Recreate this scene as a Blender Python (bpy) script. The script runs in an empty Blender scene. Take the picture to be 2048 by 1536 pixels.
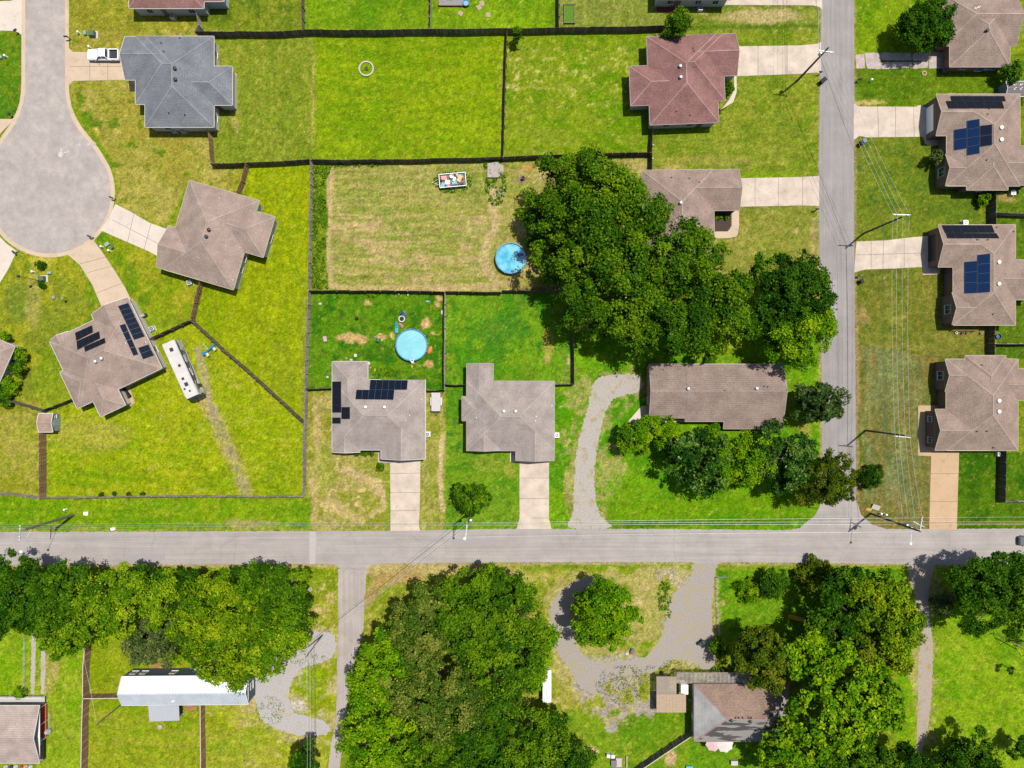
import bpy, math, random
import numpy as np
from mathutils import Vector, Matrix

H = 125.0            # drone height (m)
SC = 10.5            # photo pixels per metre on the ground
E = 2.75             # brightness of a white horizontal sheet at this exposure
EXPO = 0.85
rnd = random.Random(7)
scene = bpy.context.scene
C = scene.collection
PI = math.pi

def U(px, py, z=0.0):
    k = (H - z) / H / SC
    return Vector(((px - 1024) * k, (768 - py) * k, z))

def lin(c):
    c = c / 255.0
    return c / 12.92 if c <= 0.04045 else ((c + 0.055) / 1.055) ** 2.4

def S(r, g, b, k=1.0):
    return (lin(r) / E * k, lin(g) / E * k, lin(b) / E * k, 1.0)

# ------------------------------------------------------------------ materials
MATS = {}
def nodes_of(name):
    m = bpy.data.materials.new(name); m.use_nodes = True
    nt = m.node_tree
    b = nt.nodes['Principled BSDF']
    return m, nt, b

def mat(name, col, rough=0.7, metal=0.0, noise=0.0, scale=4.0, spec=0.3, big=0.0, bigscale=0.4, bump=0.0):
    if name in MATS: return MATS[name]
    m, nt, b = nodes_of(name)
    N, L = nt.nodes, nt.links
    b.inputs['Roughness'].default_value = rough
    b.inputs['Metallic'].default_value = metal
    b.inputs['Specular IOR Level'].default_value = spec
    b.inputs['Base Color'].default_value = col
    if noise or big:
        tc = N.new('ShaderNodeTexCoord')
        prev = None
        for amt, sc, det in ((noise, scale, 3.0), (big, bigscale, 4.0)):
            if not amt: continue
            nz = N.new('ShaderNodeTexNoise'); nz.inputs['Scale'].default_value = sc; nz.inputs['Detail'].default_value = det
            L.new(tc.outputs['Object'], nz.inputs['Vector'])
            mr = N.new('ShaderNodeMapRange'); mr.inputs['From Min'].default_value = .25; mr.inputs['From Max'].default_value = .75
            mr.inputs['To Min'].default_value = 1 - amt; mr.inputs['To Max'].default_value = 1 + amt
            L.new(nz.outputs['Fac'], mr.inputs['Value'])
            if prev is None: prev = mr.outputs[0]
            else:
                mu = N.new('ShaderNodeMath'); mu.operation = 'MULTIPLY'
                L.new(prev, mu.inputs[0]); L.new(mr.outputs[0], mu.inputs[1]); prev = mu.outputs[0]
        if name.startswith('concrete'):     # tyre rubber, damp and oil stains
            nz = N.new('ShaderNodeTexNoise'); nz.inputs['Scale'].default_value = .8; nz.inputs['Detail'].default_value = 8; nz.inputs['Roughness'].default_value = .7
            L.new(tc.outputs['Object'], nz.inputs['Vector'])
            mr = N.new('ShaderNodeMapRange'); mr.inputs['From Min'].default_value = .54; mr.inputs['From Max'].default_value = .72; mr.inputs['To Min'].default_value = 1; mr.inputs['To Max'].default_value = .74
            L.new(nz.outputs['Fac'], mr.inputs['Value'])
            mu = N.new('ShaderNodeMath'); mu.operation = 'MULTIPLY'; L.new(prev, mu.inputs[0]); L.new(mr.outputs[0], mu.inputs[1]); prev = mu.outputs[0]
        vm = N.new('ShaderNodeVectorMath'); vm.operation = 'SCALE'
        vm.inputs[0].default_value = col[:3]
        L.new(prev, vm.inputs['Scale']); L.new(vm.outputs[0], b.inputs['Base Color'])
        if bump:
            bp = N.new('ShaderNodeBump'); bp.inputs['Strength'].default_value = bump; bp.inputs['Distance'].default_value = .05
            L.new(prev, bp.inputs['Height']); L.new(bp.outputs[0], b.inputs['Normal'])
    MATS[name] = m
    return m

def shingle(name, c1, c2, speck=0.28):
    """asphalt shingles: courses lie at constant height, speckle between two granule colours, broad weathering"""
    if name in MATS: return MATS[name]
    m, nt, b = nodes_of(name); N, L = nt.nodes, nt.links
    b.inputs['Roughness'].default_value = .9; b.inputs['Specular IOR Level'].default_value = .15
    tc = N.new('ShaderNodeTexCoord')
    n1 = N.new('ShaderNodeTexNoise'); n1.inputs['Scale'].default_value = 3.6; n1.inputs['Detail'].default_value = 3; n1.inputs['Roughness'].default_value = .75
    L.new(tc.outputs['Object'], n1.inputs['Vector'])
    cr = N.new('ShaderNodeValToRGB'); cr.color_ramp.elements[0].position = .27; cr.color_ramp.elements[1].position = .73
    cr.color_ramp.elements[0].color = c1; cr.color_ramp.elements[1].color = c2
    L.new(n1.outputs['Fac'], cr.inputs['Fac'])
    n2 = N.new('ShaderNodeTexNoise'); n2.inputs['Scale'].default_value = .45; n2.inputs['Detail'].default_value = 5
    L.new(tc.outputs['Object'], n2.inputs['Vector'])
    mr = N.new('ShaderNodeMapRange'); mr.inputs['From Min'].default_value = .3; mr.inputs['From Max'].default_value = .7
    mr.inputs['To Min'].default_value = .8; mr.inputs['To Max'].default_value = 1.14
    L.new(n2.outputs['Fac'], mr.inputs['Value'])
    sx = N.new('ShaderNodeSeparateXYZ'); L.new(tc.outputs['Object'], sx.inputs[0])
    ml = N.new('ShaderNodeMath'); ml.operation = 'MULTIPLY'; ml.inputs[1].default_value = 2 * PI / .105
    L.new(sx.outputs['Z'], ml.inputs[0])
    sn = N.new('ShaderNodeMath'); sn.operation = 'SINE'; L.new(ml.outputs[0], sn.inputs[0])
    m2 = N.new('ShaderNodeMapRange'); m2.inputs['From Min'].default_value = -1; m2.inputs['From Max'].default_value = 1
    m2.inputs['To Min'].default_value = .86; m2.inputs['To Max'].default_value = 1.06
    L.new(sn.outputs[0], m2.inputs['Value'])
    mu = N.new('ShaderNodeMath'); mu.operation = 'MULTIPLY'; L.new(mr.outputs[0], mu.inputs[0]); L.new(m2.outputs[0], mu.inputs[1])
    vm = N.new('ShaderNodeVectorMath'); vm.operation = 'SCALE'
    L.new(cr.outputs['Color'], vm.inputs[0]); L.new(mu.outputs[0], vm.inputs['Scale'])
    L.new(vm.outputs[0], b.inputs['Base Color'])
    MATS[name] = m
    return m

def asphalt(name, col, crack=.35, streak='x'):
    m, nt, b = nodes_of(name); N, L = nt.nodes, nt.links
    b.inputs['Roughness'].default_value = .88; b.inputs['Specular IOR Level'].default_value = .2
    tc = N.new('ShaderNodeTexCoord')
    def noise(sc, det, lo, hi, vec=None, a=.3, z=.7, rough=.6):
        n = N.new('ShaderNodeTexNoise'); n.inputs['Scale'].default_value = sc; n.inputs['Detail'].default_value = det; n.inputs['Roughness'].default_value = rough
        L.new(vec or tc.outputs['Object'], n.inputs['Vector'])
        r = N.new('ShaderNodeMapRange'); r.inputs['From Min'].default_value = a; r.inputs['From Max'].default_value = z
        r.inputs['To Min'].default_value = lo; r.inputs['To Max'].default_value = hi
        L.new(n.outputs['Fac'], r.inputs['Value']); return r.outputs[0]
    mp = N.new('ShaderNodeMapping'); mp.inputs['Scale'].default_value = (.03, 1.2, 1) if streak == 'x' else ((1.2, .03, 1) if streak == 'y' else (.5, .5, 1))
    L.new(tc.outputs['Object'], mp.inputs['Vector'])
    parts = [noise(7, 3, .88, 1.1), noise(.25, 6, .87, 1.1), noise(1.5, 4, .86, 1.09, mp.outputs[0])]
    # fine cracks: thin cell borders, broken up
    vo = N.new('ShaderNodeTexVoronoi'); vo.feature = 'DISTANCE_TO_EDGE'; vo.inputs['Scale'].default_value = .16
    wn = N.new('ShaderNodeTexNoise'); wn.inputs['Scale'].default_value = .6; wn.inputs['Detail'].default_value = 4
    L.new(tc.outputs['Object'], wn.inputs['Vector'])
    wm = N.new('ShaderNodeVectorMath'); wm.operation = 'MULTIPLY_ADD'; wm.inputs[1].default_value = (2.2, 2.2, 0)
    L.new(wn.outputs['Color'], wm.inputs[0]); L.new(tc.outputs['Object'], wm.inputs[2])
    L.new(wm.outputs[0], vo.inputs['Vector'])
    cr = N.new('ShaderNodeMapRange'); cr.inputs['From Min'].default_value = .0; cr.inputs['From Max'].default_value = .018
    cr.inputs['To Min'].default_value = 1 - crack; cr.inputs['To Max'].default_value = 1
    L.new(vo.outputs['Distance'], cr.inputs['Value'])
    parts.append(cr.outputs[0])
    prev = parts[0]
    for p in parts[1:]:
        mu = N.new('ShaderNodeMath'); mu.operation = 'MULTIPLY'; L.new(prev, mu.inputs[0]); L.new(p, mu.inputs[1]); prev = mu.outputs[0]
    vm = N.new('ShaderNodeVectorMath'); vm.operation = 'SCALE'; vm.inputs[0].default_value = col[:3]
    L.new(prev, vm.inputs['Scale']); L.new(vm.outputs[0], b.inputs['Base Color'])
    return m

def attr_mat(name, rough=.9, fine=.0, spec=.1, translucent=0.0):
    m, nt, b = nodes_of(name); N, L = nt.nodes, nt.links
    b.inputs['Roughness'].default_value = rough; b.inputs['Specular IOR Level'].default_value = spec
    at = N.new('ShaderNodeAttribute'); at.attribute_name = 'Col'
    src = at.outputs['Color']
    if fine:
        tc = N.new('ShaderNodeTexCoord')
        prev = None
        for sc, lo, hi, ro in ((3.2, 1 - fine, 1 + fine, .7), (.9, 1 - fine * .55, 1 + fine * .5, .6), (.2, .93, 1.07, .5)):
            n = N.new('ShaderNodeTexNoise'); n.inputs['Scale'].default_value = sc; n.inputs['Detail'].default_value = 4; n.inputs['Roughness'].default_value = ro
            L.new(tc.outputs['Object'], n.inputs['Vector'])
            r = N.new('ShaderNodeMapRange'); r.inputs['From Min'].default_value = .28; r.inputs['From Max'].default_value = .72
            r.inputs['To Min'].default_value = lo; r.inputs['To Max'].default_value = hi; r.clamp = False
            L.new(n.outputs['Fac'], r.inputs['Value'])
            if prev is None: prev = r.outputs[0]
            else:
                mu = N.new('ShaderNodeMath'); mu.operation = 'MULTIPLY'; L.new(prev, mu.inputs[0]); L.new(r.outputs[0], mu.inputs[1]); prev = mu.outputs[0]
        vm = N.new('ShaderNodeVectorMath'); vm.operation = 'SCALE'
        L.new(src, vm.inputs[0]); L.new(prev, vm.inputs['Scale']); src = vm.outputs[0]
        bp = N.new('ShaderNodeBump'); bp.inputs['Strength'].default_value = .5; bp.inputs['Distance'].default_value = .06
        L.new(prev, bp.inputs['Height']); L.new(bp.outputs[0], b.inputs['Normal'])
    L.new(src, b.inputs['Base Color'])
    if translucent:
        tr = N.new('ShaderNodeBsdfTranslucent'); L.new(src, tr.inputs['Color'])
        mx = N.new('ShaderNodeMixShader'); mx.inputs[0].default_value = translucent
        out = N['Material Output']
        L.new(b.outputs[0], mx.inputs[1]); L.new(tr.outputs[0], mx.inputs[2]); L.new(mx.outputs[0], out.inputs['Surface'])
    return m

# ------------------------------------------------------------------ mesh builder
class MB:
    def __init__(s): s.v = []; s.f = []; s.m = []
    def add(s, vs, fs, mi=0):
        o = len(s.v); s.v += [tuple(x) for x in vs]
        s.f += [tuple(i + o for i in f) for f in fs]; s.m += [mi] * len(fs)
        return s
    def box(s, c, d, rz=0.0, mi=0, taper=1.0, tilt=None):
        x, y, z = d[0] / 2, d[1] / 2, d[2] / 2
        vs = []
        for sz in (-1, 1):
            t = taper if sz > 0 else 1
            for sx, sy in ((-1, -1), (1, -1), (1, 1), (-1, 1)): vs.append(Vector((sx * x * t, sy * y * t, sz * z)))
        M = Matrix.Rotation(rz, 3, 'Z')
        if tilt: M = M @ Matrix.Rotation(tilt[1], 3, tilt[0])
        vs = [M @ p + Vector(c) for p in vs]
        return s.add(vs, [(3, 2, 1, 0), (4, 5, 6, 7), (0, 1, 5, 4), (1, 2, 6, 5), (2, 3, 7, 6), (3, 0, 4, 7)], mi)
    def bar(s, p, q, w, h, mi=0):
        """sheared box along p-q: horizontal width w, hanging h below the line"""
        p, q = Vector(p), Vector(q); d = (q - p); d.z = 0
        if d.length < 1e-5: return s
        n = Vector((-d.y, d.x, 0)).normalized() * (w / 2)
        dz = Vector((0, 0, -h))
        vs = [p - n + dz, p + n + dz, q + n + dz, q - n + dz, p - n, p + n, q + n, q - n]
        return s.add(vs, [(0, 1, 2, 3), (7, 6, 5, 4), (1, 0, 4, 5), (2, 1, 5, 6), (3, 2, 6, 7), (0, 3, 7, 4)], mi)
    def tube(s, pts, rad, n=8, mi=0, cap=True):
        pts = [Vector(p) for p in pts]
        if not hasattr(rad, '__len__'): rad = [rad] * len(pts)
        vs = []; fs = []
        for i, p in enumerate(pts):
            d = (pts[min(i + 1, len(pts) - 1)] - pts[max(i - 1, 0)])
            d = d.normalized() if d.length > 1e-6 else Vector((0, 0, 1))
            up = Vector((0, 0, 1)) if abs(d.z) < .95 else Vector((1, 0, 0))
            a = d.cross(up).normalized(); b = d.cross(a).normalized()
            for k in range(n):
                t = 2 * PI * k / n
                vs.append(p + (a * math.cos(t) + b * math.sin(t)) * rad[i])
        for i in range(len(pts) - 1):
            for k in range(n):
                k2 = (k + 1) % n
                fs.append((i * n + k, i * n + k2, (i + 1) * n + k2, (i + 1) * n + k))
        if cap:
            fs.append(tuple(range(n - 1, -1, -1))); fs.append(tuple((len(pts) - 1) * n + k for k in range(n)))
        return s.add(vs, fs, mi)
    def cyl(s, c, r, h, n=16, mi=0, r2=None, sx=1.0, sy=1.0, rz=0.0):
        r2 = r if r2 is None else r2
        vs = []
        for rr, zz in ((r, 0), (r2, h)):
            for k in range(n):
                t = 2 * PI * k / n
                x, y = math.cos(t) * rr * sx, math.sin(t) * rr * sy
                vs.append((c[0] + x * math.cos(rz) - y * math.sin(rz), c[1] + x * math.sin(rz) + y * math.cos(rz), c[2] + zz))
        fs = [(k, (k + 1) % n, n + (k + 1) % n, n + k) for k in range(n)] + [tuple(range(n - 1, -1, -1)), tuple(range(n, 2 * n))]
        return s.add(vs, fs, mi)
    def lathe(s, c, prof, n=24, mi=0, axis='z'):
        vs = []; fs = []
        for r, z in prof:
            for k in range(n):
                t = 2 * PI * k / n; a, b = math.cos(t) * r, math.sin(t) * r
                vs.append((c[0] + a, c[1] + b, c[2] + z) if axis == 'z' else ((c[0] + z, c[1] + a, c[2] + b) if axis == 'x' else (c[0] + a, c[1] + z, c[2] + b)))
        for i in range(len(prof) - 1):
            for k in range(n): fs.append((i * n + k, i * n + (k + 1) % n, (i + 1) * n + (k + 1) % n, (i + 1) * n + k))
        return s.add(vs, fs, mi)
    def prism(s, poly, z0, z1, mi=0):
        n = len(poly)
        a = sum(poly[i][0] * poly[(i + 1) % n][1] - poly[(i + 1) % n][0] * poly[i][1] for i in range(n))
        if a < 0: poly = poly[::-1]
        vs = [(p[0], p[1], z0) for p in poly] + [(p[0], p[1], z1) for p in poly]
        fs = [tuple(range(n - 1, -1, -1)), tuple(range(n, 2 * n))] + [(i, (i + 1) % n, n + (i + 1) % n, n + i) for i in range(n)]
        return s.add(vs, fs, mi)
    def loft(s, secs, mi=0, cap=True):
        """closed sections with equal vertex counts"""
        n = len(secs[0]); vs = [p for sec in secs for p in sec]; fs = []
        for i in range(len(secs) - 1):
            for k in range(n): fs.append((i * n + k, i * n + (k + 1) % n, (i + 1) * n + (k + 1) % n, (i + 1) * n + k))
        if cap: fs += [tuple(range(n - 1, -1, -1)), tuple((len(secs) - 1) * n + k for k in range(n))]
        return s.add(vs, fs, mi)
    def sheet(s, poly, z, mi=0):
        n = len(poly)
        a = sum(poly[i][0] * poly[(i + 1) % n][1] - poly[(i + 1) % n][0] * poly[i][1] for i in range(n))
        if a < 0: poly = poly[::-1]
        return s.add([(p[0], p[1], z) for p in poly], [tuple(range(n))], mi)

def mk(name, mb, m, parent=None, loc=None, smooth=False, rz=0.0):
    me = bpy.data.meshes.new(name)
    me.from_pydata(mb.v, [], mb.f)
    for x in (m if isinstance(m, (list, tuple)) else [m]): me.materials.append(x)
    me.polygons.foreach_set('material_index', mb.m)
    if smooth: me.polygons.foreach_set('use_smooth', [True] * len(mb.f))
    me.update()
    o = bpy.data.objects.new(name, me); C.objects.link(o)
    if parent: o.parent = parent
    if loc is not None: o.location = loc
    if rz: o.rotation_euler.z = rz
    return o

def tag(o, label, cat, group=None):
    o['label'] = label; o['category'] = cat
    if group: o['group'] = group
    return o

def thing(name, label, cat, loc=(0, 0, 0), rz=0.0, group=None):
    o = bpy.data.objects.new(name, None); C.objects.link(o)
    o.empty_display_size = .3
    o.location = loc; o.rotation_euler = (0, 0, rz)
    return tag(o, label, cat, group)

def struct(name, mb, m):
    o = mk(name, mb, m); o['kind'] = 'structure'; return o

def dup(root, loc, rz, label, group=None):
    def cp(o, par):
        c = o.copy(); C.objects.link(c)
        if par: c.parent = par
        for ch in kids.get(o.name, []): cp(ch, c)
        return c
    kids = {}
    for o in bpy.data.objects:
        if o.parent: kids.setdefault(o.parent.name, []).append(o)
    r = cp(root, None); r.location = loc; r.rotation_euler = (0, 0, rz); r['label'] = label
    if group: r['group'] = group
    return r

# shared materials
white_trim = mat('white_trim', (.42, .41, .385, 1), .5)
cream_trim = mat('cream_trim', S(238, 226, 190), .6)
brown_trim = mat('brown_trim', (.12, .09, .075, 1), .6)
taupe_trim = mat('taupe_trim', (.24, .21, .19, 1), .6)
glass = mat('window_glass', (.03, .045, .055, 1), .06, spec=.8)
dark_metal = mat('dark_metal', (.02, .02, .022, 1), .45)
black_plastic = mat('black_plastic', (.012, .013, .016, 1), .7, spec=.15)
grey_metal = mat('grey_metal', (.32, .33, .34, 1), .4, .4)
galv = mat('galvanised', (.5, .52, .54, 1), .35, .6)
white_paint = mat('white_paint', (.75, .75, .73, 1), .35, spec=.5)
wire_mat = mat('wire_aluminium', (.42, .42, .41, 1), .4, .3)
cable_mat = mat('black_cable', (.06, .065, .07, 1), .5)
rubber = mat('rubber', (.015, .015, .015, 1), .8)
wood_grey = mat('weathered_wood', S(150, 135, 120), .9, noise=.25, scale=5, big=.15, bigscale=.8)
wood_pale = mat('pale_wood', S(205, 180, 150), .9, noise=.2, scale=4)
wood_new = mat('new_wood', S(196, 140, 92), .85, noise=.2, scale=4)
pole_wood = mat('pole_wood', (.075, .06, .05, 1), .9, noise=.3, scale=3)
concrete = mat('concrete', S(238, 219, 199), .9, noise=.08, scale=5, big=.2, bigscale=.45)
concrete_sand = mat('concrete_sand', S(236, 210, 180), .9, noise=.05, scale=6, big=.08, bigscale=.3)
concrete_tan = mat('concrete_tan', S(228, 194, 152), .9, noise=.05, scale=6, big=.08, bigscale=.3)
concrete_white = mat('concrete_bright', S(248, 232, 214), .9, noise=.05, scale=6, big=.07, bigscale=.3)
concrete_old = mat('concrete_old', S(214, 196, 186), .95, noise=.22, scale=3, big=.2, bigscale=.9)
joint_dark = mat('joint', S(120, 108, 96), .95, noise=.3, scale=5)
leaf_mat = attr_mat('foliage', .75, 0, .05, .18)
bark = mat('bark', (.07, .055, .045, 1), .95, noise=.3, scale=4)
# ------------------------------------------------------------------ value noise
def vnoise(x, y, seed):
    r = np.random.RandomState(seed).rand(256, 256).astype(np.float32)
    xi = np.floor(x).astype(int); yi = np.floor(y).astype(int)
    fx = x - xi; fy = y - yi
    fx = fx * fx * (3 - 2 * fx); fy = fy * fy * (3 - 2 * fy)
    a = r[xi & 255, yi & 255]; b = r[(xi + 1) & 255, yi & 255]; c = r[xi & 255, (yi + 1) & 255]; d = r[(xi + 1) & 255, (yi + 1) & 255]
    return (a * (1 - fx) + b * fx) * (1 - fy) + (c * (1 - fx) + d * fx) * fy
def fbm(x, y, seed, oct=4, gain=.55):
    t = 0; a = 1; s = 0
    for i in range(oct):
        t = t + a * vnoise(x * 2 ** i + 17.3 * i, y * 2 ** i + 5.1 * i, seed + i); s += a; a *= gain
    return t / s
def sstep(a, b, x):
    t = np.clip((x - a) / (b - a), 0, 1); return t * t * (3 - 2 * t)
def inpoly(X, Y, poly):
    m = np.zeros(X.shape, bool); n = len(poly)
    for i in range(n):
        x1, y1 = poly[i]; x2, y2 = poly[(i + 1) % n]
        if y1 == y2: continue
        c = ((y1 > Y) != (y2 > Y)) & (X < (x2 - x1) * (Y - y1) / (y2 - y1) + x1)
        m ^= c
    return m
def segdist(X, Y, pts):
    d = np.full(X.shape, 1e9, np.float32)
    for (x1, y1), (x2, y2) in zip(pts[:-1], pts[1:]):
        dx, dy = x2 - x1, y2 - y1; l = dx * dx + dy * dy
        t = np.clip(((X - x1) * dx + (Y - y1) * dy) / max(l, 1e-6), 0, 1)
        d = np.minimum(d, np.hypot(X - x1 - t * dx, Y - y1 - t * dy))
    return d

# ------------------------------------------------------------------ the lawn: one sheet to the horizon, grass / dry grass / bare soil by vertex colour
xs = np.concatenate([[-3000, -900, -350, -180, -125], np.arange(-104, 104.01, .27), [125, 180, 350, 900, 3000]]).astype(np.float32)
ys = np.concatenate([[-3000, -900, -350, -150, -95], np.arange(-78, 78.01, .27), [95, 150, 350, 900, 3000]]).astype(np.float32)
GX, GY = np.meshgrid(xs, ys)
PX = GX * SC + 1024; PY = 768 - GY * SC
WX = PX + (fbm(PX / 26, PY / 26, 3) - .5) * 16 + (fbm(PX / 7, PY / 7, 9, 3) - .5) * 9
WY = PY + (fbm(PX / 26, PY / 26, 33) - .5) * 16 + (fbm(PX / 7, PY / 7, 39, 3) - .5) * 9
N1 = fbm(PX / 90, PY / 90, 101, 5); N2 = fbm(PX / 30, PY / 30, 121, 5, .65); N3 = fbm(PX / 9, PY / 9, 141, 4, .7); N4 = fbm(PX / 14, PY / 14, 161, 4, .7)
NF = np.random.RandomState(5).rand(*PX.shape).astype(np.float32)
COL = np.zeros(PX.shape + (3,), np.float32)
def cc(c): return np.array([lin(v) / E for v in c], np.float32)
def mix(mask, col):
    global COL
    COL = COL * (1 - mask[..., None]) + cc(col) * mask[..., None]
def rect(x0, y0, x1, y1): return [(x0, y0), (x1, y0), (x1, y1), (x0, y1)]
def zone(poly, a, b, c=None, sc=None, ck=.25, warp=0.15, lo=.4, hi=.6):
    """grass of two tones by mid noise, with a share ck of a third (dry / weed) tone in small clumps"""
    X = PX + (WX - PX) * warp; Y = PY + (WY - PY) * warp
    m = inpoly(X, Y, poly).astype(np.float32)
    t = sstep(lo, hi, N1 * .45 + N2 * .55 if sc is None else (fbm(PX / sc, PY / sc, 77, 5)))
    mix(m * (1 - t), a); mix(m * t, b)
    mix(m * .0, a)
    if c: mix(m * sstep(.5 + (.5 - ck) * .35, .62 + (.5 - ck) * .35, N4 * .6 + N3 * .4), c)
def blob(x, y, rx, ry, col, k=1.0, rot=0, soft=.35):
    dx, dy = WX - x, WY - y
    c, s = math.cos(rot), math.sin(rot)
    d = np.hypot((dx * c + dy * s) / rx, (-dx * s + dy * c) / ry) + (N3 - .5) * .5
    mix(k * (1 - sstep(1 - soft, 1 + soft * .3, d)), col)
def speckle(poly, col, thr=.6, k=.8, n=None):
    m = inpoly(WX, WY, poly).astype(np.float32)
    mix(m * k * sstep(thr, thr + .06, N3 if n is None else n), col)
def stroke(pts, w, col, k=1.0, soft=.5, warp=.5):
    X = PX + (WX - PX) * warp; Y = PY + (WY - PY) * warp
    d = segdist(X, Y, pts) / (w / 2) + (N3 - .5) * .5 * warp * 2
    mix(k * (1 - sstep(1 - soft, 1 + soft * .4, d)), col)
def stripes(poly, ang, per, col, k=.35, bend=6):
    c, s = math.cos(ang), math.sin(ang)
    u = -PX * s + PY * c + (N1 - .5) * bend * 4
    v = PX * c + PY * s
    w = fbm(v / 60, u / per, 55, 3)
    mix(inpoly(WX, WY, poly).astype(np.float32) * k * sstep(.5, .62, w), col)

COL[:] = cc((128, 160, 28)); t0 = sstep(.35, .65, N1); mix(t0 * .6, (150, 172, 40)); mix(.5 * sstep(.55, .7, N4), (112, 146, 24))
# top row of back yards
zone(rect(139, -30, 400, 62), (150, 150, 45), (172, 168, 62), (112, 140, 30), ck=.3)
zone(rect(395, -30, 602, 60), (98, 128, 28), (128, 148, 38), (150, 158, 50), ck=.25)
zone(rect(604, -30, 859, 58), (100, 152, 12), (124, 168, 18), (84, 134, 14), ck=.3)
zone(rect(861, -30, 1117, 57), (110, 160, 14), (132, 176, 20), (90, 140, 14), ck=.3)
zone(rect(1119, -30, 1325, 54), (112, 138, 44), (134, 152, 62), (158, 166, 84), ck=.3)
zone(rect(1325, -30, 1645, 66), (112, 140, 40), (140, 156, 62), (170, 166, 92), ck=.3)
blob(1530, 32, 85, 16, (206, 184, 128), .8); blob(1470, 36, 60, 8, (190, 176, 110), .6); stroke([(1325, 56), (1640, 52)], 9, (84, 124, 22), .8)
stripes(rect(1119, -20, 1325, 54), PI / 2, 5, (160, 168, 86), .3)
# front yards on the round street
zone([(139, 62), (430, 62), (430, 325), (490, 330), (475, 390), (380, 360), (330, 455), (232, 412), (232, 330), (139, 190)], (168, 160, 62), (182, 172, 82), (118, 146, 26), ck=.34)
for x, y, a, b in [(228, 245, 12, 10), (262, 290, 14, 8), (232, 330, 12, 10), (325, 306, 10, 8), (176, 235, 14, 22), (192, 250, 14, 12), (160, 190, 8, 20), (215, 205, 7, 6), (262, 200, 4, 4), (310, 300, 6, 6), (150, 140, 8, 14)]:
    blob(x, y, a, b, (92, 138, 16), .85)
blob(194, 262, 7, 6, (228, 206, 96), .8); blob(150, 84, 9, 6, (96, 136, 22), .8)
zone(rect(-30, 62, 44, 240), (84, 138, 22), (118, 150, 28), (70, 122, 24), ck=.3)
zone(rect(-30, -30, 45, 2), (104, 130, 22), (130, 150, 30))
zone([(430, 64), (628, 64), (622, 322), (424, 326)], (122, 148, 36), (140, 160, 46), (158, 164, 66), ck=.3)
stripes([(430, 64), (632, 64), (628, 322), (424, 326)], PI / 2, 7, (106, 142, 34), .5); stroke([(630, 95), (628, 240), (640, 310)], 13, (168, 166, 76), .6); stroke([(627, 130), (624, 290)], 4, (206, 196, 104), .5)
blob(470, 240, 9, 26, (194, 180, 104), .55); blob(665, 85, 10, 6, (214, 190, 80), .6)
zone([(632, 66), (1011, 64), (1004, 312), (632, 318)], (118, 160, 6), (144, 176, 12), (104, 150, 8), ck=.3)
stroke([(1003, 90), (1003, 300)], 6, (196, 178, 96), .5)
stripes([(632, 66), (1011, 64), (1004, 312), (632, 318)], 0, 9, (112, 156, 8), .35)
zone([(1016, 64), (1300, 66), (1300, 302), (1009, 312)], (104, 152, 8), (132, 164, 24), (160, 172, 60), ck=.2)
stripes([(1016, 64), (1300, 66), (1300, 302), (1009, 312)], 0, 9, (150, 164, 60), .35)
speckle(rect(1016, 95, 1290, 215), (212, 202, 120), .64, .5); speckle(rect(1012, 100, 1060, 180), (216, 200, 130), .58, .55); stroke([(1014, 176), (1110, 176)], 5, (208, 198, 116), .4)
zone([(1300, 60), (1644, 60), (1640, 300), (1640, 345), (1300, 345), (1300, 250)], (112, 146, 28), (138, 156, 44), (158, 164, 66), ck=.32)
blob(1420, 322, 120, 12, (190, 178, 96), .5); blob(1340, 338, 40, 8, (206, 180, 110), .7); stripes(rect(1310, 260, 1640, 345), 0, 9, (120, 140, 50), .3)
zone([(1430, 410), (1640, 410), (1640, 560), (1430, 560)], (136, 150, 58), (158, 160, 74), (184, 170, 98), ck=.34)
stripes(rect(1430, 410, 1640, 550), 0, 7, (112, 138, 44), .4); stroke([(1628, 440), (1625, 540)], 12, (196, 168, 110), .7)
# dry mown back yard with the junk trailer
zone([(655, 334), (1300, 316), (1300, 470), (1200, 600), (640, 582), (650, 520)], (200, 176, 116), (174, 170, 90), (144, 162, 66), ck=.46)
stripes([(655, 334), (1015, 322), (1015, 580), (650, 580)], 0, 5, (136, 156, 60), .85, 2)
stripes([(655, 334), (1000, 322), (1000, 570), (660, 570)], 0, 11, (150, 166, 78), .7, 2); stripes([(655, 334), (1015, 322), (1015, 580), (650, 580)], 0, 4, (222, 190, 140), .25)
stroke([(662, 345), (656, 480), (660, 566), (700, 576), (990, 574)], 14, (222, 188, 138), .6); stroke([(985, 380), (990, 450), (965, 520), (990, 560)], 22, (216, 186, 134), .7)
blob(780, 420, 18, 10, (132, 160, 70), .7); blob(1055, 335, 12, 6, (224, 160, 92), .8); blob(1046, 360, 12, 9, (150, 130, 110), .9); blob(1020, 380, 20, 26, (152, 166, 70), .7)
zone([(621, 330), (668, 330), (650, 360), (655, 440), (652, 540), (660, 580), (617, 580)], (108, 146, 22), (132, 158, 34), (76, 112, 20), ck=.45, warp=.6)
blob(1060, 600, 60, 26, (110, 90, 60), .8)
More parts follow.
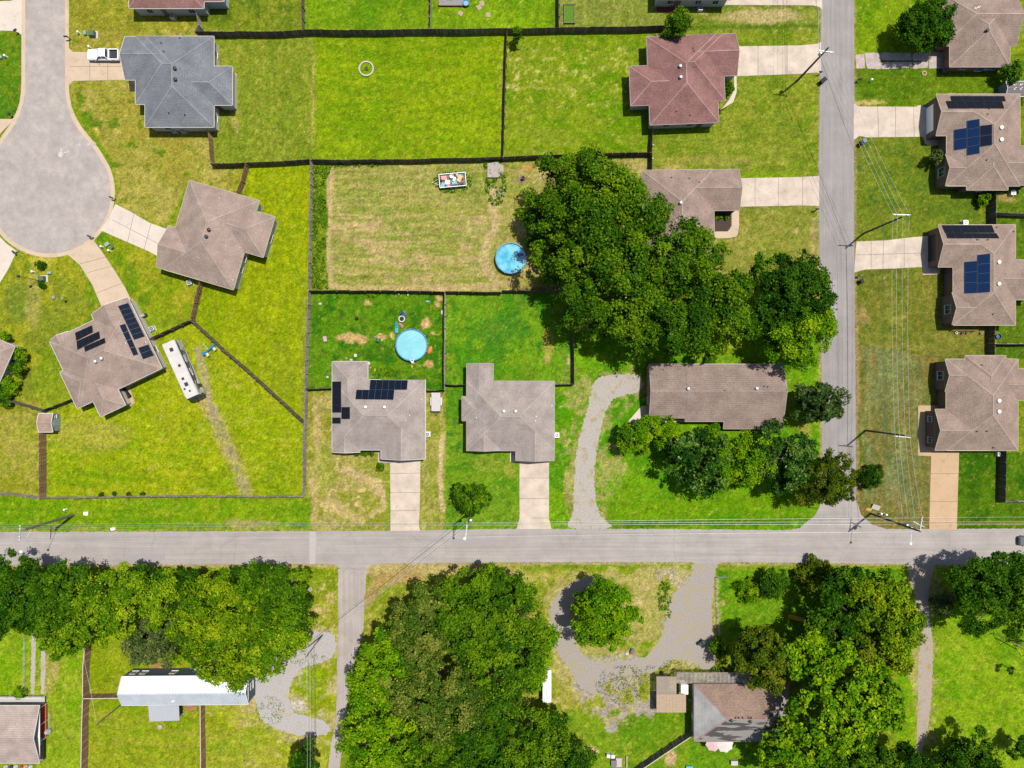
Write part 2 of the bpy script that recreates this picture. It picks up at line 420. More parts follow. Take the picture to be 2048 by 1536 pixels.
# bright wedge between the long fence and the houses on the round street
zone([(478, 330), (619, 322), (616, 580), (606, 842), (390, 645), (330, 560), (500, 400)], (142, 170, 6), (160, 180, 8), (118, 156, 8), ck=.32)
blob(560, 740, 40, 60, (118, 150, 40), .5); stroke([(608, 600), (606, 830)], 16, (150, 160, 70), .55); stripes([(478, 330), (619, 322), (606, 842), (390, 645)], PI / 2, 12, (150, 170, 20), .4)
zone([(232, 412), (330, 460), (310, 540), (400, 570), (385, 640), (330, 640), (262, 602), (195, 470)], (142, 166, 22), (168, 172, 42), (108, 152, 14), ck=.35)
for x, y, a, b in [(262, 560, 16, 36), (238, 520, 12, 20), (290, 600, 14, 12), (208, 478, 16, 12)]: blob(x, y, a, b, (92, 146, 14), .7)
zone([(40, 505), (140, 515), (215, 612), (100, 680), (60, 760), (90, 820), (-20, 800), (-20, 600)], (134, 152, 42), (164, 170, 40), (106, 140, 28), ck=.3)
blob(40, 600, 36, 46, (112, 142, 50), .7); blob(84, 522, 30, 12, (206, 190, 86), .6); blob(186, 580, 14, 40, (104, 152, 14), .7); blob(65, 600, 16, 70, (184, 172, 100), .5)
zone([(90, 830), (330, 740), (300, 660), (385, 645), (606, 850), (604, 992), (80, 992)], (148, 176, 10), (166, 184, 22), (176, 178, 70), ck=.26)
stripes([(90, 830), (606, 850), (604, 992), (80, 992)], .12, 9, (122, 162, 8), .4)
blob(180, 870, 90, 40, (186, 178, 84), .6); blob(200, 955, 110, 22, (112, 162, 6), .7); blob(430, 960, 60, 22, (108, 158, 8), .5); blob(560, 960, 40, 40, (106, 156, 10), .6)
zone([(-30, 800), (77, 800), (77, 992), (-30, 985)], (152, 160, 44), (176, 172, 74), (130, 152, 26), ck=.3)
stroke([(408, 800), (430, 840), (452, 890), (474, 930), (492, 985)], 34, (190, 170, 108), .85); stroke([(425, 820), (462, 905), (488, 980)], 18, (178, 166, 132), .7)
stroke([(395, 700), (415, 780), (425, 830)], 16, (186, 172, 130), .85)
# strip along the main road
zone([(-30, 996), (604, 994), (625, 996), (625, 1064), (-30, 1064)], (112, 164, 6), (136, 176, 16), (156, 176, 40), ck=.25)
stripes(rect(-30, 996, 620, 1060), 0, 8, (92, 150, 12), .5); blob(500, 1046, 55, 10, (176, 164, 104), .75); stroke([(-30, 1060), (620, 1060)], 4, (170, 160, 100), .7)
# fenced yard with the round pool
zone([(617, 582), (888, 584), (887, 780), (612, 780)], (64, 132, 14), (92, 148, 18), (48, 112, 18), ck=.34)
for x, y, a, b in [(702, 677, 32, 10), (852, 649, 16, 12), (855, 727, 11, 8), (736, 607, 8, 5), (784, 672, 5, 9), (878, 594, 9, 6), (878, 606, 8, 6), (868, 667, 6, 4), (760, 676, 14, 8)]:
    blob(x, y, a, b, (222, 182, 120), .9)
blob(756, 705, 40, 20, (52, 112, 22), .6)
zone([(890, 585), (1147, 585), (1147, 768), (890, 770)], (82, 150, 22), (112, 168, 28), (66, 132, 34), ck=.32)
blob(1097, 690, 12, 34, (190, 176, 88), .6); blob(1095, 720, 9, 12, (214, 178, 110), .6); blob(1000, 660, 60, 30, (70, 136, 40), .5); blob(1140, 722, 4, 16, (210, 180, 150), .8)
# front yards of the two houses by the main road
zone([(613, 782), (780, 782), (780, 1062), (625, 1062), (608, 900)], (148, 160, 50), (184, 174, 96), (210, 182, 126), ck=.34)
stroke([(630, 800), (636, 900), (628, 1040)], 16, (210, 182, 124), .6); stroke([(690, 940), (745, 965), (770, 1000)], 20, (222, 190, 138), .65); stroke([(660, 1010), (720, 1040)], 24, (222, 188, 134), .6); stroke([(740, 1030), (772, 1010), (750, 960)], 14, (224, 194, 144), .55)
blob(650, 940, 20, 60, (150, 170, 60), .5); stroke([(775, 930), (776, 1050)], 10, (134, 170, 40), .7)
zone([(841, 782), (892, 782), (890, 1062), (838, 1062)], (142, 160, 56), (166, 170, 76), (184, 174, 100), ck=.3)
stripes(rect(841, 782, 890, 1062), PI / 2, 4, (190, 176, 104), .5); stroke([(886, 870), (880, 950), (884, 1020)], 10, (226, 200, 152), .8)
zone([(892, 770), (934, 770), (1040, 900), (1040, 1062), (890, 1062)], (88, 150, 24), (118, 166, 34), (70, 132, 38), ck=.3)
blob(980, 930, 40, 20, (140, 168, 54), .6); blob(1020, 940, 12, 20, (176, 176, 80), .5)
# around the long low house
zone([(1098, 770), (1150, 770), (1150, 640), (1640, 600), (1640, 1062), (1098, 1062)], (86, 158, 10), (112, 172, 16), (130, 172, 30), ck=.3)
blob(1168, 640, 12, 26, (206, 180, 110), .7); stroke([(1150, 1040), (1135, 980), (1160, 870)], 22, (170, 160, 84), .55); blob(1440, 690, 70, 20, (150, 168, 26), .7); blob(1590, 820, 20, 60, (110, 150, 24), .7); blob(1610, 870, 14, 26, (190, 176, 86), .6)
stroke([(1200, 1030), (1400, 1010), (1600, 1000)], 40, (118, 166, 6), .6); stroke([(1200, 1052), (1640, 1040)], 14, (84, 126, 20), .8)
blob(1110, 912, 5, 4, (206, 150, 100), .9); blob(1290, 870, 50, 30, (120, 150, 30), .5); blob(1265, 1026, 3, 2, (200, 190, 110), .8)
# right-hand side of the side street
zone([(1709, -30), (1900, -30), (1900, 112), (1709, 108)], (108, 156, 8), (128, 168, 14), (148, 170, 40), ck=.25)
zone([(1709, 136), (1880, 136), (2060, 100), (2060, 200), (1870, 212), (1709, 212)], (94, 140, 12), (112, 150, 22), (80, 122, 22), ck=.3)
blob(1735, 208, 40, 6, (222, 192, 120), .9); stripes(rect(1709, 140, 1880, 205), 0, 8, (128, 152, 40), .4)
zone([(1709, 275), (1880, 270), (2000, 380), (1980, 470), (1870, 470), (1709, 484)], (106, 138, 36), (132, 152, 44), (88, 126, 36), ck=.32)
zone([(1994, 375), (2060, 375), (2060, 700), (1994, 700)], (78, 124, 22), (98, 138, 26), (60, 104, 20), ck=.3); blob(2015, 397, 22, 9, (196, 166, 104), .8)
zone([(1712, 538), (1980, 538), (1980, 715), (1880, 905), (1860, 1060), (1712, 1062)], (116, 132, 46), (140, 142, 56), (92, 122, 40), ck=.32)
zone([(1712, 690), (1880, 715), (1862, 905), (1860, 1060), (1712, 1062)], (148, 130, 64), (136, 136, 72), (104, 126, 60), ck=.36)
stripes([(1712, 690), (1870, 715), (1860, 1060), (1712, 1062)], PI / 2, 6, (118, 138, 84), .6); stripes([(1712, 690), (1870, 715), (1860, 1060), (1712, 1062)], PI / 2, 9, (172, 140, 76), .4)
stripes([(1712, 620), (1980, 620), (1980, 712), (1712, 712)], 0, 8, (170, 162, 80), .4); stripes(rect(1720, 545, 1900, 640), 1.2, 10, (150, 146, 70), .35)
stripes([(1722, 690), (1850, 712), (1840, 1010), (1722, 1000)], PI / 2, 7, (148, 166, 108), .6, 3)
stripes([(1712, 545), (1900, 545), (1900, 690), (1712, 690)], PI / 2, 8, (96, 132, 30), .4)
stroke([(1720, 870), (1726, 930)], 12, (82, 130, 22), .8); stroke([(1716, 620), (1716, 1000)], 5, (196, 160, 110), .6); blob(1730, 630, 10, 26, (196, 162, 104), .6); blob(1725, 740, 6, 26, (96, 126, 40), .6)
stroke([(1770, 745), (1780, 800), (1772, 850)], 12, (112, 136, 84), .5); stroke([(1800, 930), (1812, 985)], 22, (112, 136, 92), .5)
zone([(1916, 905), (2060, 905), (2060, 1062), (1914, 1062)], (60, 118, 8), (84, 136, 10), (104, 144, 24), ck=.25); stroke([(1916, 1048), (2060, 1046)], 6, (170, 166, 90), .7)
zone([(1992, 690), (2060, 690), (2060, 720), (1992, 715)], (70, 118, 20), (84, 128, 22))
# south of the main road
zone([(600, 1128), (680, 1128), (680, 1290), (600, 1290)], (160, 168, 50), (134, 164, 28), (206, 182, 116), ck=.34)
zone([(728, 1128), (1440, 1126), (1380, 1180), (1300, 1560), (700, 1560)], (138, 162, 38), (160, 170, 60), (196, 180, 104), ck=.32)
stroke([(735, 1140), (820, 1134), (910, 1140), (1040, 1150)], 26, (206, 182, 120), .75); stroke([(735, 1200), (760, 1160), (840, 1150)], 30, (196, 160, 104), .75); blob(1060, 1155, 24, 10, (204, 190, 110), .6)
stroke([(1050, 1134), (1380, 1132)], 12, (112, 158, 12), .7)
zone([(1140, 1170), (1310, 1170), (1345, 1250), (1330, 1310), (1190, 1330), (1140, 1280)], (120, 158, 22), (146, 168, 36), (104, 146, 14), ck=.3)
blob(1290, 1175, 22, 8, (218, 190, 120), .7); blob(1275, 1205, 14, 8, (222, 190, 130), .7)
zone([(1130, 1420), (1380, 1420), (1400, 1560), (1130, 1560)], (98, 150, 18), (122, 164, 24), (150, 168, 56), ck=.28)
blob(1340, 1515, 12, 22, (222, 182, 140), .8); blob(1180, 1505, 18, 14, (226, 190, 140), .85); blob(1150, 1360, 40, 60, (186, 172, 96), .5)
zone([(1434, 1132), (1815, 1128), (1840, 1240), (1700, 1300), (1437, 1280)], (82, 146, 10), (108, 162, 20), (62, 126, 16), ck=.28)
stroke([(1440, 1136), (1800, 1134)], 9, (150, 170, 40), .6); blob(1450, 1400, 60, 90, (84, 84, 40), .5)
zone([(1862, 1130), (2060, 1130), (2060, 1560), (1790, 1560), (1800, 1250)], (106, 164, 8), (136, 178, 22), (120, 168, 10), ck=.3)
stripes([(1862, 1230), (2060, 1230), (2060, 1560), (1862, 1560)], .75, 12, (160, 186, 50), .3)
zone([(1380, 1480), (1560, 1480), (1560, 1560), (1380, 1560)], (84, 148, 14), (106, 160, 20), (70, 128, 20), ck=.3)
zone([(-30, 1255), (168, 1255), (163, 1560), (-30, 1560)], (126, 176, 12), (148, 180, 36), (166, 170, 70), ck=.26)
blob(112, 1330, 9, 46, (196, 172, 108), .75); stroke([(94, 1270), (96, 1385)], 18, (188, 172, 100), .6)
zone([(168, 1255), (404, 1255), (404, 1560), (163, 1560)], (136, 166, 16), (154, 172, 34), (116, 158, 14), ck=.3)
stripes([(168, 1420), (404, 1420), (404, 1560), (163, 1560)], .12, 8, (166, 172, 62), .45); blob(322, 1332, 28, 6, (190, 134, 96), .8)
zone([(404, 1255), (680, 1255), (670, 1560), (404, 1560)], (150, 172, 24), (172, 176, 62), (206, 184, 120), ck=.28)
stroke([(560, 1450), (520, 1390), (500, 1430)], 60, (206, 186, 126), .6); stroke([(580, 1470), (660, 1440)], 40, (206, 184, 130), .7); blob(625, 1365, 40, 46, (142, 176, 14), .9); blob(470, 1490, 60, 22, (126, 170, 14), .6)
stroke([(410, 1310), (530, 1330)], 14, (186, 150, 100), .5)
def drift(poly, col, lo, k=.9):
    X = PX + (WX - PX) * 2.2; Y = PY + (WY - PY) * 2.2
    mix(inpoly(X, Y, poly).astype(np.float32) * k * sstep(lo, lo + .1, N2 * .5 + N4 * .5), col)
lp_ = [(1090, 1180), (1130, 1150), (1240, 1140), (1380, 1130), (1440, 1122), (1440, 1345), (1400, 1370), (1310, 1420), (1240, 1470), (1190, 1440), (1110, 1330), (1088, 1250)]
drift(lp_, (204, 184, 124), .38, .55); drift([(1130, 1320), (1300, 1310), (1320, 1420), (1225, 1470), (1180, 1430)], (182, 172, 166), .44, .85); drift([(1320, 1140), (1390, 1130), (1390, 1330), (1320, 1330)], (186, 176, 168), .5, .7)
drift([(560, 1260), (680, 1255), (680, 1480), (580, 1490), (500, 1430), (500, 1330)], (208, 188, 140), .42, .7); drift([(500, 1320), (600, 1300), (680, 1430), (660, 1475), (540, 1460)], (208, 202, 198), .5, .8)
blob(628, 1362, 34, 40, (140, 172, 16), .9)
drift([(1125, 740), (1290, 735), (1290, 800), (1210, 1060), (1125, 1060)], (190, 176, 120), .46, .55)
drift([(1815, 1125), (1880, 1125), (1874, 1500), (1830, 1510)], (196, 176, 120), .42, .6)
for poly_, a_, c1_, c2_ in [([(632, 66), (1011, 64), (1004, 312), (632, 318)], 0, (112, 156, 8), (158, 184, 22)), ([(478, 330), (619, 322), (606, 842), (390, 645)], PI / 2, (132, 166, 8), (172, 188, 14)), ([(90, 830), (606, 850), (604, 992), (80, 992)], .1, (126, 166, 8), (176, 190, 24)), ([(1862, 1230), (2060, 1230), (2060, 1560), (1862, 1560)], .75, (104, 156, 8), (150, 186, 28)),
        (rect(404, 1420, 660, 1560), .1, (136, 168, 18), (176, 186, 50)), ([(168, 1420), (404, 1420), (404, 1560), (163, 1560)], .1, (128, 162, 16), (164, 178, 44)), ([(1200, 960), (1640, 960), (1640, 1050), (1230, 1050)], 0, (84, 142, 8), (116, 164, 14)), (rect(1310, 160, 1640, 340), 0, (116, 146, 34), (158, 170, 60)), (rect(1485, 418, 1638, 545), 0, (124, 148, 40), (176, 168, 84))]:
    stripes(poly_, a_, 5, c1_, .4, 3); stripes(poly_, a_ , 8, c2_, .35, 3)
# worn earth along road and gravel edges
for pts, w in [([(-20, 1131), (680, 1131)], 9), ([(730, 1129), (1385, 1126)], 6), ([(1440, 1127), (1810, 1128)], 7), ([(1870, 1130), (2060, 1132)], 6)]:
    stroke(pts, w, (196, 170, 128), .75)
for pts in ([(1644, 0), (1639, 384), (1643, 1000)], [(1708, 0), (1709, 384), (1712, 980)]): stroke(pts, 9, (190, 166, 116), .55)
NW = fbm(PX / 5.5, PY / 5.5, 211, 3, .6)
alive_ = np.clip((COL[..., 1] - COL[..., 0] * .75) / (COL[..., 1] + 1e-4) * 4, 0, 1)
mix(alive_ * .6 * sstep(.66, .74, NW) * sstep(.35, .6, N1), (88, 132, 16)); mix(alive_ * .45 * sstep(.70, .77, 1 - NW), (196, 180, 92))
gm_ = np.clip((COL[..., 1] - COL[..., 0] * .8) / (COL[..., 1] + 1e-4) * 3, 0, 1)[..., None]   # only living grass
COL *= 1 + gm_ * (np.array([1.05, .95, .85], np.float32) - 1)
COL *= 1.03
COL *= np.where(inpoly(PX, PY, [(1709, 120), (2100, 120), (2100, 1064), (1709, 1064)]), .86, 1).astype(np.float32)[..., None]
COL *= (1 + (NF - .5) * .44)[..., None]
COL *= (1 + (N3 - .5) * .54)[..., None]

def grid_mesh(name, X, Y, Z, col):
    h, w = X.shape
    me = bpy.data.meshes.new(name)
    co = np.stack([X, Y, Z], -1).reshape(-1, 3).astype(np.float32)
    idx = np.arange(h * w).reshape(h, w)
    q = np.stack([idx[:-1, :-1], idx[:-1, 1:], idx[1:, 1:], idx[1:, :-1]], -1).reshape(-1, 4).astype(np.int32)
    me.vertices.add(len(co)); me.vertices.foreach_set('co', co.ravel())
    me.loops.add(q.size); me.loops.foreach_set('vertex_index', q.ravel())
    me.polygons.add(len(q)); me.polygons.foreach_set('loop_start', np.arange(0, q.size, 4, dtype=np.int32)); me.polygons.foreach_set('loop_total', np.full(len(q), 4, np.int32))
    a = me.attributes.new('Col', 'FLOAT_COLOR', 'POINT')
    c4 = np.concatenate([col.reshape(-1, 3), np.ones((h * w, 1), np.float32)], 1).astype(np.float32)
    a.data.foreach_set('color', c4.ravel())
    me.update(calc_edges=True)
    return me
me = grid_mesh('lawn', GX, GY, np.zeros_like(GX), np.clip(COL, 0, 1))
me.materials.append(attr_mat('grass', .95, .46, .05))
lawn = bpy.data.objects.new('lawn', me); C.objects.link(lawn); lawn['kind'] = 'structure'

# ------------------------------------------------------------------ roads, drives
def G(p): v = U(p[0], p[1], 0); return (v.x, v.y)
def smooth_poly(pts, it=2):
    for _ in range(it):
        q = []
        for i in range(len(pts)):
            a, b = pts[i], pts[(i + 1) % len(pts)]
            q += [(a[0] * .75 + b[0] * .25, a[1] * .75 + b[1] * .25), (a[0] * .25 + b[0] * .75, a[1] * .25 + b[1] * .75)]
        pts = q
    return pts
def ragged(pts, amp=1.2, step=3.0, seed=1):
    r = random.Random(seed); out = []
    for i in range(len(pts)):
        a, b = pts[i], pts[(i + 1) % len(pts)]
        L_ = math.hypot(b[0] - a[0], b[1] - a[1]); n = max(1, int(L_ / step))
        for k in range(n):
            t = k / n; out.append((a[0] + (b[0] - a[0]) * t + r.uniform(-amp, amp), a[1] + (b[1] - a[1]) * t + r.uniform(-amp, amp)))
    return out
def ribbon(pts, widths):
    l, r = [], []
    for i, p in enumerate(pts):
        a = pts[max(0, i - 1)]; b = pts[min(len(pts) - 1, i + 1)]
        d = Vector((b[0] - a[0], b[1] - a[1])).normalized(); w = widths[i] / 2
        l.append((p[0] - d.y * w, p[1] + d.x * w)); r.append((p[0] + d.y * w, p[1] - d.x * w))
    return l + r[::-1]
def flat(name, poly, z, m):
    return struct(name, MB().prism([G(p) for p in poly], -.2, z), m)

asph_main = asphalt('asphalt_main', S(200, 191, 185), .1, 'x')
asph_side = asphalt('asphalt_side', S(182, 175, 171), .06, 'y')
asph_cul = asphalt('asphalt_round', S(206, 195, 187), .05, 'n')
asph_old = asphalt('asphalt_old', S(204, 192, 184), .12, 'y')
def gravel(name, c1, c2, c3, share=.56):
    """stones of two tones, with thin weeds and fines (c3) in broad drifts"""
    m, nt, b = nodes_of(name); N, L = nt.nodes, nt.links
    b.inputs['Roughness'].default_value = .95; b.inputs['Specular IOR Level'].default_value = .1
    tc = N.new('ShaderNodeTexCoord')
    def ramp(sc, det, ro, p0, p1):
        n = N.new('ShaderNodeTexNoise'); n.inputs['Scale'].default_value = sc; n.inputs['Detail'].default_value = det; n.inputs['Roughness'].default_value = ro
        L.new(tc.outputs['Object'], n.inputs['Vector'])
        r = N.new('ShaderNodeMapRange'); r.inputs['From Min'].default_value = p0; r.inputs['From Max'].default_value = p1; L.new(n.outputs['Fac'], r.inputs['Value']); return r.outputs[0]
    m1 = N.new('ShaderNodeMix'); m1.data_type = 'RGBA'; m1.inputs[6].default_value = c1; m1.inputs[7].default_value = c2; L.new(ramp(4.5, 3, .75, .34, .66), m1.inputs[0])
    m2 = N.new('ShaderNodeMix'); m2.data_type = 'RGBA'; m2.inputs[7].default_value = c3; L.new(m1.outputs[2], m2.inputs[6]); L.new(ramp(.55, 7, .75, share, share + .1), m2.inputs[0])
    L.new(m2.outputs[2], b.inputs['Base Color']); return m
gravel_l = gravel('gravel_light', S(186, 176, 164), S(222, 214, 204), S(190, 172, 128), .53)
gravel_d = gravel('gravel_dark', S(172, 162, 154), S(204, 194, 186), S(194, 180, 140), .5)
patch_m = mat('road_patch', S(212, 204, 199), .9, noise=.06, scale=6)

road = [(-900, 1066), (0, 1064), (512, 1062.5), (800, 1061), (1024, 1057.5), (1300, 1058), (1580, 1060), (1600, 1056), (1632, 1028), (1644, 1000), (1712, 1000), (1722, 1030), (1745, 1050), (1775, 1058), (2048, 1057), (3000, 1056), (3000, 1131), (2048, 1129), (1880, 1129), (1500, 1124), (1440, 1124.5), (1436, 1128), (1393, 1128), (1385, 1124), (1024, 1124.5), (760, 1127), (742, 1130), (732, 1140), (682, 1140), (672, 1130), (655, 1128), (0, 1130), (-900, 1132)]
flat('road', ragged(road, .8, 4, 2), .02, asph_main)
flat('road', ragged([(1643.5, -700), (1643, 0), (1639, 200), (1637, 384), (1641, 600), (1643, 768), (1644, 1000), (1712, 1000), (1711, 768), (1709, 600), (1708, 384), (1708.5, 0), (1709, -700)], .5, 9, 3), .016, asph_side)
flat('road', ragged([(676, 1139), (733, 1139), (729, 1200), (727, 1260), (716, 1300), (706, 1340), (696, 1400), (692, 1440), (684, 1500), (676, 1560), (660, 2000), (645, 2000), (654, 1560), (662, 1490), (672, 1440), (674, 1340), (677, 1250)], .9, 5, 4), .012, asph_old)
flat('road', ragged([(619, 1063.5), (632, 1063.5), (631, 1127), (619, 1128)], .3, 6, 5), .024, patch_m)
seal = mat('road_seal', S(172, 165, 164), .8, noise=.08, scale=4)
for k, p in enumerate([[(900, 1078), (990, 1077), (990, 1090), (902, 1090)], [(1560, 1092), (1612, 1092), (1612, 1104), (1560, 1104)], [(1655, 560), (1676, 560), (1676, 640), (1655, 640)], [(250, 1108), (330, 1107), (330, 1120), (252, 1120)]]):
    flat('road_patch', ragged(p, .8, 6, 60 + k), .023, mat('road_patch_dark', S(188, 181, 180), .88, noise=.07, scale=5))
for k, (p, w_) in enumerate([([(640, 1096), (760, 1095.5), (900, 1096.5), (1100, 1093), (1320, 1094)], .7), ([(470, 1066), (472, 1090), (468, 1126)], .6), ([(1140, 1060), (1142, 1122)], .6), ([(1350, 1060), (1347, 1090), (1352, 1122)], .6), ([(1673, 40), (1674, 200), (1672, 380), (1675, 560), (1677, 800)], .7), ([(88, 0), (90, 120), (88, 240)], .6), ([(1900, 1060), (1896, 1126)], .6)]):
    flat('road_seam', ragged(ribbon(p, [w_ * 1.4] * len(p)), .25, 5, 70 + k), .028, seal)
# cul-de-sac with its concrete gutter
def bulb(r, dx):
    R_ = [(138, -700), (138, 165), (139, 190), (143, 212), (152, 235), (165, 256), (182, 277), (200, 300), (214, 324)]
    L_ = [(-22, 316), (-8, 290), (8, 266), (22, 246), (32, 226), (39, 206), (42, 185), (43, 165), (43, -700)]
    pts = [(x - dx, y + (dx * .45 if 220 < y < 330 else 0)) for x, y in R_]
    for k in range(61):
        a = math.radians(-26 + (206 + 26) * k / 60); pts.append((100 + r * math.cos(a), 385 + r * math.sin(a)))
    return pts + [(x + dx, y + (dx * .45 if 220 < y < 330 else 0)) for x, y in L_]
flat('kerb', bulb(130, 0), .03, concrete_sand)
flat('road', bulb(122, 7.8), .045, asph_cul)
chalk = mat('chalk', S(236, 224, 218), .95, noise=.15)
for k, p in enumerate([[(117, 305), (124, 303), (127, 309), (122, 315), (116, 312)], [(121, 297), (124, 297), (124, 303), (121, 303)], [(127, 305), (138, 302), (138, 304), (128, 307)], [(156, 290), (161, 288), (161, 290), (157, 292)], [(174, 288), (180, 287), (177, 292)]]):
    flat('chalk_mark', ragged(p, .6, 2, k), .05, chalk)
flat('road_patch', [(181, 291), (187, 283), (193, 286), (186, 294)], .049, patch_m)
# gravel drives
flat('gravel_drive', ragged(smooth_poly([(1128, 1060), (1146, 1030), (1147, 990), (1150, 940), (1154, 890), (1166, 850), (1176, 810), (1184, 775), (1196, 752), (1240, 748), (1286, 750), (1286, 785), (1240, 790), (1216, 808), (1206, 840), (1198, 880), (1190, 920), (1188, 965), (1192, 1010), (1206, 1040), (1235, 1058)], 2), 2.0, 2.4, 6), .01, gravel_l)
flat('gravel_drive', ragged(smooth_poly([(1384, 1122), (1440, 1122), (1428, 1150), (1424, 1220), (1428, 1290), (1432, 1340), (1398, 1338), (1376, 1316), (1352, 1318), (1330, 1330), (1304, 1346), (1270, 1352), (1240, 1346), (1212, 1352), (1200, 1386), (1190, 1390), (1164, 1376), (1138, 1340), (1112, 1300), (1104, 1262), (1098, 1220), (1112, 1190), (1140, 1166), (1180, 1152), (1210, 1152), (1190, 1166), (1150, 1190), (1138, 1230), (1146, 1270), (1164, 1310), (1196, 1326), (1240, 1322), (1290, 1316), (1316, 1288), (1330, 1250), (1332, 1212), (1352, 1180), (1384, 1160)], 1), 2.4, 3, 7), .008, gravel_d)
flat('gravel_drive', ragged(smooth_poly([(672, 1266), (672, 1312), (640, 1326), (600, 1336), (584, 1360), (576, 1400), (582, 1424), (616, 1434), (652, 1440), (664, 1468), (610, 1474), (560, 1460), (524, 1444), (508, 1400), (504, 1345), (530, 1330), (566, 1300), (580, 1280), (620, 1262)], 1), 2.4, 3, 8), .008, gravel('gravel_pale', S(188, 182, 180), S(220, 214, 210), S(206, 186, 136), .54))
flat('gravel_drive', ragged(ribbon([(1842, 1127), (1841, 1160), (1845, 1200), (1852, 1240), (1853, 1290), (1850, 1340), (1849, 1400), (1846, 1450), (1838, 1505)], [58, 40, 24, 16, 26, 29, 27, 22, 10]), 1.3, 3, 9), .01, gravel('gravel_warm', S(178, 162, 148), S(214, 200, 184), S(186, 164, 112), .54))
for x in (68, 88): flat('gravel_track', ragged(ribbon([(x, 1255), (x - 1, 1300), (x - 2, 1350), (x - 3, 1388)], [9, 9, 9, 7]), 1.1, 3, int(x)), .008, gravel_l)

def drive(poly, m, joints=(), z=.05, name='driveway'):
    mb = MB().prism([G(p) for p in poly], -.2, z)
    for a, b in joints: mb.bar(tuple(G(a)) + (z + .005,), tuple(G(b)) + (z + .005,), .06, .03, 1)
    o = mk(name, mb, [m, joint_dark]); o['kind'] = 'structure'; return o
drive([(138, 96), (146, 104), (255, 106), (255, 160), (148, 162), (138, 170)], concrete_sand, [((180, 105), (180, 161)), ((216, 106), (216, 161)), ((140, 133), (250, 133))])
drive([(231, 408), (262, 424), (300, 446), (345, 462), (330, 520), (296, 502), (250, 482), (200, 460), (216, 440)], concrete_white, [((268, 428), (255, 486)), ((302, 448), (288, 500)), ((225, 440), (318, 488))])
drive([(135, 509), (162, 500), (187, 480), (206, 506), (232, 545), (252, 578), (268, 612), (210, 632), (203, 612), (185, 570), (160, 530)], concrete_sand, [((160, 528), (212, 514)), ((176, 545), (226, 532)), ((193, 586), (246, 566))])
drive([(-40, 470), (0, 474), (14, 488), (34, 502), (16, 540), (0, 566), (-40, 640)], concrete_white)
drive([(-60, 4), (20, 2), (44, -4), (44, 70), (28, 62), (-60, 60)], concrete_white)
drive([(-60, 238), (8, 238), (30, 238), (14, 254), (-4, 272), (-60, 330)], concrete_sand)
drive([(1462, 93), (1600, 91), (1634, 88), (1642, 84), (1642, 150), (1634, 145), (1600, 148), (1462, 153)], concrete, [((1516, 92), (1516, 151)), ((1574, 92), (1574, 149))])
drive([(1465, 357), (1600, 354), (1638, 352), (1638, 412), (1600, 411), (1465, 414)], concrete, [((1510, 356), (1510, 413)), ((1557, 355), (1557, 412)), ((1605, 354), (1605, 411))])
drive([(1440, -40), (1644, -40), (1644, 20), (1638, 14), (1626, 11), (1440, 10)], concrete)
drive([(1707, 206), (1716, 213), (1880, 214), (1880, 273), (1735, 275), (1718, 272), (1707, 280)], concrete, [((1755, 213), (1757, 274)), ((1791, 213), (1791, 274)), ((1827, 213), (1828, 273))])
drive([(1713, 483), (1770, 481), (1830, 474), (1880, 470), (1880, 548), (1845, 550), (1845, 534), (1790, 537), (1730, 539), (1708, 545), (1711, 500)], concrete, [((1742, 482), (1742, 538)), ((1808, 477), (1808, 536)), ((1713, 510), (1845, 506))])
drive([(1836, 811), (1890, 811), (1890, 905), (1918, 905), (1915, 1000), (1913, 1059), (1858, 1059), (1860, 980), (1862, 912), (1836, 911)], concrete_tan, [((1861, 947), (1917, 947)), ((1860, 1003), (1915, 1003))])
drive([(780, 915), (841, 915), (840, 1000), (838, 1053), (841, 1062), (781, 1062), (781, 1000)], concrete, [((780, 947), (841, 946)), ((780, 985), (840, 985)), ((780, 1022), (840, 1020))])
drive([(1039, 915), (1098, 915), (1098, 1038), (1103, 1058), (1033, 1058), (1039, 1036)], concrete, [((1039, 956), (1098, 956)), ((1040, 997), (1098, 997)), ((1066, 1036), (1098, 1036))])
for p in ([(1730, 106), (1762, 106), (1762, 138), (1734, 138), (1731, 124)], [(1763, 105), (1800, 106), (1822, 107), (1824, 136), (1800, 137), (1763, 138)], [(1825, 107), (1856, 105), (1856, 136), (1826, 138)], [(1711, 110), (1728, 108), (1730, 136), (1712, 137)], [(1857, 104), (1900, 104), (1900, 138), (1858, 137)]):
    drive(ragged(p, .8, 6, int(p[0][0])), concrete_old, z=.04)
drive(ragged([(1763, 120.5), (1850, 121.5), (1850, 124.5), (1763, 124)], .8, 4, 4), mat('moss', S(96, 110, 40), .95, noise=.3), z=.045, name='sidewalk')
# walks
drive([(1438, 225), (1458, 200), (1468, 180), (1468, 150), (1473, 150), (1473, 185), (1466, 205), (1450, 216), (1438, 222)][::-1], concrete_white, z=.06, name='sidewalk')
drive(smooth_poly([(1462, 414), (1478, 414), (1478, 464), (1470, 476), (1424, 477), (1424, 463), (1455, 463), (1462, 455)], 1), concrete_sand, z=.06, name='sidewalk')
drive([(1424, 414), (1463, 414), (1463, 452), (1455, 463), (1424, 463)], mat('mulch', (.035, .022, .016, 1), .95, noise=.4, scale=6), z=.07, name='planting_bed')
drive([(756, 885), (764, 885), (764, 918), (786, 918), (786, 926), (756, 926)], concrete_old, z=.06, name='sidewalk')
drive([(1020, 898), (1034, 898), (1034, 916), (1050, 916), (1050, 924), (1020, 924)], concrete_white, z=.06, name='sidewalk')
drive([(1256, 843), (1283, 812), (1300, 812), (1300, 838), (1372, 838), (1372, 844), (1256, 844)], concrete_white, z=.05, name='sidewalk')
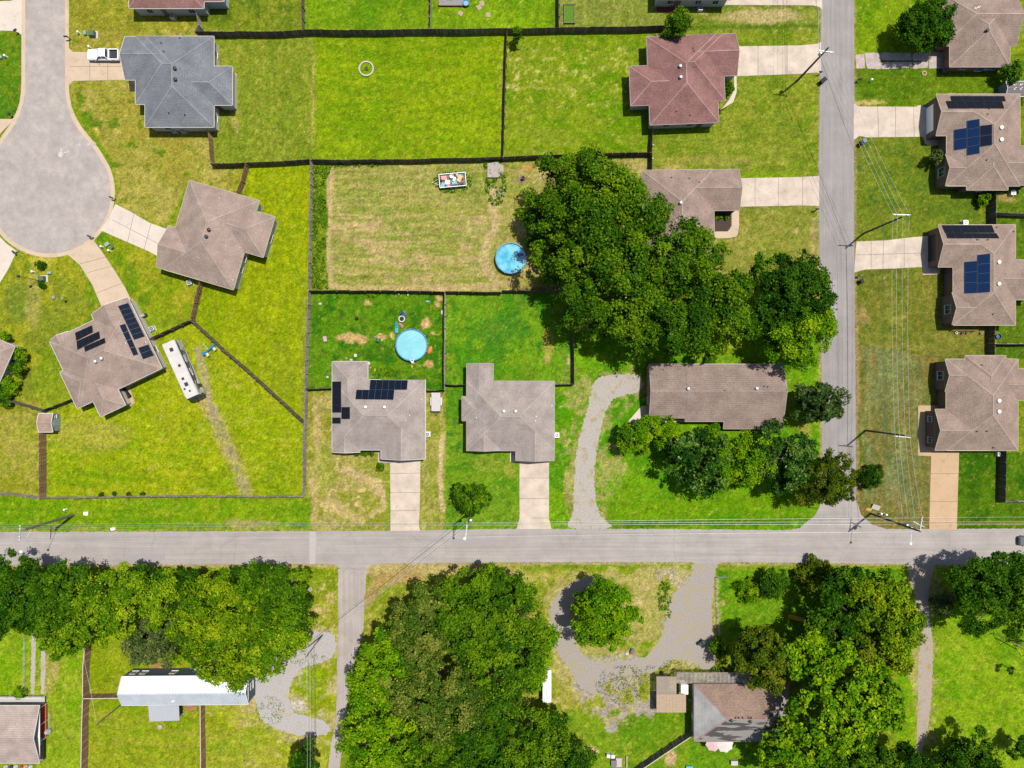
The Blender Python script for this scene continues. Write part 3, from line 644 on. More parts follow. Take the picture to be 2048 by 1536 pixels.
drive([(1834, 212), (1846, 209), (1846, 214), (1834, 216)], concrete_white, z=.06, name='sidewalk')
drive([(1845, 270), (1880, 270), (1880, 290), (1862, 292), (1850, 288)], concrete, z=.055, name='sidewalk')
drive([(470, 145), (474, 148), (474, 220), (460, 222), (455, 214), (470, 214)], concrete_tan, z=.05, name='patio')
drive([(277, 164), (258, 164), (260, 182), (278, 182)], concrete_tan, z=.05, name='sidewalk')
drive([(256, 764), (262, 780), (270, 806), (262, 812), (240, 812), (232, 780)], concrete_tan, z=.05, name='patio')
drive([(258, 600), (266, 598), (334, 736), (326, 740)], concrete_tan, z=.05, name='patio')
drive([(1313, 12), (1366, 12), (1364, 26), (1334, 27), (1334, 25), (1313, 24)], mat('red_patio', S(140, 60, 60), .9, noise=.2), z=.04, name='patio')
# ------------------------------------------------------------------ houses: roofs are the upper envelope of simple wings
def area2(p): return sum(p[i][0] * p[(i + 1) % len(p)][1] - p[(i + 1) % len(p)][0] * p[i][1] for i in range(len(p)))
def clip(poly, a, b, c):
    """keep a*x+b*y+c >= 0"""
    out = []; n = len(poly)
    for i in range(n):
        p, q = poly[i], poly[(i + 1) % n]
        dp = a * p[0] + b * p[1] + c; dq = a * q[0] + b * q[1] + c
        if dp >= -1e-9: out.append(p)
        if (dp > 1e-9 and dq < -1e-9) or (dp < -1e-9 and dq > 1e-9):
            t = dp / (dp - dq); out.append((p[0] + (q[0] - p[0]) * t, p[1] + (q[1] - p[1]) * t))
    return out if len(out) >= 3 and abs(area2(out)) > 1e-4 else []
def edges_in(poly):
    for i in range(len(poly)):
        p, q = poly[i], poly[(i + 1) % len(poly)]
        a, b = -(q[1] - p[1]), (q[0] - p[0]); yield a, b, -(a * p[0] + b * p[1])
def inter(P, Q):
    for e in edges_in(Q):
        P = clip(P, *e)
        if not P: return []
    return P
def minus(P, Q):
    out = []; rest = P
    for a, b, c in edges_in(Q):
        o = clip(rest, -a, -b, -c)
        if o: out.append(o)
        rest = clip(rest, a, b, c)
        if not rest: break
    return out

class Roof:
    """wings: dict(r=(x0,y0,x1,y1) metres, ax, e0, e1 ends 'h'/'g', p pitch, ez eave height, rid ridge position, or shed)"""
    def __init__(s, wings):
        s.w = wings; s.faces = []   # (poly ccw, (a,b,c), wing, dir)
        s.lines = []
        for i, w in enumerate(wings):
            x0, y0, x1, y1 = w['r']; p = w['p']; ez = w['ez']
            if w['ax'] == 'x':
                m = w.get('rid', (y0 + y1) / 2); hf = (y1 - y0) / 2
                zr = ez + p * (y1 - m)
                a = x0 + (hf if w['e0'] == 'h' else 0); b = x1 - (hf if w['e1'] == 'h' else 0)
                if a > b: a = b = (a + b) / 2
                w['zr'] = zr
                F = [([(x0, y0), (x1, y0), (b, m), (a, m)], (0, p, zr - p * m), 'S'), ([(x1, y1), (x0, y1), (a, m), (b, m)], (0, -p, zr + p * m), 'N')]
                if w['e0'] == 'h': F.append(([(x0, y1), (x0, y0), (a, m)], ((zr - ez) / max(a - x0, 1e-3), 0, ez - (zr - ez) / max(a - x0, 1e-3) * x0), 'W')); s.lines += [((x0, y0), (a, m), i), ((x0, y1), (a, m), i)]
                if w['e1'] == 'h': F.append(([(x1, y0), (x1, y1), (b, m)], (-(zr - ez) / max(x1 - b, 1e-3), 0, ez + (zr - ez) / max(x1 - b, 1e-3) * x1), 'E')); s.lines += [((x1, y0), (b, m), i), ((x1, y1), (b, m), i)]
            else:
                m = w.get('rid', (x0 + x1) / 2); hf = (x1 - x0) / 2
                zr = ez + p * (x1 - m)
                a = y0 + (hf if w['e0'] == 'h' else 0); b = y1 - (hf if w['e1'] == 'h' else 0)
                if a > b: a = b = (a + b) / 2
                w['zr'] = zr
                F = [([(x0, y1), (x0, y0), (m, a), (m, b)], (p, 0, zr - p * m), 'W'), ([(x1, y0), (x1, y1), (m, b), (m, a)], (-p, 0, zr + p * m), 'E')]
                if w['e0'] == 'h': F.append(([(x0, y0), (x1, y0), (m, a)], (0, (zr - ez) / max(a - y0, 1e-3), ez - (zr - ez) / max(a - y0, 1e-3) * y0), 'S')); s.lines += [((x0, y0), (m, a), i), ((x1, y0), (m, a), i)]
                if w['e1'] == 'h': F.append(([(x1, y1), (x0, y1), (m, b)], (0, -(zr - ez) / max(y1 - b, 1e-3), ez + (zr - ez) / max(y1 - b, 1e-3) * y1), 'N')); s.lines += [((x0, y1), (m, b), i), ((x1, y1), (m, b), i)]
            if w['ax'] == 'x': s.lines.append(((a, m), (b, m), i))
            else: s.lines.append(((m, a), (m, b), i))
            for poly, pl, d in F:
                q = []
                for v in poly:
                    if not q or math.hypot(v[0] - q[-1][0], v[1] - q[-1][1]) > 1e-6: q.append(v)
                if math.hypot(q[0][0] - q[-1][0], q[0][1] - q[-1][1]) < 1e-6: q.pop()
                if len(q) >= 3: s.faces.append((q if area2(q) > 0 else q[::-1], pl, i, d))
    def zw(s, x, y, i):
        z = None
        for poly, (a, b, c), wi, d in s.faces:
            if wi == i and all(A * x + B * y + Cc >= -1e-6 for A, B, Cc in edges_in(poly)): 
                v = a * x + b * y + c; z = v if z is None else max(z, v)
        return z
    def z(s, x, y):
        best = None
        for i in range(len(s.w)):
            v = s.zw(x, y, i)
            if v is not None and (best is None or v > best): best = v
        return best
    def mesh(s, mi_of=lambda d, w: 0):
        mb = MB()
        for fi, (poly, pl, wi, d) in enumerate(s.faces):
            pieces = [poly]
            for gi, (gp, gl, gw, gd) in enumerate(s.faces):
                if gw == wi: continue
                a, b, c = gl[0] - pl[0], gl[1] - pl[1], gl[2] - pl[2]
                if abs(a) + abs(b) < 1e-6 and abs(c) < 1e-4:
                    if gi > fi: continue
                    R = gp
                else: R = clip(gp, a, b, c)
                if not R: continue
                new = []
                for P in pieces:
                    new += minus(P, R) if inter(P, R) else [P]
                pieces = new
            for P in pieces:
                mb.add([(x, y, pl[0] * x + pl[1] * y + pl[2]) for x, y in P], [tuple(range(len(P)))], mi_of(d, wi))
        return mb
    def caps(s, w=.2):
        mb = MB()
        for p, q, i in s.lines:
            L_ = math.hypot(q[0] - p[0], q[1] - p[1]); n = max(2, int(L_ / .15)); run = None
            def zz(t):
                x, y = p[0] + (q[0] - p[0]) * t, p[1] + (q[1] - p[1]) * t
                return x, y, s.zw(min(max(x, s.w[i]['r'][0] + 1e-4), s.w[i]['r'][2] - 1e-4), min(max(y, s.w[i]['r'][1] + 1e-4), s.w[i]['r'][3] - 1e-4), i)
            for k in range(n + 1):
                x, y, z0 = zz(k / n); top = s.z(x, y)
                ok = z0 is not None and (top is None or top - z0 < .015)
                if ok and run is None: run = (x, y, z0)
                if ok: last = (x, y, z0)
                if run is not None and (not ok or k == n):
                    if math.hypot(last[0] - run[0], last[1] - run[1]) > .3:
                        mb.bar((run[0], run[1], run[2] + .02), (last[0], last[1], last[2] + .02), w, .1)
                    run = None
        return mb
    def outline(s):
        """boundary runs of the union: (p, q) 3-D, eaves and rakes"""
        runs = []
        for i, w in enumerate(s.w):
            x0, y0, x1, y1 = w['r']
            m = w.get('rid', (y0 + y1) / 2 if w['ax'] == 'x' else (x0 + x1) / 2)
            segs = []
            if w['ax'] == 'x':
                segs += [((x0, y0), (x1, y0), (0, -1)), ((x0, y1), (x1, y1), (0, 1))]
                for x, e, o in ((x0, w['e0'], -1), (x1, w['e1'], 1)):
                    segs += [((x, y0), (x, m), (o, 0)), ((x, m), (x, y1), (o, 0))] if e == 'g' else [((x, y0), (x, y1), (o, 0))]
            else:
                segs += [((x0, y0), (x0, y1), (-1, 0)), ((x1, y0), (x1, y1), (1, 0))]
                for y, e, o in ((y0, w['e0'], -1), (y1, w['e1'], 1)):
                    segs += [((x0, y), (m, y), (0, o)), ((m, y), (x1, y), (0, o))] if e == 'g' else [((x0, y), (x1, y), (0, o))]
            for p, q, nrm in segs:
                n = max(2, int(math.hypot(q[0] - p[0], q[1] - p[1]) / .12)); run = None
                for k in range(n + 1):
                    t = k / n; x, y = p[0] + (q[0] - p[0]) * t, p[1] + (q[1] - p[1]) * t
                    xi = min(max(x, x0 + 1e-4), x1 - 1e-4); yi = min(max(y, y0 + 1e-4), y1 - 1e-4)
                    z0 = s.zw(xi, yi, i)
                    xo, yo = x + nrm[0] * .06, y + nrm[1] * .06
                    ok = z0 is not None
                    for j, v in enumerate(s.w):
                        r = v['r']
                        if j != i and r[0] - .001 < xo < r[2] + .001 and r[1] - .001 < yo < r[3] + .001:
                            zj = s.zw(min(max(xo, r[0] + 1e-4), r[2] - 1e-4), min(max(yo, r[1] + 1e-4), r[3] - 1e-4), j)
                            if zj is not None and zj > z0 - .25: ok = False
                        # shared edge line: only the first wing draws it
                        if j < i and ok and (abs(x - r[0]) < 1e-3 and nrm[0] < 0 and r[1] <= y <= r[3] or abs(x - r[2]) < 1e-3 and nrm[0] > 0 and r[1] <= y <= r[3] or abs(y - r[1]) < 1e-3 and nrm[1] < 0 and r[0] <= x <= r[2] or abs(y - r[3]) < 1e-3 and nrm[1] > 0 and r[0] <= x <= r[2]): ok = False
                    if ok and run is None: run = (x, y, z0)
                    if ok: last = (x, y, z0)
                    if run is not None and (not ok or k == n):
                        if math.hypot(last[0] - run[0], last[1] - run[1]) > .25: runs.append((run, last, nrm, i))
                        run = None
        return runs

class House:
    def __init__(s, name, label, org, ang, wings, roofm, capm, trim, wallm, cat='house', group=None, pitch=.42, eave=3.1, inset=.42, mi_of=None, fascia_h=.15, fascia_w=.06):
        """org: photo px of the local origin (eave height); ang: clockwise turn in the photo (deg); wings in local px, v down"""
        s.eave = eave; s.k = (H - eave) / H / SC
        o = U(org[0], org[1], eave); s.o = Vector((o.x, o.y, 0)); s.a = -math.radians(ang)
        s.root = thing(name, label, cat, s.o, s.a, group)
        W = []
        for i, w in enumerate(wings):
            u0, v0, u1, v1 = w['r']
            ez = w.get('ez', eave)
            d = dict(r=(u0 * s.k, -v1 * s.k, u1 * s.k, -v0 * s.k), ax=w['ax'], p=w.get('p', pitch), ez=ez)
            e = w['e']   # ends: left,right for x ; top,bottom (photo) for y
            d['e0'], d['e1'] = (e[0], e[1]) if w['ax'] == 'x' else (e[1], e[0])
            if 'rid' in w: d['rid'] = (-w['rid'] if w['ax'] == 'x' else w['rid']) * s.k
            W.append(d)
        s.W = W; s.roof = Roof(W)
        s.roof_o = mk('roof', s.roof.mesh(mi_of or (lambda d, w: 0)), roofm, s.root)
        cm = s.roof.caps()
        if cm.v: mk('ridge_cap', cm, capm, s.roof_o)
        fb = MB()
        for p, q, nrm, i in s.roof.outline():
            off = Vector((nrm[0], nrm[1], 0)) * (fascia_w / 2 + .002 * i)
            ext = (Vector(q) - Vector(p)); ext.z = 0
            fb.bar(Vector(p) + off + Vector((0, 0, .02)), Vector(q) + off + Vector((0, 0, .02)), fascia_w, fascia_h)
        for i, w in enumerate(W):   # soffits
            r = w['r']; fb.sheet([(r[0], r[1]), (r[2], r[1]), (r[2], r[3]), (r[0], r[3])], min(w['ez'], w['zr'] - w['p'] * (w['rid'] - w['r'][1]) if 'rid' in w else 99) - .12 - .004 * i)
        mk('fascia', fb, trim, s.root)
        wb = MB()
        s.wl = []
        for i, w in enumerate(W):
            ii = inset + .004 * i; r = w['r']; gi = min(ii, .13 + .004 * i) if inset < 1 else ii
            X_ = w['ax'] == 'x'; a0 = gi if w['e0'] == 'g' else ii; a1 = gi if w['e1'] == 'g' else ii
            x0, y0, x1, y1 = r[0] + (a0 if X_ else ii), r[1] + (ii if X_ else a0), r[2] - (a1 if X_ else ii), r[3] - (ii if X_ else a1)
            zt = w['ez'] - .125 - .004 * i
            if w.get('rid') is not None and w['ax'] == 'x':
                zt = min(w['ez'], w['zr'] - w['p'] * (w['rid'] - r[1])) - .1
            s.wl.append((x0, y0, x1, y1))
            wb.box(((x0 + x1) / 2, (y0 + y1) / 2, zt / 2 - .1), (x1 - x0, y1 - y0, zt + .2))
            m = w.get('rid', (y0 + y1) / 2 if w['ax'] == 'x' else (x0 + x1) / 2)
            for e, side in ((w['e0'], 0), (w['e1'], 1)):
                if e != 'g': continue
                t = .2
                if w['ax'] == 'x':
                    xx = x0 if side == 0 else x1 - t
                    zr = w['zr'] - .1; zl = zr - w['p'] * (m - y0); zh = zr - w['p'] * (y1 - m)
                    sec = lambda X: [(X, y0, zt), (X, y1, zt), (X, y1, zh), (X, m, zr), (X, y0, zl)]
                    wb.loft([sec(xx + .003), sec(xx + t)])
                else:
                    yy = y0 if side == 0 else y1 - t
                    zr = w['zr'] - .1; zl = zr - w['p'] * (m - x0); zh = zr - w['p'] * (x1 - m)
                    sec = lambda Y: [(x0, Y, zt), (x0, Y, zl), (m, Y, zr), (x1, Y, zh), (x1, Y, zt)]
                    wb.loft([sec(yy + .003), sec(yy + t)])
        mk('wall', wb, wallm, s.root)
    def unproj(s, u, v):
        """local px (as seen) -> local metres on the roof surface"""
        ca, sa = math.cos(-s.a), math.sin(-s.a)
        ox, oy = s.o.x, s.o.y
        px = 1024 + ox * SC * H / (H - s.eave) + u * ca - v * sa
        py = 768 - oy * SC * H / (H - s.eave) + u * sa + v * ca
        z = s.eave + 1
        for _ in range(12):
            w = U(px, py, z); d = w - s.o
            c2, s2 = math.cos(-s.a), math.sin(-s.a)
            x, y = d.x * c2 - d.y * s2, d.x * s2 + d.y * c2
            zn = s.roof.z(x, y)
            if zn is None: zn = s.eave + .3
            z = zn
        return Vector((x, y, z))
    def local(s, px, py):
        """photo px -> local px"""
        dx, dy = px - (1024 + s.o.x * SC * H / (H - s.eave)), py - (768 - s.o.y * SC * H / (H - s.eave))
        c2, s2 = math.cos(s.a), math.sin(s.a)
        return dx * c2 - dy * s2, dx * s2 + dy * c2
    def vents(s, pts, m=None, r=.17):
        for (px, py) in pts:
            p = s.unproj(*s.local(px, py))
            mb = MB().cyl((p.x, p.y, p.z - .15), r * .62, .42, 10).lathe((p.x, p.y, p.z + .24), [(r * .7, -.02), (r * 1.25, .02), (r * 1.3, .12), (r * .9, .24), (0, .3)], 14)
            mk('roof_vent', mb, m or galv, s.root, smooth=False)
    def pipes(s, pts, m=None):
        for (px, py) in pts:
            p = s.unproj(*s.local(px, py))
            mb = MB().cyl((p.x, p.y, p.z - .1), .06, .5, 8).cyl((p.x, p.y, p.z - .02), .2, .06, 10, r2=.1)
            mk('vent_pipe', mb, m or dark_metal, s.root)
    def opening(s, kind, wing, side, t, w=1.2, h=1.4, z=.85, m=None):
        x0, y0, x1, y1 = s.wl[wing]
        if side in 'NS':
            c = (x0 + (x1 - x0) * t, y1 if side == 'N' else y0); d = (0, 1) if side == 'N' else (0, -1); L_ = (1, 0)
        else:
            c = (x1 if side == 'E' else x0, y0 + (y1 - y0) * t); d = (1, 0) if side == 'E' else (-1, 0); L_ = (0, 1)
        def bx(mb, off, zc, a, b, th, du=0.0):
            cx, cy = c[0] + d[0] * off + L_[0] * du, c[1] + d[1] * off + L_[1] * du
            mb.box((cx, cy, zc), (a if L_[0] else th, a if L_[1] else th, b))
        if kind == 'window':
            f = MB(); bx(f, .03, z + h - .04, w, .08, .07); bx(f, .03, z + .04, w, .08, .07)
            bx(f, .03, z + h / 2, .08, h - .16, .07, -w / 2 + .04); bx(f, .03, z + h / 2, .08, h - .16, .07, w / 2 - .04); bx(f, .028, z + h / 2, .05, h - .16, .05)
            bx(f, .06, z - .04, w + .2, .07, .14)
            fo = mk('window', f, m or white_trim, s.root)
            g = MB(); bx(g, .006, z + h / 2, w - .15, h - .15, .03); mk('pane', g, glass, fo)
        elif kind == 'garage_door':
            f = MB()
            for k in range(4): bx(f, .012 + .006 * (k % 2), h * (k + .5) / 4, w, h / 4 - .02, .05)
            mk('garage_door', f, m or white_paint, s.root)
        else:
            f = MB(); bx(f, .02, h / 2, w, h, .06); dd = mk('door', f, m or brown_trim, s.root)
            k = MB(); bx(k, .09, h * .48, .06, .06, .1, w * .38); mk('handle', k, galv, dd)
    def panels(s, corners, nx, ny, m, vert=False):
        """a panel array from its four corners as seen in the photo (px), row-major"""
        P = [s.unproj(*s.local(*c)) for c in corners]
        cen = sum(P, Vector()) / 4
        # plane of the slope under the array centre
        e = .3
        zx = (s.roof.z(cen.x + e, cen.y) - s.roof.z(cen.x - e, cen.y)) / (2 * e); zy = (s.roof.z(cen.x, cen.y + e) - s.roof.z(cen.x, cen.y - e)) / (2 * e)
        z0 = s.roof.z(cen.x, cen.y)
        n = Vector((-zx, -zy, 1)).normalized()
        pt = lambda x, y, h: Vector((x, y, z0 + zx * (x - cen.x) + zy * (y - cen.y))) + n * h
        for j in range(ny):
            for i in range(nx):
                q = []
                for a, b in ((0, 0), (1, 0), (1, 1), (0, 1)):
                    g = .005
                    fx = (i + a + (g if a == 0 else -g) * (1 if nx < 3 else 2)) / nx; fy = (j + b + (g if b == 0 else -g)) / ny
                    v = (P[0] * (1 - fx) + P[1] * fx) * (1 - fy) + (P[3] * (1 - fx) + P[2] * fx) * fy
                    q.append((v.x, v.y))
                top = [pt(x, y, .13) for x, y in q]; bot = [pt(x, y, .085) for x, y in q]
                ins = []
                cx = sum((t for t in top), Vector()) / 4
                for t in top: ins.append(t + (cx - t).normalized() * .03 + n * .003)
                mb = MB().loft([bot, top], 0)
                mb.add(ins, [(0, 1, 2, 3)], 1)
                # feet
                for t in bot: mb.box((t + (cx - t) * .2) - n * .06, (.05, .05, .16), 0, 0)
                mk('solar_panel', mb, m, s.root)

def solar_mat(name, col, line=.5):
    m, nt, b = nodes_of(name); N, L = nt.nodes, nt.links
    b.inputs['Roughness'].default_value = .5; b.inputs['Specular IOR Level'].default_value = .02; b.inputs['Base Color'].default_value = col
    tc = N.new('ShaderNodeTexCoord'); br = N.new('ShaderNodeTexBrick')
    br.offset = 0; br.inputs['Scale'].default_value = 1; br.inputs['Brick Width'].default_value = .17; br.inputs['Row Height'].default_value = .17; br.inputs['Mortar Size'].default_value = .006
    br.inputs['Color1'].default_value = col; br.inputs['Color2'].default_value = tuple(c * .85 for c in col[:3]) + (1,); br.inputs['Mortar'].default_value = (col[0] * 2.2, col[1] * 2.2, col[2] * 2.0, 1)
    L.new(tc.outputs['Object'], br.inputs['Vector']); L.new(br.outputs['Color'], b.inputs['Base Color'])
    return m
pv_frame = mat('panel_frame', (.03, .045, .07, 1), .5, .3)
pv_black = mat('panel_frame_black', (.02, .02, .025, 1), .4)
pv_dark = [pv_black, solar_mat('solar_black', (.006, .0075, .012, 1))]
pv_navy = [pv_frame, solar_mat('solar_navy', (.0035, .0065, .0145, 1))]
pv_blue = [pv_frame, solar_mat('solar_blue', (.0026, .0115, .04, 1))]

brick = mat('brick_brown', (.13, .085, .065, 1), .9, noise=.3, scale=6)
brick_red = mat('brick_red', (.22, .10, .07, 1), .9, noise=.3, scale=6)
siding_grey = mat('siding_grey', (.32, .32, .31, 1), .7, noise=.08)
siding_beige = mat('siding_beige', (.38, .34, .29, 1), .7, noise=.08)
siding_white = mat('siding_white', (.55, .55, .53, 1), .6, noise=.06)
siding_lblue = mat('siding_pale_blue', (.38, .47, .52, 1), .6, noise=.06)

def roofpair(name, a, b, cap):
    f = 1.03 if name == 'grey' else 1.1
    a, b, cap = [tuple(v * f * g for v in q) for q, g in ((a, 1), (b, 1), (cap, .95))]
    return shingle('shingle_' + name, S(*a), S(*b)), shingle('cap_' + name, S(*[c * .94 for c in cap]), S(*cap))
rg, rgc = roofpair('grey', (122, 126, 134), (158, 160, 166), (182, 182, 184))
rr, rrc = roofpair('red', (132, 92, 90), (172, 130, 123), (192, 158, 150))
rb, rbc = roofpair('brown', (143, 121, 109), (183, 161, 147), (197, 179, 166))
rt, rtc = roofpair('taupe', (160, 146, 140), (190, 178, 170), (204, 190, 180))
rl, rlc = roofpair('tan', (156, 135, 124), (190, 168, 155), (202, 184, 172))
rn, rnc = roofpair('ranch', (135, 118, 109), (176, 155, 143), (184, 166, 154))
rp, rpc = roofpair('pink', (176, 157, 149), (202, 184, 174), (196, 178, 169))

A = House('house', 'house with blue-grey hipped shingle roof, white pickup backed against its garage', (250, 72.5), 0,
    [dict(r=(40, 0, 178, 182), ax='y', e='hh'), dict(r=(0, .5, 90, 87.5), ax='x', e='gg'), dict(r=(21, 0.4, 109, 136), ax='x', e='hg'), dict(r=(120, 60, 215, 138), ax='x', e='gh')],
    rg, rgc, white_trim, siding_beige)
A.vents([(351, 138), (352, 160)], dark_metal, .26); A.pipes([(323, 87), (360, 77), (328, 104), (338, 226), (370, 230)])
A.opening('window', 0, 'E', .12, 1.0, 1.3); A.opening('window', 0, 'E', .87, 1.0, 1.3); A.opening('window', 0, 'S', .25); A.opening('garage_door', 1, 'W', .5, 4.9, 2.15, 0); A.opening('door', 3, 'S', .6, 1.8, 2.05)
A.opening('window', 2, 'W', .15); A.opening('door', 2, 'S', .3, 1, 2.05)
B = House('house', 'house with plum-brown roof cut by the top edge, beside the grey-roofed house', (258, 17), 0,
    [dict(r=(0, -130, 150, 0), ax='x', e='hh'), dict(r=(110, -90, 190, -14), ax='x', e='gh')], rr, rrc, white_trim, siding_grey)
B.opening('window', 0, 'S', .2); B.opening('door', 0, 'S', .4, .95, 2.05); B.opening('window', 0, 'S', .8); B.opening('window', 0, 'E', .2)
Cc_ = House('house', 'house with mauve-red shingle roof and curved white front walk', (1471, 66.5), -2.2,
    [dict(r=(-178, 0, -40, 177), ax='y', e='hh'), dict(r=(-90, .5, 0, 84.5), ax='x', e='gg'), dict(r=(-109, 0.4, -26, 134), ax='x', e='gh'), dict(r=(-215, 58, -120, 137), ax='x', e='hg')],
    rr, rrc, taupe_trim, siding_grey)
Cc_.vents([(1360, 133), (1361, 155)], galv, .24); Cc_.pipes([(1353, 75), (1386, 97), (1388, 102), (1353, 222), (1380, 230)])
Cc_.opening('window', 0, 'S', .25); Cc_.opening('window', 0, 'S', .62); Cc_.opening('door', 0, 'S', .78, 1, 2.05); Cc_.opening('window', 0, 'W', .85); Cc_.opening('window', 3, 'W', .5, 1.6); Cc_.opening('garage_door', 1, 'E', .5, 4.9, 2.15, 0); Cc_.opening('window', 0, 'E', .15); Cc_.opening('door', 3, 'S', .5, 1.8, 2.05)
D = House('house', 'greyish-brown roofed house half hidden by the big central trees', (1478, 338), -.8,
    [dict(r=(-194, 0, -51, 168), ax='y', e='hh'), dict(r=(-110, .5, 0, 82.5), ax='x', e='gg'), dict(r=(-120, 40, -51, 136), ax='x', e='gh', p=.35)], rb, rbc, taupe_trim, brick)
D.vents([(1361, 406)], galv, .24); D.pipes([(1343, 355), (1379, 357), (1399, 365), (1355, 459)]); D.opening('garage_door', 1, 'E', .5, 4.9, 2.15, 0); D.opening('window', 0, 'E', .2); D.opening('door', 1, 'S', .5, 1, 2.05); D.opening('window', 0, 'W', .5)
Eh = House('house', 'brown roofed house at the top right with a pale blue rear wall and broken driveway', (1886, 92), 0,
    [dict(r=(0, -104, 146, 0), ax='x', e='hg'), dict(r=(13, -90, 134, 42), ax='y', e='hh')], rb, rbc, taupe_trim, brick_red, eave=2.6)
Eh.vents([(1973, 62)], dark_metal, .24); Eh.pipes([(1952, 17), (1958, 15)], white_paint); Eh.opening('window', 1, 'S', .3); Eh.opening('window', 1, 'S', .8, 1.8, 1.3, .8, siding_lblue); Eh.opening('door', 1, 'W', .2, 1, 2.05); Eh.opening('window', 0, 'W', .5); Eh.opening('window', 1, 'S', .62, 1.2, 1.9, .2, siding_lblue)
mkplan = lambda: None
Fh = House('house', 'brown house with a cross of blue solar panels on its west slope', (1872, 188), 0,
    [dict(r=(21, 0, 168, 184), ax='y', e='hh'), dict(r=(0, .5, 110, 83.5), ax='x', e='gg'), dict(r=(19, 120, 120, 183.4), ax='x', e='gg'), dict(r=(88, 104, 200, 182), ax='x', e='gg', p=.40), dict(r=(61, 124, 144, 192), ax='y', e='gh')],
    rb, rbc, cream_trim, brick)
Fh.vents([(2001, 256), (2001, 280)], white_paint, .26); Fh.pipes([(1975, 229), (1973, 320), (1978, 218)])
Fh.panels([(1900, 193), (2008, 193), (2011, 203), (1903, 203)], 5, 1, pv_dark); Fh.panels([(1891, 203), (2003, 203), (2008, 217.5), (1897, 217.5)], 6, 1, pv_dark)
Fh.panels([(1908, 260), (1933, 256), (1933, 297), (1908, 301)], 1, 2, pv_blue); Fh.panels([(1934, 242), (1959, 238), (1959, 307), (1934, 311)], 1, 4, pv_blue); Fh.panels([(1960, 252), (1984, 249), (1984, 290), (1960, 294)], 1, 2, pv_navy)
Fh.opening('window', 2, 'W', .5, 1.7, 1.7, .9); Fh.opening('garage_door', 1, 'W', .5, 4.9, 2.15, 0); Fh.opening('door', 0, 'W', .62, 1, 2.05); Fh.opening('window', 4, 'S', .5)
Gh = House('house', 'brown house with a two-column blue solar array and shaded garage mouth', (1876, 449.5), 0,
    [dict(r=(30, 0, 155, 201), ax='y', e='hh'), dict(r=(0, .5, 110, 84.5), ax='x', e='gg'), dict(r=(28, 135, 120, 200.3), ax='x', e='gg'), dict(r=(90, 70, 200, 150), ax='x', e='gg', p=.40)],
    rb, rbc, cream_trim, brick)
Gh.vents([(1996, 524.5), (1996, 568)], white_paint, .26); Gh.pipes([(1954, 480), (1975, 480), (1993, 455), (2026, 463), (1985.5, 628)])
Gh.panels([(1883, 451), (1983, 451), (1989, 466), (1890, 466.5)], 6, 1, pv_dark); Gh.panels([(1891, 467), (1992, 467), (1998, 477), (1895, 477)], 6, 1, pv_dark)
Gh.panels([(1929, 524), (1954, 522), (1954, 586), (1929, 587)], 1, 3, pv_blue); Gh.panels([(1955, 510), (1980, 507), (1980, 584), (1955, 586)], 1, 4, pv_blue)
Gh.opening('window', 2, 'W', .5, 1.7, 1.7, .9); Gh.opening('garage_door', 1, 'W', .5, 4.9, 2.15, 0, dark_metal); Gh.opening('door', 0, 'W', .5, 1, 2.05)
Hh = House('house', 'brown house with brick gables and two garage windows at the long tan driveway', (1870, 718), 0,
    [dict(r=(22, 0, 166, 183), ax='y', e='hh'), dict(r=(0, 100.5, 110, 182.4), ax='x', e='gg'), dict(r=(20, .5, 120, 65.5), ax='x', e='gg'), dict(r=(60, -7, 141, 60), ax='y', e='hg'), dict(r=(90, 20, 200, 82), ax='x', e='gg', p=.4)],
    rb, rbc, cream_trim, brick)
Hh.vents([(1996, 801.5), (1996, 823)], white_paint, .26); Hh.pipes([(1963, 730.5), (1953, 862.5), (1973, 862), (1986, 895)])
Hh.opening('window', 1, 'W', .2, 1.1, 1.2, .9); Hh.opening('window', 1, 'W', .78, 1.1, 1.2, .9); Hh.opening('window', 2, 'W', .5, 1.7, 1.7, .8); Hh.opening('door', 0, 'W', .52, 1, 2.05); Hh.opening('garage_door', 1, 'S', .35, 4.9, 2.15, 0)
Ih = House('house', 'long low ranch house with stepped greyish-brown gable roof behind the shrubs', (1298.5, 728), 0,
    [dict(r=(0, 0, 268.5, 108), ax='x', e='gg', rid=54, p=.3, ez=3.1), dict(r=(72, .5, 268.8, 115), ax='x', e='gg', rid=54, p=.3, ez=3.15), dict(r=(150, 1, 269.1, 130), ax='x', e='gg', rid=54, p=.3, ez=3.18)], rn, rnc, taupe_trim, brick_red)
Ih.vents([(1376, 777.5), (1513, 777)], galv, .24); Ih.pipes([(1449, 781.5), (1528, 773), (1535, 774)]); Ih.opening('door', 0, 'W', .75, 1, 2.05); Ih.opening('window', 0, 'W', .3); Ih.opening('window', 1, 'S', .3); Ih.opening('window', 2, 'S', .5, 1.8)
Jh = House('house', 'taupe roofed house with solar panels in front of the littered pool yard', (664, 723), 0,
    [dict(r=(0, 36.3, 187, 177), ax='x', e='hh'), dict(r=(.4, 0, 71.6, 100), ax='y', e='hh'), dict(r=(98, 36.4, 186.5, 195), ax='y', e='hg'), dict(r=(.4, 100, 55.6, 181.5), ax='y', e='gg')], rt, rtc, white_trim, siding_beige)
Jh.vents([(731, 814), (769, 814)], galv, .25); Jh.pipes([(827.5, 765), (843, 799), (818.5, 831), (810.5, 841)], grey_metal)
Jh.panels([(741, 760), (816, 761), (814, 780), (739, 780)], 6, 1, pv_navy); Jh.panels([(713, 780), (789, 780), (787, 800), (711, 799)], 6, 1, pv_navy)
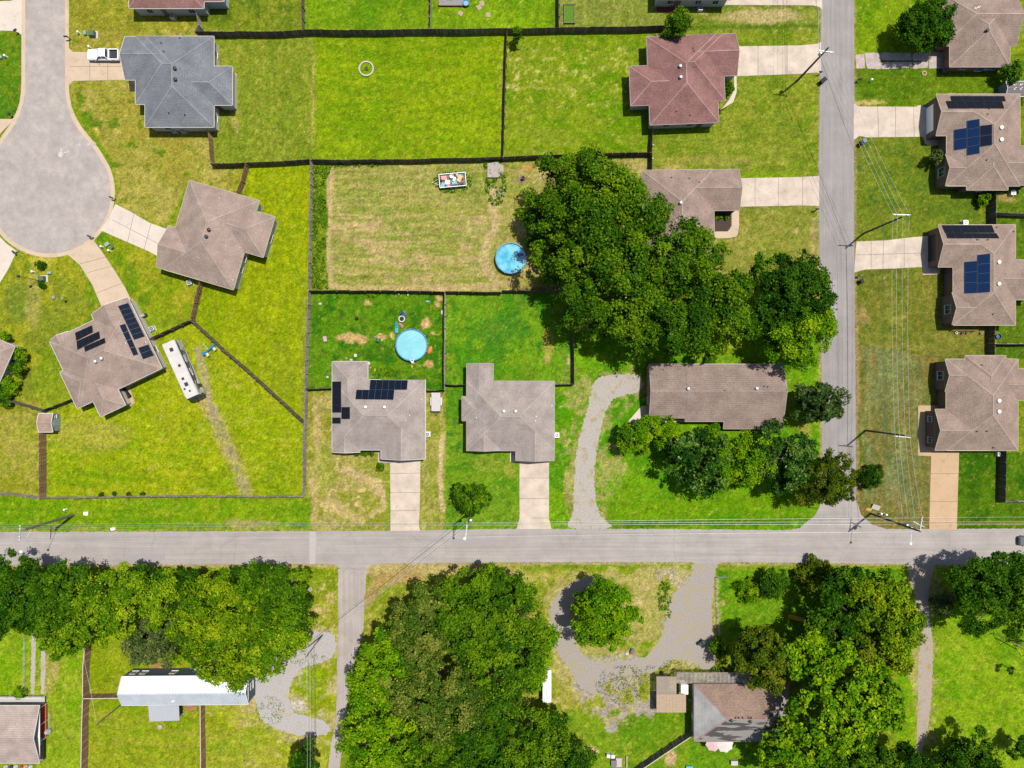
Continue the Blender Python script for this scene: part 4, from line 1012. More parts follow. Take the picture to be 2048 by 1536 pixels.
Jh.panels([(665, 763), (683, 763), (683, 825), (665, 825)], 1, 4, pv_dark); Jh.panels([(683.5, 814), (700.5, 814), (700.5, 838), (683.5, 838)], 1, 2, pv_dark); Jh.panels([(665, 835), (682, 835), (682, 847), (665, 847)], 1, 1, pv_dark)
Jh.opening('garage_door', 2, 'S', .5, 4.9, 2.15, 0); Jh.opening('window', 3, 'S', .5); Jh.opening('window', 1, 'N', .5); Jh.opening('door', 0, 'S', .55, 1, 2.05); Jh.opening('window', 0, 'E', .5)
Kh = House('house', 'taupe roofed house without panels beside the gravel track', (933, 727), 0,
    [dict(r=(0, 35, 176, 174.5), ax='x', e='hh'), dict(r=(.4, 0, 53.6, 100), ax='y', e='gh'), dict(r=(98.5, 35.4, 175.5, 194), ax='y', e='hg'), dict(r=(.4, 95, 71.6, 174), ax='y', e='hg'), dict(r=(-9, 66, 50, 114.5), ax='x', e='hg')], rt, rtc, taupe_trim, siding_beige)
Kh.vents([(1007.5, 822.5), (1031, 822.5)], galv, .25); Kh.pipes([(1103.5, 811), (953, 835.5), (1072, 833), (1070.5, 842)], grey_metal)
Kh.opening('garage_door', 2, 'S', .5, 4.9, 2.15, 0); Kh.opening('window', 3, 'S', .5, 1.8); Kh.opening('door', 0, 'S', .5, 1, 2.05); Kh.opening('window', 4, 'W', .5)
Lh = House('house', 'tan-brown roofed house set at an angle with rear wing, facing the round street', (378.7, 360.3), 16.3,
    [dict(r=(0, 0, 146.2, 186), ax='y', e='hh'), dict(r=(-14, 98.4, 75, 185.4), ax='x', e='gg'), dict(r=(90, 22, 185.3, 107), ax='x', e='gh')], rl, rlc, cream_trim, siding_grey,
    mi_of=None)
Lh.vents([(419, 460), (414, 473.5)], dark_metal, .26); Lh.pipes([(437, 396.5), (396.5, 515), (432, 564), (464.5, 560)], grey_metal)
Lh.opening('window', 0, 'E', .35, 1, 1.2); Lh.opening('window', 0, 'E', .22, 1, 1.2); Lh.opening('window', 2, 'E', .5, 1.6); Lh.opening('garage_door', 1, 'W', .5, 4.9, 2.15, 0); Lh.opening('window', 0, 'N', .5); Lh.opening('door', 2, 'S', .5, 1.8, 2.05); Lh.opening('window', 0, 'S', .6)
Mh = House('house', 'tan-brown roofed house at an angle with many dark solar panels, motorhome parked alongside', (257.5, 597.6), -25.7,
    [dict(r=(-180, 8, 0, 153.8), ax='x', e='hh'), dict(r=(-81, -4, -.5, 90), ax='y', e='gg'), dict(r=(-177, 6, -137, 70), ax='y', e='gg'), dict(r=(-188, 72, -90, 153), ax='x', e='hg'), dict(r=(-153, 110, -98, 188.5), ax='y', e='gh')], rl, rlc, white_trim, siding_beige)
Mh.vents([(192, 723), (204, 717)], galv, .26); Mh.pipes([(140, 737), (249.5, 686.5), (290, 684.5)], grey_metal)
Mh.panels([(236, 612.5), (257, 606), (290, 673), (268, 680)], 1, 7, pv_navy); Mh.panels([(239, 651), (250.5, 647.5), (277, 709), (267, 712)], 1, 4, pv_navy); Mh.panels([(276, 696), (297, 689), (308.5, 711), (286, 719)], 1, 2, pv_navy)
Mh.panels([(151, 666), (185, 651), (186.5, 665), (153.5, 682)], 3, 1, pv_dark); Mh.panels([(154, 683), (199, 663), (201, 677), (155.5, 700)], 4, 1, pv_dark); Mh.panels([(169, 694), (210, 676), (211.5, 686), (171, 704)], 4, 1, pv_dark)
Mh.opening('garage_door', 1, 'N', .5, 4.9, 2.15, 0); Mh.opening('window', 0, 'E', .3); Mh.opening('window', 0, 'S', .8); Mh.opening('door', 4, 'E', .5, 1.6, 2.05); Mh.opening('window', 2, 'N', .5)
Nh = House('house', 'brown roof corner of a house cut by the left edge, shrubs along its side', (30, 693), 23.5,
    [dict(r=(-170, 0, 0, 110), ax='x', e='hh')], rl, rlc, white_trim, siding_grey)
Nh.opening('window', 0, 'E', .3); Nh.opening('window', 0, 'E', .7)
Oh = House('house', 'pinkish shingled gable house at the bottom left corner with a red porch', (79, 1411), 0,
    [dict(r=(-220, 0, 0, 115), ax='x', e='gg')], rp, rpc, white_trim, siding_grey, pitch=.3, eave=2.8, inset=1.5)
Oh.opening('window', 0, 'E', .3); Oh.opening('door', 0, 'E', .62, 1, 2.05); Oh.opening('window', 0, 'N', .75)
Rh = House('house', 'house cut by the top edge, only its grey rear wall and red patio in view', (1312, -1), 0,
    [dict(r=(0, -130, 150, 0), ax='x', e='hh')], rr, rrc, taupe_trim, siding_grey)
Rh.opening('window', 0, 'S', .2); Rh.opening('door', 0, 'S', .28, 1.8, 2.05); Rh.opening('window', 0, 'S', .6); Rh.opening('window', 0, 'S', .85)

# house with mixed shingles at the bottom right
q_red = shingle('shingle_patchy_red', S(150, 120, 104), S(196, 170, 152)); q_pale = shingle('shingle_pale', S(186, 184, 182), S(208, 206, 202))
def patched():
    m, nt, b = nodes_of('shingle_patched'); N, L = nt.nodes, nt.links
    b.inputs['Roughness'].default_value = .9; b.inputs['Specular IOR Level'].default_value = .15
    tc = N.new('ShaderNodeTexCoord'); mp = N.new('ShaderNodeMapping'); mp.inputs['Scale'].default_value = (.13, .8, .4); mp.inputs['Rotation'].default_value = (0, 0, .12)
    L.new(tc.outputs['Object'], mp.inputs['Vector'])
    n = N.new('ShaderNodeTexNoise'); n.inputs['Scale'].default_value = 1.5; n.inputs['Detail'].default_value = 3; L.new(mp.outputs[0], n.inputs['Vector'])
    cr = N.new('ShaderNodeValToRGB'); cr.color_ramp.interpolation = 'CONSTANT'
    cr.color_ramp.elements[0].color = S(104, 98, 98); cr.color_ramp.elements[1].position = .47; cr.color_ramp.elements[1].color = S(176, 172, 164)
    L.new(n.outputs['Fac'], cr.inputs['Fac']); L.new(cr.outputs[0], b.inputs['Base Color'])
    return m
q_strip = patched()
Qh = House('house', 'hipped house with mismatched pale, reddish and streaky grey roof slopes', (1388, 1368), 0,
    [dict(r=(0, 0, 190, 115), ax='x', e='hh')], [q_red, q_pale, q_strip], rrc, brown_trim, siding_grey, pitch=.45, mi_of=lambda d, w: {'N': 0, 'W': 1, 'S': 2, 'E': 2}[d])
for x in (1471, 1477, 1485, 1497, 1502): Qh.pipes([(x, 1435.5)])
Qh.vents([(1462, 1440), (1500, 1442)], dark_metal, .22)
Qh.opening('window', 0, 'W', .7); Qh.opening('door', 0, 'W', .3, 1, 2.05, 0, white_paint); Qh.opening('window', 0, 'N', .2); Qh.opening('door', 0, 'N', .12, 1, 2.05)

# metal-roofed mobile home
def metal_roof(name, c):
    m, nt, b = nodes_of(name); N, L = nt.nodes, nt.links
    b.inputs['Roughness'].default_value = .36; b.inputs['Metallic'].default_value = .4; b.inputs['Base Color'].default_value = c
    tc = N.new('ShaderNodeTexCoord'); w = N.new('ShaderNodeTexWave'); w.bands_direction = 'X'; w.inputs['Scale'].default_value = 1.1; w.inputs['Distortion'].default_value = 0
    L.new(tc.outputs['Object'], w.inputs['Vector']); bp = N.new('ShaderNodeBump'); bp.inputs['Strength'].default_value = .8; bp.inputs['Distance'].default_value = .05
    mr = N.new('ShaderNodeMapRange'); mr.inputs['To Min'].default_value = .8; mr.inputs['To Max'].default_value = 1.05; L.new(w.outputs['Fac'], mr.inputs['Value'])
    nz = N.new('ShaderNodeTexNoise'); nz.inputs['Scale'].default_value = .5; nz.inputs['Detail'].default_value = 6; L.new(tc.outputs['Object'], nz.inputs['Vector'])
    m3 = N.new('ShaderNodeMapRange'); m3.inputs['From Min'].default_value = .3; m3.inputs['From Max'].default_value = .7; m3.inputs['To Min'].default_value = .86; m3.inputs['To Max'].default_value = 1.05; L.new(nz.outputs['Fac'], m3.inputs['Value'])
    mu = N.new('ShaderNodeMath'); mu.operation = 'MULTIPLY'; L.new(mr.outputs[0], mu.inputs[0]); L.new(m3.outputs[0], mu.inputs[1])
    vm = N.new('ShaderNodeVectorMath'); vm.operation = 'SCALE'; vm.inputs[0].default_value = c[:3]; L.new(mu.outputs[0], vm.inputs['Scale']); L.new(vm.outputs[0], b.inputs['Base Color'])
    L.new(w.outputs['Fac'], bp.inputs['Height']); L.new(bp.outputs[0], b.inputs['Normal'])
    return m
mroof = metal_roof('white_metal_roof', (.48, .50, .54, 1))
navy_siding = mat('navy_siding', (.035, .055, .085, 1), .6, noise=.1)
Ph = House('mobile_home', 'long navy mobile home under a shiny white metal gable roof', (243, 1353), -.5,
    [dict(r=(0, 0, 253, 58), ax='x', e='gg')], mroof, mroof, white_trim, navy_siding, cat='mobile home', pitch=.5, eave=3.7, inset=.1)
for t in (.05, .13, .37, .70, .77): Ph.opening('window', 0, 'N', t, 1.1, 1.3, 1.3)
Ph.opening('door', 0, 'N', .63, 1.0, 2.0, .8, white_paint); Ph.opening('door', 0, 'S', .4, 1, 2.0); Ph.opening('window', 0, 'E', .5, 1.4, 1.2, 1.3)
Ph.pipes([(350, 1357), (312, 1378), (346, 1402)], white_paint)
# ------------------------------------------------------------------ fences
fence_mats = {
    'dark': mat('fence_dark', (.075, .055, .045, 1), .9, noise=.3, scale=4, big=.35, bigscale=.45),
    'grey': mat('fence_grey', (.17, .145, .125, 1), .9, noise=.3, scale=4, big=.35, bigscale=.45),
    'brown': mat('fence_brown', (.15, .085, .045, 1), .9, noise=.35, scale=4),
    'slate': mat('fence_slate', (.09, .085, .08, 1), .9, noise=.4, scale=3)}
fence_lite = {'dark': mat('fence_dark_worn', (.13, .10, .085, 1), .9, noise=.3, scale=4), 'grey': mat('fence_grey_worn', (.25, .215, .19, 1), .9, noise=.3, scale=4), 'brown': mat('fence_brown_worn', (.23, .14, .08, 1), .9, noise=.35, scale=4), 'slate': mat('fence_slate_worn', (.17, .13, .10, 1), .9, noise=.4, scale=3)}
top_pale = mat('fence_cap', (.30, .25, .20, 1), .9, noise=.2)
def fence(label, pts, m='dark', side=1, h=2.0, rails=True, cap=False, caps=None):
    """pts: photo px of the fence top; side: +1 rails on the left of travel"""
    P = [U(x, y, h) for x, y in pts]
    o0 = Vector((P[0].x, P[0].y, 0))
    root = thing('wooden_fence', label, 'fence', o0, 0, 'wooden privacy fences')
    M_ = fence_mats[m]
    pk = MB(); rl_ = MB(); r = random.Random(int(pts[0][0] * 7 + pts[0][1])); cp = MB()
    posts = []
    for a, b in zip(P[:-1], P[1:]):
        a2 = Vector((a.x, a.y, 0)) - o0; b2 = Vector((b.x, b.y, 0)) - o0
        d = b2 - a2; L_ = d.length; d.normalize(); n = Vector((-d.y, d.x, 0)) * side; ang = math.atan2(d.y, d.x)
        k = max(1, int(L_ / .15))
        for i in range(k):
            c = a2 + d * (L_ * (i + .5) / k) + n * (-.012 + r.uniform(-.004, .004))
            hh = h + r.uniform(-.025, .015) + .02 * math.sin(int(i * .15 / 2.44) * 2.3 + L_)
            c = c + n * (.05 * math.sin(i * .15 / 2.44 * 1.1 + L_))
            pk.box((c.x, c.y, hh / 2 + .02), (L_ / k - .006, .022, hh), ang, int((i * .15 / 2.44 * 7.3 + L_ * 3)) % 11 in (2, 6) or r.random() < .08)
        if rails:
            for z in (.35, .95, 1.55):
                c = (a2 + b2) / 2 + n * .035; rl_.box((c.x, c.y, z), (L_, .04, .09), ang)
        if cap: c = (a2 + b2) / 2 + n * .01; cp.box((c.x, c.y, h + .035), (L_, .15, .04), ang)
        np_ = max(1, round(L_ / 2.44))
        for i in range(np_ + 1):
            posts.append((a2 + d * (L_ * i / np_) + n * .1, ang))
    mk('picket_panel', pk, [M_, fence_lite[m]], root)
    if rl_.v: mk('rail', rl_, M_, root)
    if cp.v: mk('cap_board', cp, top_pale, root)
    last = None
    for c, ang in posts:
        if last is not None and (c - last).length < .5: continue
        last = c
        mb = MB().box((c.x, c.y, (h + .08) / 2), (.12, .12, h + .08), ang)
        po = mk('post', mb, fence_lite[m], root)
        if caps: mk('post_cap', MB().box((c.x, c.y, h + .1), (.13, .13, .05), ang, taper=.7), white_paint, po)
    return root
fence('long dark wooden fence between the upper yards, west of the shrub at the red-roofed house', [(388, 63), (470, 62.5), (560, 62), (618, 59), (700, 59.5), (860, 58), (1014, 56.5), (1180, 54), (1330, 51)], 'dark', 1)
fence('short wooden fence with a corner behind the plum-roofed house at the top edge', [(392, 27), (396, 50), (389, 62)], 'grey', 1)
fence('dark wooden fence cut by the top edge, first one right of the plum-roofed house', [(603, -40), (603, 60)], 'dark', 1)
fence('grey fence cut by the top edge beside the play platform', [(860, -40), (860, 57)], 'grey', -1)
fence('dark fence cut by the top edge beside the empty garden bed frame', [(1118, -40), (1118, 55)], 'dark', 1)
fence('thin fence between the two big mown lawns, small tree at its upper end', [(1014, 57), (1011, 150), (1008, 250), (1006, 314)], 'dark', 1)
fence('dark fence below the lawn with the stone ring, above the junk trailer', [(620, 319), (700, 319.5), (770, 319), (860, 317), (1006, 313.5)], 'dark', 1)
fence('dark fence from the grey-roofed house yard to the long side fence, diagonal fence joining it', [(422, 327), (520, 324), (619, 318.5)], 'dark', 1)
fence('dark fence behind the red-roofed house, big central trees over its end', [(1006, 313.5), (1100, 310), (1200, 307), (1302, 304)], 'dark', -1)
fence('railed fence dropping from the corner of the grey-roofed house', [(415, 260), (418, 300), (421, 327)], 'brown', -1)
fence('short slanting railed fence above the angled tan house', [(490, 328), (482, 360), (472, 386)], 'brown', 1)
fence('long side fence from the overgrown strip down to the main road corner', [(620.5, 319), (618.5, 440), (616, 580), (611, 720), (608, 830), (606, 920), (604.5, 993)], 'grey', 1)
fence('low side fence along the main road verge, lower left', [(-40, 984), (0, 989), (77, 997), (140, 997), (200, 996), (330, 993.5), (450, 994), (530, 995), (604, 994)], 'grey', 1)
fence('brown railed fence below the small shed', [(77.5, 862), (78, 930), (77.5, 996)], 'brown', 1)
fence('short dark fence from the shed to the solar house at an angle', [(82, 821), (144, 797)], 'dark', -1)
fence('short dark fence from the shrubs at the left edge to the shed', [(8, 799), (80, 822)], 'dark', -1)
fence('dark fence behind the motorhome, from the air conditioner to the fence corner', [(299, 677), (340, 658), (380, 640)], 'dark', -1)
fence('long slanting dark fence behind the blue glider toy', [(380, 640), (440, 697), (512, 759), (560, 803), (607, 846)], 'dark', -1)
fence('slanting railed fence below the angled tan house', [(398, 564), (388, 604), (380.5, 639)], 'brown', 1)
fence('dark fence at the bottom of the dry mown yard', [(617, 580.5), (700, 581), (790, 581.5), (889, 583), (1002, 583.5), (1004, 581), (1120, 581)], 'dark', -1)
fence('thin fence between the pool yard and the plain green yard', [(889, 583), (888.5, 680), (888, 780)], 'grey', 1)
fence('short fence between the side fence and the solar house with the pool', [(611, 778), (664, 776.5)], 'dark', 1)
fence('short bent fence above the white cargo trailer', [(850, 781), (872, 781.5), (888, 779)], 'dark', 1)
fence('short fence from the pool yard corner to the taupe house without panels', [(889, 769), (912, 770.5), (934, 769)], 'dark', 1)
fence('short fence from the taupe house without panels to the tree shadow', [(1107, 769), (1149, 768)], 'dark', 1)
fence('dark fence in the edge of the big tree shadow, beside a pink dirt strip', [(1146, 612), (1147.5, 690), (1149, 768)], 'dark', 1)
fence('fence with white post caps below the red-roofed house', [(1307, 255), (1305, 290), (1304, 345)], 'dark', 1, caps=True)
fence('tall dark fence between the two right-hand solar houses', [(1993, 376), (1992.5, 450)], 'dark', -1)
fence('dark fence cut by the right edge, above the house with the two-column solar array', [(1993, 424.5), (2090, 428)], 'grey', 1)
fence('tall dark fence below the house with the two-column solar array', [(1990.5, 645), (1990, 716)], 'dark', -1)
fence('dark fence cut by the right edge, just above the brick-gabled house', [(1990, 687.5), (2090, 687)], 'grey', 1)
fence('tall dark fence below the brick-gabled house', [(2012.5, 898), (2012, 1004)], 'dark', -1)
fence('fence cut by the right edge at the verge of the main road', [(2012, 1004.5), (2090, 1005)], 'grey', 1)
fence('long brown fence left of the white-roofed mobile home', [(170, 1296), (166, 1330), (165.5, 1397), (163.5, 1460), (161.5, 1560)], 'brown', -1, rails=False, cap=True)
fence('short brown fence joining the end of the mobile home', [(165, 1397), (238, 1396)], 'brown', -1, rails=False, cap=True)
fence('brown fence running down from the mobile home to the bottom edge', [(400.5, 1404), (401, 1470), (401.5, 1560)], 'brown', -1, rails=False, cap=True)
fence('slanting grey plank fence at the house with mismatched shingles', [(1386, 1471), (1330, 1508), (1268, 1550)], 'slate', -1, rails=False, cap=True)

def wire_fence(label, pts, h=1.1, step=2.6):
    P = [U(x, y, 0) for x, y in pts]; o0 = P[0].copy()
    root = thing('wire_fence', label, 'wire fence', o0, 0, 'low wire fences')
    wmb = MB()
    for a, b in zip(P[:-1], P[1:]):
        d = b - a; n = max(1, round(d.length / step))
        for i in range(n + 1):
            c = a + d * (i / n) - o0
            mk('post', MB().cyl((c.x, c.y, 0), .05, h + .08, 8), wood_pale, root)
        for z in (.25, .55, .85, h): wmb.tube([a - o0 + Vector((0, 0, z)), b - o0 + Vector((0, 0, z))], .012, 4)
    mk('wire', wmb, galv, root)
wire_fence('low wire fence with pale posts beside the gravel yard drive', [(1452, 1151), (1432, 1153), (1433, 1200), (1436, 1268)])
wire_fence('thin wire fence left of the twin gravel wheel tracks', [(54, 1272), (53, 1330), (51, 1390)], .9, 3.2)
wire_fence('short wire fence between the red porch and the brown fence', [(103, 1420), (104, 1455)], .8, 1.8)

# ------------------------------------------------------------------ utility poles and wires
def pole(label, base, h, arms=(), lamp=None, can=None, r=.17, extra=None, m=None):
    """arms: (height, photo px end a, px end b); lamp: (height0, px head, height1)"""
    o = U(base[0], base[1], 0)
    root = thing('utility_pole', label, 'utility pole', o, 0, 'utility poles')
    mk('post', MB().tube([(0, 0, -.3), (0, 0, h * .5), (0, 0, h)], [r, r * .85, r * .65], 10), m or pole_wood, root)
    for z, a, b in arms:
        A_, B_ = U(a[0], a[1], z) - o, U(b[0], b[1], z) - o
        L_ = (B_ - A_); c = (A_ + B_) / 2
        ar = mk('crossarm', MB().box(c, (L_.length + .2, .13, .14), math.atan2(L_.y, L_.x)).tube([A_ * .55 + c * .45, Vector((0, 0, z - 1))], .03, 5).tube([B_ * .55 + c * .45, Vector((0, 0, z - 1))], .03, 5), grey_metal, root)
        for t in (0, .22, .78, 1):
            q = A_ + L_ * t
            mk('insulator', MB().lathe((q.x, q.y, z + .06), [(.03, 0), (.06, .03), (.05, .09), (.07, .12), (.04, .2), (0, .22)], 8), white_paint, ar)
    if lamp:
        z0, hp, z1 = lamp; q = U(hp[0], hp[1], z1) - o; s0 = Vector((0, 0, z0))
        arm = mk('lamp_arm', MB().tube([s0, s0 * .6 + q * .4 + Vector((0, 0, .35)), q], [.045, .04, .035], 6), galv, root)
        d = (q - s0); d.z = 0; d.normalize()
        mk('lamp_head', MB().lathe((q.x + d.x * .15, q.y + d.y * .15, q.z - .06), [(0, -.12), (.2, -.08), (.24, 0), (.16, .12), (0, .16)], 10), white_paint, arm)
    if can:
        for (cx, cy, cz) in can: 
            mk('transformer', MB().lathe((cx, cy, cz), [(0, 0), (.24, .0), (.27, .1), (.27, .75), (.2, .85), (0, .88)], 12), grey_metal, root)
    return root
P1 = pole('utility pole at the far left of the main road, lamp arm over the road', (147, 1030), 12.6, [(12.3, (41, 1051), (40, 1079))], (10.6, (42, 1102), 11), [(-.3, -.1, 9.6)], .27, m=wood_grey)
P2 = pole('utility pole hidden in the small tree in front of the taupe house', (944, 1020), 12.4, [(11.9, (934, 1045), (932, 1074))], (9.8, (929.5, 1076), 10.4), [(.35, .05, 9)], .17)
P3 = pole('large utility pole at the road junction with double crossarms and lamp arm', (1741, 1027), 15.3, [(15.0, (1844, 1034), (1839.5, 1063)), (13.2, (1826, 1043), (1846, 1053))], (12.3, (1822, 1086), 13.0), [(.3, .2, 10.5), (.36, -.1, 11.5)], .21)
P4 = pole('utility pole with crossarm in front of the brick-gabled house', (1731, 861), 12.6, [(12.4, (1790, 872), (1820, 875))], None, None, .2)
P5 = pole('utility pole beside the driveway of the two-column solar house', (1727, 467), 12.5, [(12.2, (1786, 429), (1819, 430))], None, [(.3, .1, 9.8)], .2)
P6 = pole('utility pole leaning over the driveway of the mauve-red house', (1595, 161), 12.3, [(11.4, (1637, 101), (1666, 105))], None, [(-.35, .1, 9.6)], .21)
P7 = pole('short service pole at the end of the mobile home', (240, 1411), 7.2, (), None, None, .15, m=wood_grey)
P8 = pole('utility pole beside the pale gravel loop', (645, 1270), 10.2, (), None, None, .14)

def wire(label, pts, r=.016, sag=.6, m=None, grp='overhead wires'):
    """pts: ((px, py), height) at successive supports"""
    Q = [U(p[0], p[1], z) for p, z in pts]; o = Q[0].copy(); line = []
    for a, b in zip(Q[:-1], Q[1:]):
        n = 14
        for i in range(n + (1 if b is Q[-1] else 0)):
            t = i / n; p = a.lerp(b, t); p.z -= sag * 4 * t * (1 - t) * min(1, (b - a).length / 40); line.append(p - o)
    ob = mk('overhead_wire', MB().tube(line, r, 5), m or wire_mat, None, o)
    tag(ob, label, 'power line', grp)
def off(p, z, dx, dy): return ((p[0] + dx, p[1] + dy), z)
# along the side street
a4 = [(1790, 872), (1799, 873), (1811, 874), (1820, 875)]; a5 = [(1786, 429), (1795, 429.5), (1806, 430), (1819, 430)]; a6 = [(1637, 101), (1646, 102), (1657, 104), (1666, 105)]; a3 = [(1806, 1038), (1816, 1036), (1830, 1036), (1844, 1034)]
names = ['outer left wire of the four along the side street', 'inner left wire of the four along the side street', 'inner right wire of the four along the side street', 'outer right wire of the four along the side street']
for k in range(4):
    z = (12.6, 12.6, 12.6, 12.6)[k]
    pts = [((a6[k][0] + 3, -140), 12)] + [(a6[k], 11.7), (a5[k], 12.5), (a4[k], 12.7), (a3[k], (13.0, 13.6, 14.2, 15.1)[k])]
    wire(names[k], pts)
wire('dark lower cable below the four wires along the side street', [((1626, -140), 8), ((1641, 115), 9.0), ((1768, 445), 8.6), ((1771, 866), 8.6), ((1800, 1040), 9)], .03, .7, cable_mat)
# along the main road
wire('northernmost bright wire along the main road verge', [((-200, 1049), 10), ((62, 1049), 10.2), ((937, 1046), 10.2), ((1815, 1036), 11.5), ((2400, 1034), 11)], .011, .5)
wire('second wire from the verge side along the main road', [((-200, 1053), 9), ((70, 1053), 9.2), ((938, 1048.5), 9.2), ((1810, 1044), 10.5), ((2400, 1044), 10)], .011, .6)
wire('third wire from the verge side along the main road', [((-200, 1058), 8), ((76, 1057), 8.2), ((939, 1051), 8.2), ((1806, 1050), 9.5), ((2400, 1050), 9)], .011, .6)
wire('wire nearest the middle of the main road, on the crossarm ends', [((-200, 1078), 12), ((40, 1079), 12.5), ((932, 1074), 12.1), ((1839.5, 1063.5), 15.2), ((2400, 1064), 15)], .011, .5)
wire('dark sagging cable on the verge side of the main road', [((-200, 1051), 7), ((84, 1052), 7.4), ((941, 1049), 7.2), ((1800, 1046), 8), ((2400, 1046), 8)], .011, .9, cable_mat)
# branch down the gravel lane
wire('upper slanting wire crossing the main road to the lane pole', [((935, 1046), 11.6), ((613, 1303), 10.1), ((613, 1700), 9.8)], .017, .5)
wire('middle slanting wire crossing the main road to the lane pole', [((937, 1050), 9.6), ((619, 1300), 9.4), ((619, 1700), 9)], .017, .5)
wire('lower slanting dark cable crossing the main road to the lane pole', [((938, 1048), 8.6), ((626, 1292), 7.6), ((629, 1700), 7.4)], .03, .8, cable_mat)
wire('thin service wire from the mobile home pole over the brown fence', [((193, 1449), 7.1), ((170, 1330), 7), ((150, 1180), 8)], .018, .5)
wire('guy wire at the pole of the mauve-red house driveway', [((1650, 110), 10.6), ((1586, 245), .1)], .02, 0, mat('yellow_guard', (.7, .5, .05, 1), .5))

# street lamp post on the lawn by the round street
o = U(76, 561, 0)
lp = thing('street_lamp', 'black lamp post on the lawn near the round street', 'street lamp', o)
mk('post', MB().cyl((0, 0, 0), .09, .5, 10, r2=.07).tube([(0, 0, .4), (0, 0, 4.6)], [.055, .045], 8), dark_metal, lp)
mk('lamp_head', MB().lathe((0, 0, 4.55), [(.06, 0), (.1, .08), (.24, .2), (.28, .5), (.3, .55), (.12, .75), (0, .8)], 12), dark_metal, lp)

# ------------------------------------------------------------------ mailboxes, bins, utility boxes, air conditioners
first = None
mb_g = 'mailboxes along the streets'
def mailbox(px, rot, label, m=dark_metal):
    r = thing('mailbox', label, 'mailbox', U(px[0], px[1], 0), rot, mb_g)
    mk('post', MB().box((0, 0, .55), (.11, .11, 1.1)).box((0, 0, .03), (.3, .3, .06)).bar((-.35, 0, 1.0), (.2, 0, 1.0), .09, .09), m, r)
    b = MB(); secs = []
    for x in (-.5, .12):
        secs.append([(x, -.13, 1.0), (x, .13, 1.0), (x, .13, 1.18)] + [(x, .13 * math.cos(t), 1.18 + .13 * math.sin(t)) for t in (PI / 4, PI / 2, 3 * PI / 4)] + [(x, -.13, 1.18)])
    b.loft(secs); mk('box', b, m, r)
    mk('flag', MB().box((-.2, -.145, 1.25), (.04, .015, .22)), mat('flag_red', (.5, .03, .03, 1), .5), r)
mailbox((141, 79), 0, 'black mailbox by the kerb near the white pickup')
mailbox((231, 399), -.4, 'black mailbox at the driveway of the angled tan house')
mailbox((187, 476), -.5, 'black mailbox between the two driveways of the round street')
mailbox((34, 505), 2.2, 'black mailbox at the lower left of the round street')
mailbox((25, 234), PI + .6, 'black mailbox at the left bend of the round street')
mailbox((37, 67), PI + .5, 'black mailbox below the bright driveway in the top left corner')
mailbox((1638, 149), 0, 'black mailbox at the mauve-red house driveway')
mailbox((1713, 163), PI, 'black mailbox across from the bins, below the broken driveway')
mailbox((1631, 421), 0, 'small black mailbox below the half hidden house driveway')
mailbox((1714, 553), PI, 'black mailbox below the two-column solar house driveway', brown_trim)

def bin_(px, rot, col, label, lid=None):
    r = thing('trash_bin', label, 'trash bin', U(px[0], px[1], 0), rot, 'wheeled trash bins')
    mk('body', MB().loft([[(x * s_, y * s_, z) for x, y in ((-.3, -.34), (.3, -.34), (.3, .34), (-.3, .34))] for z, s_ in ((.08, .78), (1.0, 1.0))]), col, r)
    mk('lid', MB().box((0, 0, 1.04), (.66, .76, .07), 0, 0, .9).bar((-.25, .4, 1.04), (.25, .4, 1.04), .05, .05), lid or col, r)
    for sx in (-1, 1): mk('wheel', MB().lathe((sx * .28, .3, .13), [(0, -.03), (.13, -.03), (.13, .03), (0, .03)], 12, axis='x'), rubber, r)
blue_bin = mat('bin_blue', S(100, 122, 156), .5); green_bin = mat('bin_green', (.012, .03, .028, 1), .5)
bin_((1640, 167), .5, black_plastic, 'black trash bin at the kerb below the mauve-red house driveway, left of its twin')
bin_((1645, 163), .6, black_plastic, 'black trash bin closest to the road edge by the mauve-red house mailbox')
bin_((1724, 285), .6, blue_bin, 'grey-blue trash bin below the driveway with the cross solar house')
bin_((1719, 290), .6, black_plastic, 'black trash bin beside the grey-blue one')
bin_((1719, 564), .4, black_plastic, 'black trash bin below the two-column solar house mailbox')
bin_((1404, 1281), 1.2, green_bin, 'dark green trash bin standing alone on the gravel yard')
bin_((1399, 1284), 2.0, green_bin, 'dark green trash bin tipped beside the other on the gravel yard')
bin_((1884, 145), .2, blue_bin, 'blue-grey trash bin by the shaded carport at the broken driveway')

def ac(px, rot, label, z=0):
    r = thing('air_conditioner', label, 'air conditioner', U(px[0], px[1], 0), rot, 'outdoor air conditioners')
    mk('pad', MB().box((0, 0, .04), (1.05, 1.05, .08)), concrete_white, r)
    mk('housing', MB().box((0, 0, .45), (.86, .86, .72)).lathe((0, 0, .8), [(.4, 0), (.41, .05), (.33, .05), (.33, .0)], 20), galv, r)
    f = MB().lathe((0, 0, .83), [(.32, 0), (.33, .01), (.0, .01)], 20); mk('grille', f, dark_metal, r)
    f = MB()
    for k in range(4): f.box((.13 * math.cos(k * PI / 2 + .3), .13 * math.sin(k * PI / 2 + .3), .86), (.24, .1, .015), k * PI / 2 + .3)
    f.cyl((0, 0, .85), .08, .04, 10); mk('fan', f, grey_metal, r)
ac((856, 868), 0, 'air conditioner right of the taupe solar house')
ac((1113, 870), 0, 'air conditioner right of the taupe house without panels')
ac((348, 36), 0, 'air conditioner behind the plum-roofed house')
ac((351, 262), 0, 'left air conditioner below the grey-roofed house')
ac((369, 262), 0, 'right air conditioner below the grey-roofed house')
ac((382, 566), .3, 'air conditioner below the angled tan house')
ac((307, 658), .43, 'air conditioner beside the angled solar house, above the dark fence')
ac((1926, 447), 0, 'air conditioner above the two-column solar house')
ac((1994, 907), 0, 'air conditioner below the brick-gabled house')
